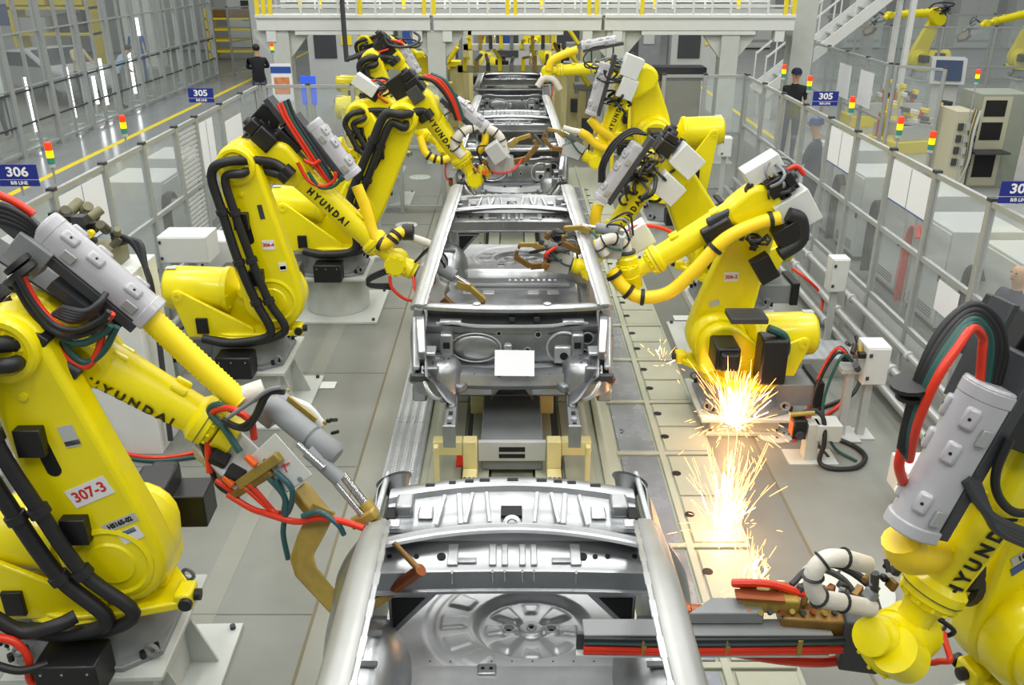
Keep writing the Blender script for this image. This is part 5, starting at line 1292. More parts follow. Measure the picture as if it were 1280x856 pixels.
H.box(H.px(993, 262, .05), .30, .22, .28, BOXW); H.box(H.px(952, 210, -.05), .30, .22, .14, BOXW)
H.box(H.px(985, 292, .15), .22, .2, .2, BLKM, 'motor_cover'); H.box(H.px(955, 335, .1), .16, .12, .22, BLKM, 'motor_cover')
H.tangle(H.px(965, 225, .0), .22, 14, [GRY, DGR, BLK, GRY], .012, 12); H.clutter(H.px(965, 230, 0), .12, 10, 5, [BLKM, DGR, BRSL, GRY]); H.tangle(H.px(945, 300, .2), .10, 5, [BLK, DGR], .010, 2)
H.hose([H.px(980, 215, 0), H.px(995, 208, 0), H.px(1005, 218, 0)], .02, RED, 'red_hose')
H.box(H.px(933, 395, .34), .30, .24, .05, DGR, 'motor_cover', tilt=(V((1, 0, 0)), V((0, 0, 1))))
H.hose([H.px(960, 410, .3), H.px(980, 420, .32), H.px(982, 440, .32), H.px(970, 448, .3)], .035, GRN, 'green_hose', 12)
H.wrist(H.px(785, 330, .0), lat=(0.25, 0.2, 1), r=.095)
hg = H.gun(H.tool + V((0.02, 0, .04)), V((0.9, -.35, .1)), (0, .1, 1), 0.85, white=True)
H.box(H.px(797, 295, -.25), .22, .2, .2, WHT, 'transformer_box')
H.hose([H.px(785, 310, -.2), H.px(786, 288, -.2), H.px(808, 282, -.2), H.px(835, 288, -.2), H.px(848, 302, -.2)], .016, RED, 'red_hose')
H.hose_cl([H.px(757, 318, .05), H.px(750, 305, .05), H.px(765, 298, .05), H.px(780, 305, 0), H.px(785, 318, 0)], .045, CANVAS, (.15, .35, .55, .75), 'wrapped_hose', 14, .014)
# ---- two white boxes, beside the body
I = Robot('yellow robot with two white boxes and smooth grey housing beside the bare body', (2.25, 8.66), PI, (885, 305), (838, 208), (822, 205), (752, 312), ped='round')
I.letters(0.55, -0.2, 0.085, rev=True, sx=0.8)
I.pack(I.px(798, 180, 0.15), I.px(752, 248, 0.15), 0.078)
I.hose([I.px(748, 256, .15), I.px(744, 275, .15), I.px(750, 293, .12), I.px(760, 302, .08)], .055, YELH, 'yellow_hose', 14)
I.box(I.px(857, 200, .1), .27, .22, .24, BOXW, tilt=(V((.75, 0, .66)), V((-.66, 0, .75)))); I.box(I.px(834, 234, .2), .27, .22, .22, BOXW, tilt=(V((.75, 0, .66)), V((-.66, 0, .75))))
I.tangle(I.px(800, 235, .15), .26, 8, [BLK, BLK, DGR], .018, 22); I.tangle(I.px(815, 205, .1), .2, 8, [BLK, DGR, GRY], .013, 5); I.clutter(I.px(810, 205, .1), .13, 9, 6)
for k in range(3): I.hose([I.px(808, 168, .15), I.px(790, 161 + 3 * k, .12 + .03 * k), I.px(766 + 3 * k, 178 + k, .12 + .03 * k), I.px(751 + 3 * k, 205, .12 + .03 * k), I.px(749 + 3 * k, 228, .15)], .014, BLK, 'black_hose')
I.wrist(I.px(715, 330, 0.0)); I.gun(I.tool, I.td, (0, 0, 1), 0.9)
I.clutter(I.px(695, 308, 0), .16, 10, 31, [DGR, BRS, GRY, DGR]); I.tangle(I.px(690, 310, 0), .2, 5, [BLK, DGR, RED], .014, 3)
# ---- rear right
K = Robot('yellow robot with two white boxes rearmost beside the mezzanine column', (2.2, 11.9), PI, (815, 165), (803, 95), (783, 105), (752, 180), ped='round')
K.letters(0.5, -0.2, 0.085, rev=True, sx=0.8)
K.pack(K.px(758, 78, 0.15), K.px(740, 142, 0.15), 0.085)
K.hose([K.px(738, 148, .15), K.px(748, 160, .15), K.px(764, 172, .1), K.px(764, 182, .1)], .06, YELH, 'yellow_hose', 12); K.hose([K.px(764, 188, .1), K.px(745, 180, .1), K.px(734, 170, .1), K.px(725, 165, .1)], .055, YELH, 'yellow_hose', 12)
K.box(K.px(789, 83, .15), .27, .22, .24, BOXW); K.box(K.px(783, 110, .15), .26, .22, .22, BOXW)
K.tangle(K.px(765, 85, .1), .3, 10, [BLK, GRY, DGR], .015, 9); K.clutter(K.px(768, 90, .1), .15, 8, 4); K.tangle(K.px(768, 125, .15), .2, 5, [BLK], .016, 5)
K.hose([K.px(725, 165, .1), K.px(715, 163, .1), K.px(704, 160, .1)], .04, CANVAS, 'wrapped_hose', 12)
K.wrist(K.px(725, 190, 0.0)); K.gun(K.tool, K.td, (0, 0, 1), 0.9)
# ---- beyond, below the mezzanine
N = Robot('yellow robot stretching its arm across the furthest bare body', (2.05, 16.4), PI, (782, 142), (786, 84), (768, 84), (700, 88), ped='round', plate_half=.37)
N.pack(N.px(770, 50, .1), N.px(728, 58, .1), .09); N.hose([N.px(722, 62, .1), N.px(705, 68, .1), N.px(690, 76, .1), N.px(686, 88, .1)], .07, YELH, 'yellow_hose', 12)
N.wrist(N.px(685, 108, 0)); N.gun(N.tool, N.td, (0, -.3, 1), .8)
N.corr([N.px(672, 108, .1), N.px(680, 98, .1), N.px(692, 100, .1), N.px(700, 112, .1)], .06, CANVAS, 'wrapped_hose', .06, .05)
# ================================================================ equipment inside the cell
def thing(name, label, cat, p, group=None, rz=0.0):
    r = empty(name, p, rz); return tag(r, label, cat, group)
def jbox(label, p, d, rz=0.0, group='white junction boxes', leg=True, name='junction_box', base=0.0):
    """white enclosure; p = centre of its bottom"""
    r = thing(name, label, 'junction box', (p[0], p[1], base), group, rz); z = p[2] - base
    MB().box((-d[0] / 2, -d[1] / 2, z), (d[0] / 2, d[1] / 2, z + d[2])).build('body', BOXW, r, smooth=0, bevel=.008)
    MB().box((-d[0] / 2 + .01, -d[1] / 2 - .012, z + .01), (d[0] / 2 - .01, -d[1] / 2, z + d[2] - .01)).build('door', BOXW, r, smooth=0, bevel=.004, seg=1)
    for q in (.2, .8): MB().cbox((-d[0] / 2 + .03, -d[1] / 2 - .015, z + d[2] * q), (.025, .012, .03)).build('hinge', DGR, r, smooth=0)
    if leg and z > .03:
        MB().box((-.03, -.03, 0), (.03, .03, z)).build('leg', LGR, r, smooth=0); MB().box((-.1, -.1, 0), (.1, .1, .012)).build('foot', LGR, r, smooth=0)
    return r
def gp(px, py, z=0.0): return at(px, py, Z=z)
p = at(277, 318, X=-3.2); jbox('pair of white junction boxes on the pipes behind the arm with black hoses', (p.x, p.y, p.z - .12), (.36, .4, .34))
p = at(236, 305, X=-3.32); jbox('low white junction box next to the mesh fence door', (p.x, p.y, p.z - .15), (.5, .35, .28))
p = at(1043, 362, X=3.35); jbox('tall narrow white junction box standing on the pipes before the fence', (p.x, p.y, p.z), (.18, .16, .36))
p = at(1086, 474, X=3.0); jbox('white control box on a post beside brass valves and cables', (p.x, p.y, p.z), (.20, .22, .34))
p = at(905, 195, X=3.3); jbox('small white junction box at the fence by the rearmost robot', (p.x, p.y, p.z), (.18, .18, .30))
p = at(900, 290, X=3.05); jbox('white junction box half behind the sparking robot cables', (p.x, p.y, p.z), (.30, .3, .26))
p = at(1150, 600, X=3.0); jbox('low white box between the pipes and the grey hose housing', (p.x, p.y, p.z - .1), (.35, .3, .25))

def tread_platform(label, p, w, l, h):
    r = thing('tread_platform', label, 'platform', p, 'tread plate steps')
    MB().box((-w / 2, -l / 2, 0), (w / 2, l / 2, h)).build('body', ALU, r, smooth=0, bevel=.005, seg=1)
    MB().box((-w / 2, -l / 2, h), (w / 2, l / 2, h + .004)).build('tread', DIAM, r, smooth=0)
    b = MB(); studs(b, -w / 2 + .02, w / 2 - .02, -l / 2 + .02, l / 2 - .02, h + .004, .045, .015)
    o = b.build('tread_studs', STEELB, r, smooth=0); o['kind'] = 'stuff'
p = gp(165, 505, .2); tread_platform('tread plate step behind the robot numbered 307-3', (p.x + .02, p.y, 0), .5, .55, .2)
p = gp(1010, 437, .2); tread_platform('tread plate step beside the balancer of the sparking robot', (p.x, p.y, 0), .8, .45, .2)
p = gp(195, 450, .2); tread_platform('tread plate step at the pipes below the ribbed hose', (p.x - .1, p.y + .2, 0), .6, .4, .2)

def valve_unit(label, p, z, seed, big=1.0):
    """pneumatic valve block on a thin stand"""
    r = thing('valve_unit', label, 'valve', (p.x, p.y, 0), 'valve units'); rd = random.Random(seed)
    MB().box((-.03, -.03, 0), (.03, .03, z)).build('stand', LGR, r, smooth=0); MB().box((-.14, -.14, 0), (.14, .14, .015)).build('foot', LGR, r, smooth=0, bevel=.004, seg=1)
    MB().cbox((0, 0, z + .02), (.18 * big, .14 * big, .04)).build('shelf', LGR, r, smooth=0)
    for k in range(9):
        c = V((rd.uniform(-.1, .1) * big, rd.uniform(-.08, .08) * big, z + .04 + rd.uniform(.0, .16) * big)); s = .05 * big * rd.uniform(.7, 1.3)
        if k % 2: MB().cyl(c, c + V((rd.uniform(-1, 1), rd.uniform(-1, 1), .6)).normalized() * s * 1.6, s * .4, n=12).build('valve', (BRSL, DGR, BLKM)[k % 3], r)
        else: MB().cbox(c, (s, s, s * .8)).build('valve_body', (BLKM, BRSL, GRY, DGR)[k % 4], r, bevel=.006)
    for k in range(4):
        a = rd.uniform(0, 6.28); pts = [V((0, 0, z + .08)), V((.15 * math.cos(a), .15 * math.sin(a), z + .15)), V((.28 * math.cos(a), .28 * math.sin(a), z * .6)), V((.3 * math.cos(a + .5), .3 * math.sin(a + .5), .05)), V((.45 * math.cos(a + 1), .45 * math.sin(a + 1), .012))]
        MB().hose(pts, .013, 7).build('hose', (BLK, RED, BLK, GRN)[k], r)
    return r
p = at(1063, 430, X=2.85); v1 = valve_unit('brass valve cluster on a stand next to the white control box', V((p.x - .02, p.y - .14, 0)), .62, 3, 1.1)
p = gp(1012, 572); v2 = thing('hose_stand', 'small white bracket stand with a black motor at the edge of the sparks', 'stand', (p.x, p.y, 0))
MB().box((-.20, -.12, 0), (.2, .12, .012)).build('foot_plate', PED, v2, smooth=0)
MB().box((-.07, -.06, .01), (.03, .05, .34)).build('post', PED, v2, smooth=0, bevel=.004); MB().box((.0, -.08, .2), (.20, .1, .34)).build('side_box', PED, v2, smooth=0, bevel=.006)
MB().cbox((-.14, -.02, .30), (.11, .12, .17)).build('motor', BLKM, v2, bevel=.01); MB().lathe((-.14, -.08, .26), (0, -1, 0), [(.035, 0), (.035, .02), (0, .02)], 14).build('motor_plug', DGR, v2); MB().cbox((-.19, -.02, .30), (.02, .09, .12)).build('orange_strip', ORG, v2)
MB().hose([(-.15, 0, .4), (-.02, .02, .43), (.05, -.03, .38), (.06, -.1, .2), (.03, -.14, .05), (.12, -.2, .02), (.32, -.18, .02), (.45, -.02, .02), (.42, .15, .02), (.28, .3, .03), (.1, .4, .1)], .02, 8).build('cable', BLK, v2)
MB().hose([(-.12, .05, .38), (-.02, .15, .30), (.1, .3, .15), (.25, .35, .1)], .016, 8).build('red_hose', RED, v2)
MB().cyl((-.22, -.02, .41), (-.02, .0, .42), .02, n=10).build('brass_pipe', BRSL, v2)
p = at(122, 284, X=-3.2); vb = thing('valve_manifold', 'brown and black valve manifold on a white cabinet behind the grey hose housing', 'valve', (p.x, p.y, 0))
MB().box((-.20, -.26, 0), (.30, .26, p.z - .30)).build('cabinet', WHT, vb, smooth=0, bevel=.008)
MB().box((-.20, -.16, p.z - .30), (.14, .16, p.z - .14)).build('block', mat('olive_block', '7d7a5c', .5, var=.1), vb, bevel=.01)
rd = random.Random(4)
for k in range(22):
    c = V((rd.uniform(-.26, .2), rd.uniform(-.2, .2), p.z - .12 + rd.uniform(0, .24))); s = rd.uniform(.05, .1)
    (MB().cyl(c, c + V((rd.uniform(-1, 1), rd.uniform(-1, 1), .5)).normalized() * s * 1.4, s * .45, n=12) if k % 2 else MB().cbox(c, (s, s, s * .8))).build('valve', (BLKM, mat('dark_olive', '55533f', .5), DGR, mat('olive_block', '7d7a5c'))[k % 4], vb, bevel=.006)
MB().cyl((.02, -.15, p.z), (.02, -.2, p.z), .03, n=10).build('yellow_knob', YELP, vb)
for k in range(4): MB().hose([(.1, .0, p.z - .05 - .03 * k), (.26 + .02 * k, -.05, p.z - .1), (.36, -.1, p.z - .3), (.40, -.15, p.z - .6), (.36, -.2, .1)], .022, 8).build('hose', (BLK, DGR)[k % 2], vb)

def floor_disc(label, p, r):
    o = MB().lathe((0, 0, 0), (0, 0, 1), [(r, 0), (r, .012), (r * .98, .014), (0, .014)], 36).build('floor_disc', PED); o.location = (p.x, p.y, .001)
    tag(o, label, 'cover', 'round white floor covers')
    for k in range(4): MB().cyl((r * .5 * math.cos(k * 1.57), r * .5 * math.sin(k * 1.57), .014), (r * .5 * math.cos(k * 1.57), r * .5 * math.sin(k * 1.57), .017), .012, n=8).build('bolt', DGR, o)
for px, py, rr, lab in ((968, 543, .16, 'round white floor cover beside the sparks'), (893, 331, .2, 'round white floor cover behind the smooth yellow hose'), (525, 222, .2, 'round white floor cover beyond the bowed robot'), (508, 282, .17, 'round white floor cover beside the round pedestal'), (1058, 735, .3, 'round white floor cover below the wrapped white hose')):
    floor_disc(lab, gp(px, py), rr)
for k, (px, py, lab) in enumerate(((852, 398, 'small white floor plate behind the sparking robot hub'), (868, 421, 'small white floor plate next to the sparking robot base'), (408, 482, 'small white floor plate in front of the robot with red and green hoses'))):
    p = gp(px, py); o = MB().box((-.09, -.07, .0), (.09, .07, .008)).build('floor_plate', WHT, smooth=0); o.location = (p.x, p.y, .002); tag(o, lab, 'plate', 'small floor plates')
def floor_hose(label, pts, r, m):
    o = MB().hose([gp(x, y, z) for x, y, z in pts], r, 8).build('air_hose', m); tag(o, label, 'hose', 'loose hoses on the floor'); return o
floor_hose('red air hose trailing from the pipes under the lettered forearm', [(105, 518, .25), (118, 545, .1), (150, 565, .02), (195, 572, .02), (240, 566, .02), (275, 552, .02)], .018, RED)
floor_hose('dark air hose trailing beside the red one from the pipes', [(100, 530, .25), (112, 552, .1), (150, 570, .02), (195, 576, .02), (250, 570, .02)], .016, GRN)
floor_hose('red hose hanging from the pipes behind the tall junction box', [(990, 335, .5), (1010, 350, .4), (1028, 372, .2), (1022, 400, .02)], .018, RED)
floor_hose('black cable bundle at the foot of the white control box', [(1070, 420, .5), (1078, 455, .3), (1068, 490, .1), (1040, 505, .02), (1010, 515, .02)], .018, BLK)
floor_hose('red hose hanging from the white control box', [(1058, 440, .4), (1062, 480, .2), (1050, 505, .03), (1030, 520, .02)], .016, RED)

# ================================================================ cabinets outside the fences
def cabinet(label, p, d, group=None, rz=0.0, m=None, doors=1, vents=True, name='control_cabinet', win=False):
    r = thing(name, label, 'cabinet', p, group, rz)
    MB().box((-d[0] / 2, -d[1] / 2, .06), (d[0] / 2, d[1] / 2, d[2])).build('body', m or WHT, r, smooth=0, bevel=.01)
    MB().box((-d[0] / 2 + .02, -d[1] / 2 + .02, 0), (d[0] / 2 - .02, d[1] / 2 - .02, .06)).build('plinth', DGR, r, smooth=0)
    w = d[0] / doors
    for k in range(doors):
        x = -d[0] / 2 + w * k
        dr = MB().box((x + .012, -d[1] / 2 - .015, .09), (x + w - .012, -d[1] / 2, d[2] - .03)).build('door', m or WHT, r, smooth=0, bevel=.005, seg=1)
        MB().cbox((x + w - .06, -d[1] / 2 - .025, d[2] * .55), (.025, .02, .10)).build('handle', BLKM, dr, smooth=0)
        if win: MB().box((x + .08, -d[1] / 2 - .019, d[2] * .42), (x + w - .12, -d[1] / 2 - .0155, d[2] * .8)).build('window', mat('dark_window', '5a6068', .15), dr, bevel=.002, seg=1)
    if vents:
        for k in range(4): MB().box((-d[0] / 2 + .1, -d[1] / 2 - .018, d[2] * .12 + .03 * k), (d[0] / 2 - .1, -d[1] / 2 - .015, d[2] * .12 + .03 * k + .012)).build('vent_slot', DGR, r, smooth=0)
    return r
def cable_drop(r, x, y, z, n=4, m=BLK):
    for k in range(n): MB().hose([(x, y + .03 * k, z), (x - .12, y + .03 * k, z + .10), (x - .24, y + .03 * k, z + .02), (x - .28, y + .03 * k, z - .25), (x - .27, y + .03 * k, .05)], .016, 7).build('cable', m, r)
for k, y in enumerate((6.6, 7.9, 9.3, 10.4, 11.8, 13.0)):
    lab = ('behind the bald man', 'behind the small low sheet', 'with red cables behind the white notice sheet', 'behind the yellowish notice sheet', 'behind the blue helmet', 'furthest along the spark side fence')[k]
    r = cabinet('pale grey robot controller cabinet %s' % lab, (4.98, y, 0), (.8, .75, 1.15 + .1 * (k % 2)), 'controllers behind the spark side fence', -PI / 2, LGR)
    cable_drop(r, -.2, -.46, .9, 4, (BLK, BLK, RED)[k % 3])
for k, y in enumerate((5.6, 7.1, 8.7, 11.3, 12.7)):
    lab = ('next to the 306 sign', 'behind the double sheet', 'before the mesh door', 'past the mesh door', 'near the poster end')[k]
    r = cabinet('pale grey robot controller cabinet %s' % lab, (-4.75, y, 0), (.8, .75, 1.2), 'controllers behind the partition side fence', PI / 2, LGR)
    cable_drop(r, -.2, -.46, .95, 4)
p = gp(1212, 235); rk = thing('open_rack', 'open equipment rack with dark shelves beside the white tall cabinets', 'rack', (p.x, p.y, 0))
MB().box((-.1, .0, 0), (.75, .75, 1.62)).build('body', mat('rack_grey', '8e9486', .5, var=.05), rk, smooth=0, bevel=.01)
MB().box((-.08, -.01, .05), (.42, .01, 1.58)).build('open_front', mat('rack_inside', 'b5b39a', .6), rk, smooth=0)
for z0, z1 in ((1.25, 1.52), (.85, 1.15), (.2, .6)): MB().box((-.03, -.02, z0), (.33, -.012, z1)).build('dark_bay', HOLE, rk, smooth=0)
MB().box((-.2, -.35, .66), (.4, 0, .69)).build('pull_out_tray', DGR, rk, smooth=0)
for k in range(8): MB().hose([(-.25, -.1 - .03 * k, 1.4), (-.3, -.12 - .03 * k, 1.0), (-.25, -.1 - .02 * k, .5), (-.3, -.1, .05)], .02, 6).build('wiring', (BRSL, LGR, BLK)[k % 3], rk)
MB().box((-.55, -.15, 0), (-.2, .5, 1.35)).build('terminal_panel', mat('panel_cream', 'b9b59c', .6), rk, smooth=0)
for k in range(12): MB().cbox((-.46 + .12 * (k % 3), -.17, .5 + .2 * (k // 3)), (.08, .05, .12)).build('terminal', (DGR, LGR, BLKM)[k % 3], rk, bevel=.004)
p = gp(1262, 246); cabinet('tall white twin door cabinet with dark windows behind the cut 30 sign', (p.x + .95, p.y - .55, 0), (1.6, .7, 1.95), None, -.25, WHT, 2, True, 'tall_cabinet', True)
p = gp(1172, 150); cs = thing('operator_console', 'grey operator console with dark slanted screen in the right hand hall', 'console', (p.x, p.y, 0), None, -.3)
MB().box((-.3, -.2, 0), (.3, .3, .9)).build('stand', LGR, cs, smooth=0, bevel=.01); MB().prism([(-.35, .9), (.3, .9), (.3, 1.5), (-.15, 1.5)], (0, 0, 0), (0, 1, 0), (0, 0, 1), -.4, .4).build('head', LGR, cs, bevel=.02)
MB().bar((0, -.36, 1.0), (0, -.17, 1.45), .6, .01, up=(0, -1, .4)).build('screen', mat('screen_blue', '3a4a66', .2), cs, smooth=0)

# outer fence on the hall side
fence_run('outer_fence', 'aluminium outer fence parallel to the aisle in the right hand hall', (6.83, 16.6), (6.83, 22.2), n=5, z0=.15, zm=1.0)
fence_run('outer_fence', 'aluminium outer fence crossing towards the tall cabinets', (6.9, 16.5), (7.5, 15.9), n=1, z0=.15, zm=1.0)
fence_run('outer_fence', 'long pale railing fence deep in the right hand hall', (8.6, 24.6), (19, 23.4), n=8, z0=.15, zm=1.1, z1=2.1)
fence_run('outer_fence', 'farther pale railing fence before the distant robots', (9.5, 29.6), (22, 29.0), n=9, z0=.15, zm=1.1, z1=2.1)
for k, (px, py) in enumerate(((1080, 100), (1100, 104))):
    p = at(px, py, Y=19.0); sheet('hanging_sheet', ('white notice sheet on the outer fence', 'white notice sheet beside the other on the outer fence')[k], 6.80, 17.2 + k * 1.2, 17.9 + k * 1.2, 1.1, 1.75, split=False)

# distant robots in the right-hand hall
FAR = [(0, 'distant yellow robot holding a dark round tool near the white cabinet wall', (12.0, 26.6), PI + .1), (1, 'distant yellow robot with a low outstretched arm in the far hall', (15.0, 26.8), PI - .1)]
fr0 = None
for k, (q, lab, b, yaw) in enumerate(FAR):
    R_ = Robot(lab, b, yaw, (.28, -.2, 1.05), (-.1 + .1 * k, -.2, 2.1), (.05 + .1 * k, 0, 2.3), (1.15, 0, 2.25 - .2 * k), ped='round', group='distant robots in the right hand hall')
    R_.wrist((1.9, 0, 1.9 - .2 * k)); R_.gun(R_.tool, R_.td, (0, 0, 1), 1.0); R_.arm_hoses(); R_.tangle((0, 0, 2.4), .3, 5, [BLK, DGR], .02, k)

def machine(name, label, p, parts, rz=0.0, group=None):
    r = thing(name, label, 'machine', p, group, rz)
    for nm, a, b, m in parts: MB().box(a, b).build(nm, m, r, smooth=0, bevel=.008, seg=1)
    return r
for k, (x, y, lab) in enumerate(((9.0, 22.0, 'yellow clamp fixture with red and white cylinders behind the outer fence'), (8.6, 19.0, 'low fixture of yellow frames behind the outer fence notice sheets'), (13.2, 22.0, 'yellow base frame deep in the right hand hall'))):
    r = machine('clamp_fixture', lab, (x, y, 0), [('base', (-.9, -.5, 0), (.9, .5, .25), YELP), ('frame', (-.8, -.4, .25), (.8, -.3, .55), LGR), ('frame', (-.8, .3, .25), (.8, .4, .55), LGR)], .3 * k, 'clamp fixtures')
    rd = random.Random(k)
    for q in range(16):
        xx, yy = rd.uniform(-.8, .8), rd.uniform(-.4, .4); h = rd.uniform(.3, .75)
        MB().cbox((xx, yy, .25 + h / 2), (.08, .08, h)).build('clamp_post', (YELP, CRMY, LGR, RED)[q % 4], r, smooth=0); MB().cbox((xx, yy - .1, .25 + h), (.07, .25, .09)).build('clamp_arm', (YELP, WHT, DGR)[q % 3], r, bevel=.008)

# ================================================================ below and behind the mezzanine
def clampline(label, x, y, h, m):
    r = thing('clamp_tower', label, 'fixture', (x, y, 0), 'clamp towers below the mezzanine')
    MB().box((-.2, -.15, 0), (.2, .15, h)).build('tower', CRMY, r, smooth=0, bevel=.01); MB().box((-.3, -.2, h), (.3, .2, h + .12)).build('head', m, r, bevel=.01)
    MB().bar((0, -.2, h + .1), (.25 if x < 0 else -.25, -.3, h + .45), .1, .08).build('clamp_arm', YELP, r, bevel=.01); MB().cyl((0, -.25, h * .6), (0, -.25, h), .05, n=12).build('cylinder', GRY, r)
    MB().cbox((0, -.2, h * .4), (.25, .12, .3)).build('valve_box', DGR, r, bevel=.01)
for k, (x, y, h) in enumerate(((-1.55, 19.3, 1.2), (1.6, 19.2, 1.2), (-1.5, 21.6, 1.4), (1.5, 21.4, 1.4), (-1.7, 24.5, 1.6), (1.7, 24.0, 1.6))):
    clampline('cream clamp tower with yellow arm %s' % ('left of the furthest body', 'right of the furthest body', 'left behind the furthest body', 'right behind the furthest body', 'left at the far line end', 'right at the far line end')[k].replace('left', 'on the poster side').replace('right', 'on the stack lamp side'), x, y, h, (YELP, GRY)[k % 2])
for k, (y, z, lab) in enumerate(((18.6, 1.75, 'pale clamp bridge with yellow grippers over the furthest body'), (21.0, 1.95, 'pale clamp bridge with yellow grippers behind the furthest body'), (23.2, 2.1, 'pale clamp bridge at the far line end'))):
    r = thing('clamp_bridge', lab, 'fixture', (0, y, 0), 'clamp bridges over the line'); rd = random.Random(40 + k)
    for sx in (-1, 1): MB().box((sx * 1.05 - .06, -.06, 0), (sx * 1.05 + .06, .06, z)).build('post', CRMY, r, smooth=0)
    MB().box((-1.1, -.06, z - .14), (1.1, .06, z)).build('beam', (CRM, WHT, CRMY)[k], r, smooth=0, bevel=.006, seg=1)
    for q in range(9):
        x = -.95 + q * .235; h = rd.uniform(.12, .4); MB().cbox((x, -.1, z + h / 2 - .1), (.08, .08, h)).build('gripper', (YELP, BRSL, DGR, YELP, GRY)[q % 5], r, bevel=.006)
        MB().bar((x, -.1, z + h - .1), (x + rd.uniform(-.12, .12), -.25, z + h + rd.uniform(-.1, .1)), .06, .05).build('gripper_arm', (YELP, GRY, BRSL)[q % 3], r, bevel=.006)
yp_ = MB().prism(hull(circle(0, 1.5, .45) + [(-.45, .6), (.45, .6)]), (0, 0, 0), (1, 0, 0), (0, 0, 1), -.03, .03).build('yellow_shield', YELP, smooth=0); yp_.location = (-1.75, 18.2, 0)
tag(yp_, 'yellow guard shield below the mezzanine beside the column', 'guard'); MB().box((-.05, -.04, 0), (.05, .04, .7)).build('stem', DGR, yp_, smooth=0)
R_ = Robot('yellow robot with blue sleeve seen end on under the mezzanine', (-0.6, 25.5), -PI / 2, (.28, -.2, 1.05), (.0, -.2, 2.1), (.1, 0, 2.3), (1.0, 0, 2.4), ped='round'); R_.wrist((1.6, 0, 1.6)); R_.gun(R_.tool, R_.td, (0, 1, 0), 1.2)
R_.hose([(.3, .2, 2.5), (.9, .45, 2.45), (1.3, .5, 2.2), (1.4, .45, 1.5)], .11, BLUE, 'blue_sleeve', 12)
for k, (x, y, yaw) in enumerate(((1.2, 27, -PI / 2 - .4), (-3.4, 21.0, 0))):
    R_ = Robot(('yellow robot mostly hidden behind the blue sleeved one', 'yellow robot behind the poster side columns')[k], (x, y), yaw, (.28, -.2, 1.05), (.1, -.2, 2.0), (.25, 0, 2.2), (1.1, 0, 1.8), ped='round'); R_.wrist((1.6, 0, 1.3)); R_.gun(R_.tool, R_.td, (0, 0, 1), 1.0); R_.arm_hoses()
for k in range(7):
    x = -5.6 + k * 1.9
    machine('machine_cabinet', 'grey green machine cabinet closing the far line, ' + ('at the poster side corner', 'second from the poster corner', 'third from the poster corner', 'behind the blue sleeved robot', 'third from the stairs', 'second from the stairs', 'next to the stairs')[k], (x, 29.5 + .3 * (k % 2), 0), [('body', (-.8, -.4, 0), (.8, .4, 2.0 + .25 * (k % 3)), (LGR, mat('grey_green', '8f968a', .6, var=.06), GRY)[k % 3]), ('panel', (-.6, -.43, .8), (.1, -.4, 1.7), DGR), ('screen', (.25, -.43, 1.2), (.6, -.4, 1.6), (YELP, BLUE, LGR)[k % 3])], 0, 'machine cabinets at the far line end')
machine('press_unit', 'dark brown press unit standing behind the rearmost right robot', (3.15, 18.4, 0), [('body', (-.6, -.3, 0), (.6, .4, 1.5), mat('press_brown', '6f6a55', .6, var=.1)), ('top', (-.8, -.25, 1.5), (.7, .3, 1.75), DGR), ('foot', (-.7, -.35, 0), (.7, .45, .12), DGR)])
yf = machine('yellow_gate', 'small yellow square frame beside the line below the mezzanine', (1.75, 15.6, 0), [('post', (-.02, -.03, 0), (.04, .03, 1.55), YELP), ('post', (.26, -.03, .9), (.32, .03, 1.55), YELP), ('bar', (-.02, -.03, 1.5), (.32, .03, 1.56), YELP), ('bar', (-.02, -.03, .9), (.32, .03, .96), YELP)])
po = thing('poster_stand', 'orange and white poster on a pale stand by the cross fence', 'poster', tuple(at(355, 128, Y=14.4))[:2] + (0,))
zz = at(355, 103, Y=14.4).z
MB().box((-.16, 0, zz - .28), (.16, .02, zz + .28)).build('board', PAPER, po, smooth=0); MB().box((-.12, -.004, zz - .18), (.12, 0, zz + .08)).build('picture', mat('poster_orange', 'd98a58', .7, var=.35, scale=14), po, smooth=0)
MB().box((-.16, -.004, zz + .14), (.16, 0, zz + .24)).build('headline', BLUE, po, smooth=0); MB().box((-.02, .02, 0), (.02, .05, zz)).build('post', ALU, po, smooth=0)
for k, px in enumerate((381, 391)):
    p = at(px, 113, Y=14.6); o = MB().box((-.055, 0, p.z - .22), (.055, .03, p.z + .22)).build('status_panel', mat('panel_blue', '2e58d6', .4, emit=.5), smooth=0); o.location = (p.x, p.y, 0)
    tag(o, ('blue lit status panel nearer the poster', 'blue lit status panel farther from the poster')[k], 'display', 'blue status panels'); MB().box((-.02, .03, 0), (.02, .05, p.z)).build('post', ALU, o, smooth=0)
fan = thing('floor_fan', 'dark round fan with blue centre below the mezzanine', 'fan', (-2.75, 18.6, 0)); MB().torus((0, 0, 1.85), (0, 1, 0), .3, .03, 24, 6).build('ring', DGR, fan); MB().lathe((0, .05, 1.85), (0, -1, 0), [(.28, 0), (.12, .05), (.1, .1), (0, .1)], 20).build('blades', BLUE, fan); MB().box((-.03, .0, 0), (.03, .06, 1.55)).build('stem', DGR, fan, smooth=0)

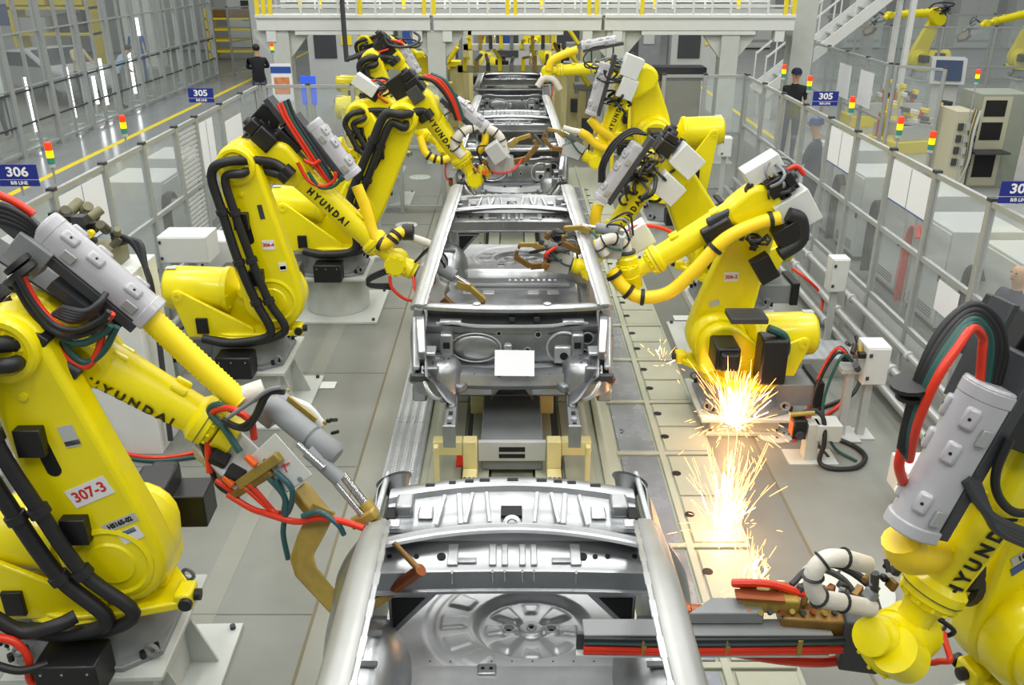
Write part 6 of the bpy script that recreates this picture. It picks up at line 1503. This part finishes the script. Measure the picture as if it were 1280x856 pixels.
# ---- stairs on the right of the mezzanine
st = thing('staircase', 'pale steel staircase with white handrails rising beside the mezzanine', 'stairs', (6.2, 22.5, 0))
for yy in (0, 1.0):
    MB().bar((0, yy, .6), (3.6, yy, 3.6), .05, .25).build('stringer', WHT, st, smooth=0); MB().bar((0, yy, 1.5), (3.6, yy, 4.5), .04, .04).build('handrail', WHT, st, smooth=0)
    for k in range(7): MB().box((.5 * k - .015, yy - .015, .6 + .417 * k), (.5 * k + .015, yy + .015, 1.55 + .417 * k)).build('baluster', WHT, st, smooth=0)
for k in range(15): MB().box((.24 * k, .02, .6 + .2 * k), (.24 * k + .26, .98, .63 + .2 * k)).build('tread', LGR, st, smooth=0)
for x, h in ((.2, .75), (3.4, 3.4)):
    for yy in (.1, .9): MB().box((x - .06, yy - .06, 0), (x + .06, yy + .06, h)).build('leg', WHT, st, smooth=0)
pc = thing('hall_column', 'broad pale hall column beside the staircase', 'column', (5.75, 18.6, 0)); MB().box((-.22, -.22, 0), (.22, .22, 6)).build('shaft', PED, pc, smooth=0, bevel=.01); MB().box((-.35, -.35, 0), (.35, .35, .05)).build('foot', PED, pc, smooth=0)
pc = thing('hall_column', 'broad pale hall column behind the man in black with jeans', 'column', (-7.6, 29, 0)); MB().box((-.25, -.25, 0), (.25, .25, 7)).build('shaft', LGR, pc, smooth=0, bevel=.01); MB().box((-.35, -.35, 0), (.35, .35, .05)).build('foot', PED, pc, smooth=0)
for k, (x, y) in enumerate(((14.5, 38), (22, 38), (11.0, 45))):
    pc = thing('hall_column', ('pale hall column behind the distant round tool robot', 'pale hall column at the far right', 'thin pale column against the white back wall')[k], 'column', (x, y, 0)); MB().box((-.2, -.2, 0), (.2, .2, 9)).build('shaft', LGR, pc, smooth=0); MB().box((-.3, -.3, 0), (.3, .3, .05)).build('foot', PED, pc, smooth=0)
for k in range(6):
    cabinet('white cabinet in a row along the far hall, ' + ('end next to the stairs', 'second from the stairs', 'third from the stairs', 'third from the far end', 'second from the far end', 'far end')[k], (10.5 + k * 2.4, 41, 0), (1.6, .8, 2.4), 'white cabinets along the far hall', 0, WHT, 2)

# ================================================================ glass partition and what stands behind it
gl = thing('glass_partition', 'tall glazed aluminium partition along the polished aisle', 'partition', (-9.93, 0, 0))
YP = [11.5 + 1.62 * k for k in range(13)]
for k, y in enumerate(YP):
    MB().box((-.07, y - .07, 0), (.07, y + .07, 6.2)).build('post', ALU, gl, smooth=0, bevel=.005, seg=1)
    if k + 1 < len(YP):
        y1 = YP[k + 1]
        MB().box((-.03, (y + y1) / 2 - .03, 0), (.03, (y + y1) / 2 + .03, 6.2)).build('mullion', ALU, gl, smooth=0)
        for a, b in ((y + .07, (y + y1) / 2 - .03), ((y + y1) / 2 + .03, y1 - .07)):
            MB().box((-.004, a, .12), (.004, b, 4.4)).build('pane', GLASSF, gl, smooth=0)
        for z, w, m in ((.10, .05, ALU), (.62, .03, DGR), (1.25, .03, DGR), (1.32, .02, ALU), (2.35, .03, ALU), (4.4, .05, ALU)):
            MB().box((-.02 - w / 4, y + .07, z - w / 2), (.02 + w / 4, y1 - .07, z + w / 2)).build('rail', m, gl, smooth=0)
        MB().bar((-.02, y, 4.4), (-.02, y1, 6.0), .04, .04).build('brace', ALU, gl, smooth=0)
fence_run('aisle_fence', 'clear aluminium fence at the far end of the polished aisle', (-9.5, 31.4), (-8.1, 34.5), n=3, z0=.15, zm=1.1, z1=2.2)
def tube_light(label, px0, py0, px1, py1, X):
    a, b = at(px0, py0, X=X), at(px1, py1, X=X); y = (a.y + b.y) / 2
    r = thing('inspection_light', label, 'lamp', (X, y, 0), 'upright inspection lamps')
    MB().cyl((0, 0, b.z), (0, 0, a.z), .035, n=10).build('tube', LTUBE, r); MB().box((-.08, -.03, 0), (-.04, .03, a.z)).build('stand', LGR, r, smooth=0); MB().box((-.15, -.15, 0), (.15, .15, .02)).build('foot', LGR, r, smooth=0)
for k, (a, b, c, d) in enumerate(((34, 96, 45, 165), (83, 84, 94, 147), (125, 73, 134, 131), (162, 65, 169, 117), (221, 50, 227, 90), (117, 95, 122, 130), (172, 22, 173, 45))):
    tube_light('bright upright inspection tube ' + ('nearest the walking person', 'beside the beige shirt worker', 'past the beige shirt worker', 'past the bent worker', 'at the far partition end', 'low behind the beige shirt worker', 'high beside the yellow rack')[k], a, b, c, d, -10.6)
# silver car behind the glass
sc = thing('silver_car', 'silver sedan with dark windows parked behind the glass partition', 'car', (-13.3, 26.2, 0), None, -.55)
prof = [(-2.1, .35), (-2.15, .6), (-2.0, .8), (-1.1, .92), (-.45, 1.38), (.55, 1.42), (1.35, 1.0), (2.05, .95), (2.15, .6), (2.1, .35)]
MB().prism(prof, (0, 0, 0), (1, 0, 0), (0, 0, 1), -.82, .82).build('body', SILV, sc, bevel=.12, seg=4)
MB().prism([(-.95, .95), (-.40, 1.32), (.50, 1.36), (1.15, 1.0)], (0, 0, 0), (1, 0, 0), (0, 0, 1), -.835, .835).build('window', mat('car_glass', '26303c', .1), sc, bevel=.01)
for x in (-1.35, 1.35):
    for y in (-.80, .80): MB().lathe((x, y, .32), (0, 1 if y > 0 else -1, 0), [(.32, -.1), (.32, .05), (.2, .07), (.18, .05), (0, .06)], 22).build('wheel', BLK, sc)
MB().bar((-1.0, 0, .985), (-.46, 0, 1.375), 1.4, .03, up=(-.6, 0, .8)).build('windscreen', mat('car_glass', '26303c', .1), sc, bevel=.01)
MB().bar((1.28, 0, 1.03), (.62, 0, 1.40), 1.4, .03, up=(.6, 0, .8)).build('rear_window', mat('car_glass', '26303c', .1), sc, bevel=.01)
for y in (-.6, .6): MB().cbox((-2.08, y, .68), (.12, .3, .12)).build('headlamp', WHT, sc, bevel=.03)
MB().cbox((-2.14, 0, .62), (.05, .7, .14)).build('grille', DGR, sc, bevel=.02)
ym = machine('parts_rack', 'yellow parts rack with boxes behind the glass partition', (-16.0, 33, 0), [('frame', (-1.4, -.5, 0), (-1.3, .5, 3.2), YELP), ('frame', (1.3, -.5, 0), (1.4, .5, 3.2), YELP), ('crate', (-1.2, -.5, 2.2), (-.1, .5, 3.1), YELP), ('crate', (.1, -.5, 2.2), (1.2, .5, 3.1), YELP), ('shelf', (-1.4, -.5, 2.05), (1.4, .5, 2.15), YELP), ('shelf', (-1.4, -.5, 1.2), (1.4, .5, 1.3), YELP), ('bin', (-1.1, -.45, 1.3), (-.2, .45, 1.8), LGR), ('bin', (.2, -.45, 1.3), (1.1, .45, 1.9), DGR)])
machine('pallet_rack', 'low yellow pallet rack at the far end of the aisle', (-10.6, 36.5, 0), [('post', (-1.2, -.5, 0), (-1.1, .5, 1.9), YELP), ('post', (1.1, -.5, 0), (1.2, .5, 1.9), YELP)] + [('shelf', (-1.2, -.5, .3 + .4 * k), (1.2, .5, .38 + .4 * k), YELP) for k in range(4)] + [('load', (-1.0, -.45, 1.6), (.9, .45, 1.85), BRS)])
for k in range(5):
    machine('wall_machine', 'grey machine enclosure deep behind the glass, ' + ('nearest the silver car', 'beside the blue screen', 'behind the yellow parts rack', 'next to the white pillar', 'at the far corner')[k], (-23 + 3.0 * k, 37 + k, 0), [('body', (-1.2, -.6, 0), (1.2, .6, 2.6 + .3 * (k % 2)), (LGR, WHT, GRY)[k % 3]), ('panel', (-.6, -.63, 1.2), (.2, -.6, 2.0), (DGR, BLUE, DGR, LGR, DGR)[k]), ('plinth', (-1.15, -.62, 0), (1.15, .62, .1), DGR)], 0, 'machine enclosures behind the glass')
cabinet('tall white cabinet behind the man in black with jeans', (-7.9, 30.5, 0), (.9, 1.1, 2.6), None, 0, WHT, 1, False, 'tall_cabinet')
wp_ = thing('white_pillar', 'broad white lit pillar behind the partition', 'column', (-13.2, 33.5, 0)); MB().box((-.6, -.3, 0), (.6, .3, 6)).build('shaft', WALLM, wp_, smooth=0); MB().box((-.65, -.35, 0), (.65, .35, .1)).build('base', LGR, wp_, smooth=0)
# ================================================================ people
def person(label, loc, yaw, shirt, pants, hair=HAIR, cap=None, arms=None, legs=None, lean=0.0, h=1.75, shoe=None, sleeve='short', bald=False):
    """one continuous body grown from a joint skeleton; local +x is where the person faces"""
    k = h / 1.75; shoe = shoe or BLKM
    arms = arms or [((.02, -.24, 1.18), (.08, -.25, .92)), ((.02, .24, 1.18), (.08, .25, .92))]
    legs = legs or [((.02, -.10, .50), (-.02, -.10, .09)), ((.02, .10, .50), (-.02, .10, .09))]
    vs, es, rs = [], [], []
    def add(p, r, par=None):
        vs.append(V(p) * k); rs.append(r * k); i = len(vs) - 1
        if par is not None: es.append((par, i))
        return i
    def L(p): return (p[0] + math.sin(lean) * max(0, p[2] - .95), p[1], .95 + (p[2] - .95) * math.cos(lean) if p[2] > .95 else p[2])
    pel = add((0, 0, .95), (.13))
    wai = add(L((0, 0, 1.12)), .125, pel); che = add(L((0, 0, 1.33)), .145, wai); nk0 = add(L((0, 0, 1.46)), .065, che); nk = add(L((.015, 0, 1.53)), .052, nk0)
    hd0 = add(L((.03, 0, 1.60)), .082, nk); hd1 = add(L((.025, 0, 1.69)), .088, hd0); add(L((.02, 0, 1.73)), .05, hd1)
    for i, s in enumerate((-1, 1)):
        sh = add(L((0, s * .19, 1.40)), .06, che); el = add(L(arms[i][0]), .046, sh); wr = add(L(arms[i][1]), .032, el)
        e, w = V(L(arms[i][0])), V(L(arms[i][1])); d = (w - e).normalized(); _, a, b = basis(d)
        pm = add(w + d * .06, .034, wr)
        for q in range(4):
            f = w + d * .10 + a * (q - 1.5) * .02; f1 = add(f, .009, pm); add(f + d * (.05 if q in (1, 2) else .04) + b * .015, .007, f1)
        t1 = add(w + d * .06 + a * .045, .010, pm); add(w + d * .10 + a * .055 + b * .01, .008, t1)
        hp = add((0, s * .10, .88), .10, pel); kn = add(legs[i][0], .068, hp); an = add(legs[i][1], .048, kn)
        ft = V(legs[i][1]); f1 = add(ft + V((.08, 0, -.045)), .045, an); add(ft + V((.17, 0, -.055)), .035, f1)
    me = bpy.data.meshes.new('body_skeleton'); me.from_pydata([tuple(v) for v in vs], es, []); ob = bpy.data.objects.new('body_skeleton', me); COL.objects.link(ob)
    ob.modifiers.new('skin', 'SKIN'); ob.modifiers.new('sub', 'SUBSURF').levels = 1
    for i, sv in enumerate(me.skin_vertices[0].data): sv.radius = (rs[i], rs[i]); sv.use_root = (i == 0)
    dg = bpy.context.evaluated_depsgraph_get(); m2 = bpy.data.meshes.new_from_object(ob.evaluated_get(dg)); bpy.data.objects.remove(ob); bpy.data.meshes.remove(me)
    root = empty('person', loc, yaw); tag(root, label, 'person')
    for m in (shirt, pants, SKIN, shoe): m2.materials.append(m)
    nkz = V(L((0, 0, 1.48))) * k
    wrists = [V(L(a[1])) * k for a in arms]; elb = [V(L(a[0])) * k for a in arms]
    for p in m2.polygons:
        c = p.center; p.use_smooth = True; idx = 0
        if c.z < .075 * k: idx = 3
        elif c.z < .93 * k: idx = 1
        if c.z > nkz.z: idx = 2
        for w, e in zip(wrists, elb):
            t = (c - e).dot(w - e) / (w - e).length_squared; dist = (c - (e + (w - e) * max(0, min(1.6, t)))).length
            if dist < .06 * k:
                if t > (.9 if sleeve == 'long' else .05): idx = 2
                elif t > -.2: idx = 0
        p.material_index = idx
    bo = bpy.data.objects.new('body', m2); COL.objects.link(bo); bo.parent = root
    H = V(L((.028, 0, 1.655))) * k
    MB().ball(H + V((.088, 0, -.01)) * k, .014 * k, 8, 6, (1.3, .8, 1.3)).build('nose', SKIN, root)
    for s in (-1, 1):
        MB().ball(H + V((.0, s * .085, -.01)) * k, .02 * k, 8, 6, (.8, .4, 1.3)).build('ear', SKIN, root)
        MB().ball(H + V((.078, s * .032, .015)) * k, .009 * k, 8, 6).build('eye', BLKM, root)
    MB().cbox(H + V((.083, 0, -.052)) * k, (.008, .04 * k, .008)).build('mouth', mat('lips', '8f5a4c', .6), root)
    if cap:
        MB().lathe(H + V((0, 0, .02)) * k, (0, 0, 1), [(.103 * k, 0), (.105 * k, .03 * k), (.085 * k, .085 * k), (.04 * k, .108 * k), (0, .112 * k)], 18).build('helmet' if cap is HELM else 'cap', cap, root)
        MB().cbox(H + V((.12, 0, .025)) * k, (.09 * k, .14 * k, .012)).build('brim', cap, root, bevel=.004)
    elif not bald:
        MB().ball(H + V((-.018, 0, .03)) * k, .095 * k, 14, 9, (1.0, .98, .95)).build('hair', hair, root)
    return root
def foot(px, py, X): return at(px, py, X=X)
pL = at(320, 60, Y=23.0)
person('person in black jacket and jeans standing with folded arms in the polished aisle', (pL.x, 23.0, 0), 1.9, CLB, CLJ, arms=[((.12, -.26, 1.20), (.26, -.02, 1.22)), ((.12, .26, 1.20), (.26, .02, 1.16))], sleeve='long')
person('person in black shirt and dark cap walking behind the fence by the stack lamps', (5.55, 17.9, 0), -1.7, CLB, CLN, cap=CLN)
person('person in a blue helmet behind the fence next to the 305 sign', (4.24, 12.42, 0), 2.6, CLN, CLN, cap=HELM, h=1.72, arms=[((.1, -.22, 1.18), (.25, -.15, 1.05)), ((.1, .22, 1.18), (.25, .15, 1.05))], sleeve='long')
pr = at(1277, 346, X=4.2)
person('bald person in navy overalls at the pane beyond the blue edged sheet', (4.2, pr.y, 0), 3.4, CLN, CLN, bald=True, h=1.48, sleeve='long')
person('person in a beige shirt and dark trousers standing behind the glass', (-11.6, 24.7, 0), -.4, CLBG, CLB, arms=[((.10, -.24, 1.20), (.30, -.15, 1.12)), ((.10, .24, 1.20), (.30, .15, 1.12))], h=1.8)
person('person in a light blue shirt bending behind the glass', (-10.55, 24.4, 0), .8, CLLB, CLN, lean=.7, arms=[((.1, -.24, 1.1), (.3, -.2, .98)), ((.1, .24, 1.1), (.3, .2, .98))])
person('person in dark trousers walking behind the near glass posts', (-11.4, 20.3, 0), 2.2, WHT, CLB, legs=[((.16, -.10, .52), (.22, -.10, .09)), ((-.05, .10, .50), (-.28, .10, .14))])
person('person in blue overalls beyond the upright tubes behind the glass', (-11.9, 29.5, 0), 2.0, BLUE, BLUE, sleeve='long')

# ================================================================ welding sparks
SPW = mat('spark_white', (1.0, 0.80, 0.50), .5, emit=14.0)
SPO = mat('spark_orange', (1.0, 0.42, 0.12), .5, emit=5.0)
def sparks(label, src, n, vel, spread, seed, lift=0.0, core=1.0, drift=(0, 0, 0)):
    rd = random.Random(seed); W, O = MB(), MB(); src = V(src)
    def streak(mb, p, v, t, dt, r):
        a = p + v * t + V((0, 0, -4.9 * t * t)); t2 = t + dt; m = p + v * (t + dt * .5) + V((0, 0, -4.9 * (t + dt * .5) ** 2)); b = p + v * t2 + V((0, 0, -4.9 * t2 * t2))
        if min(a.z, b.z) < .03: return
        mb.tube([a, m, b], [r * .5, r, r * .35], 4)
    for k in range(n):
        an = rd.uniform(0, 2 * PI); el = rd.gauss(1.15, .28); sp = vel * rd.uniform(.25, 1.0)
        v = V((math.cos(an) * math.cos(el) * spread, math.sin(an) * math.cos(el) * spread, math.sin(el))) * sp + V(drift) * rd.uniform(.3, 1)
        p = src + V((rd.gauss(0, .035), rd.gauss(0, .05), 0)) * core
        t = rd.uniform(0, .10) ** 1.0; streak(W if (k % 3 == 0 and t < .06) else O, p, v, t, rd.uniform(.015, .055), rd.uniform(.0014, .0030))
    for k in range(n // 5):                                       # pieces skidding along the floor
        an = rd.uniform(0, 2 * PI); v = V((math.cos(an), math.sin(an), rd.uniform(.05, .3))) * rd.uniform(1.0, 3.0)
        streak(O, src + V((0, 0, .02)), v, rd.uniform(.05, .22), rd.uniform(.015, .03), rd.uniform(.0018, .003))
    r = empty('weld_sparks', (src.x, src.y, 0)); tag(r, label, 'sparks'); r['kind'] = 'stuff'
    for nm, mb, m in (('hot_sparks', W, SPW), ('cooling_sparks', O, SPO)):
        o = mb.build(nm, m, r, smooth=0); o.location = (-src.x, -src.y, 0); o['kind'] = 'stuff'
    return r
def arc_light(p, e, rad):
    ld = bpy.data.lights.new('spark_glow', 'POINT'); ld.energy = e; ld.color = (1.0, .62, .30); ld.shadow_soft_size = rad
    o = bpy.data.objects.new('spark_glow', ld); o.location = p; COL.objects.link(o)
s1 = at(917, 533, Z=.16); sparks('fan of white hot welding sparks at the foot of the robot numbered 306-2', s1, 520, 6.2, .85, 5)
arc_light(s1 + V((0, 0, .08)), 13, .05)
s2 = at(905, 668, Z=.07); sparks('tall spray of white hot welding sparks on the cream floor plates', s2, 440, 7.0, .55, 8, drift=(.15, .3, 0))
arc_light(s2 + V((0, 0, .12)), 10, .05)
s3 = at(938, 735, Z=.07); sparks('small spray of orange sparks beside the cabled gun arm', s3, 120, 4.0, .5, 12, drift=(.1, .2, 0))
s4 = at(826, 455, Z=.1); sparks('few flying orange sparks over the blue grey plates', s4, 26, 2.6, 1.6, 15)
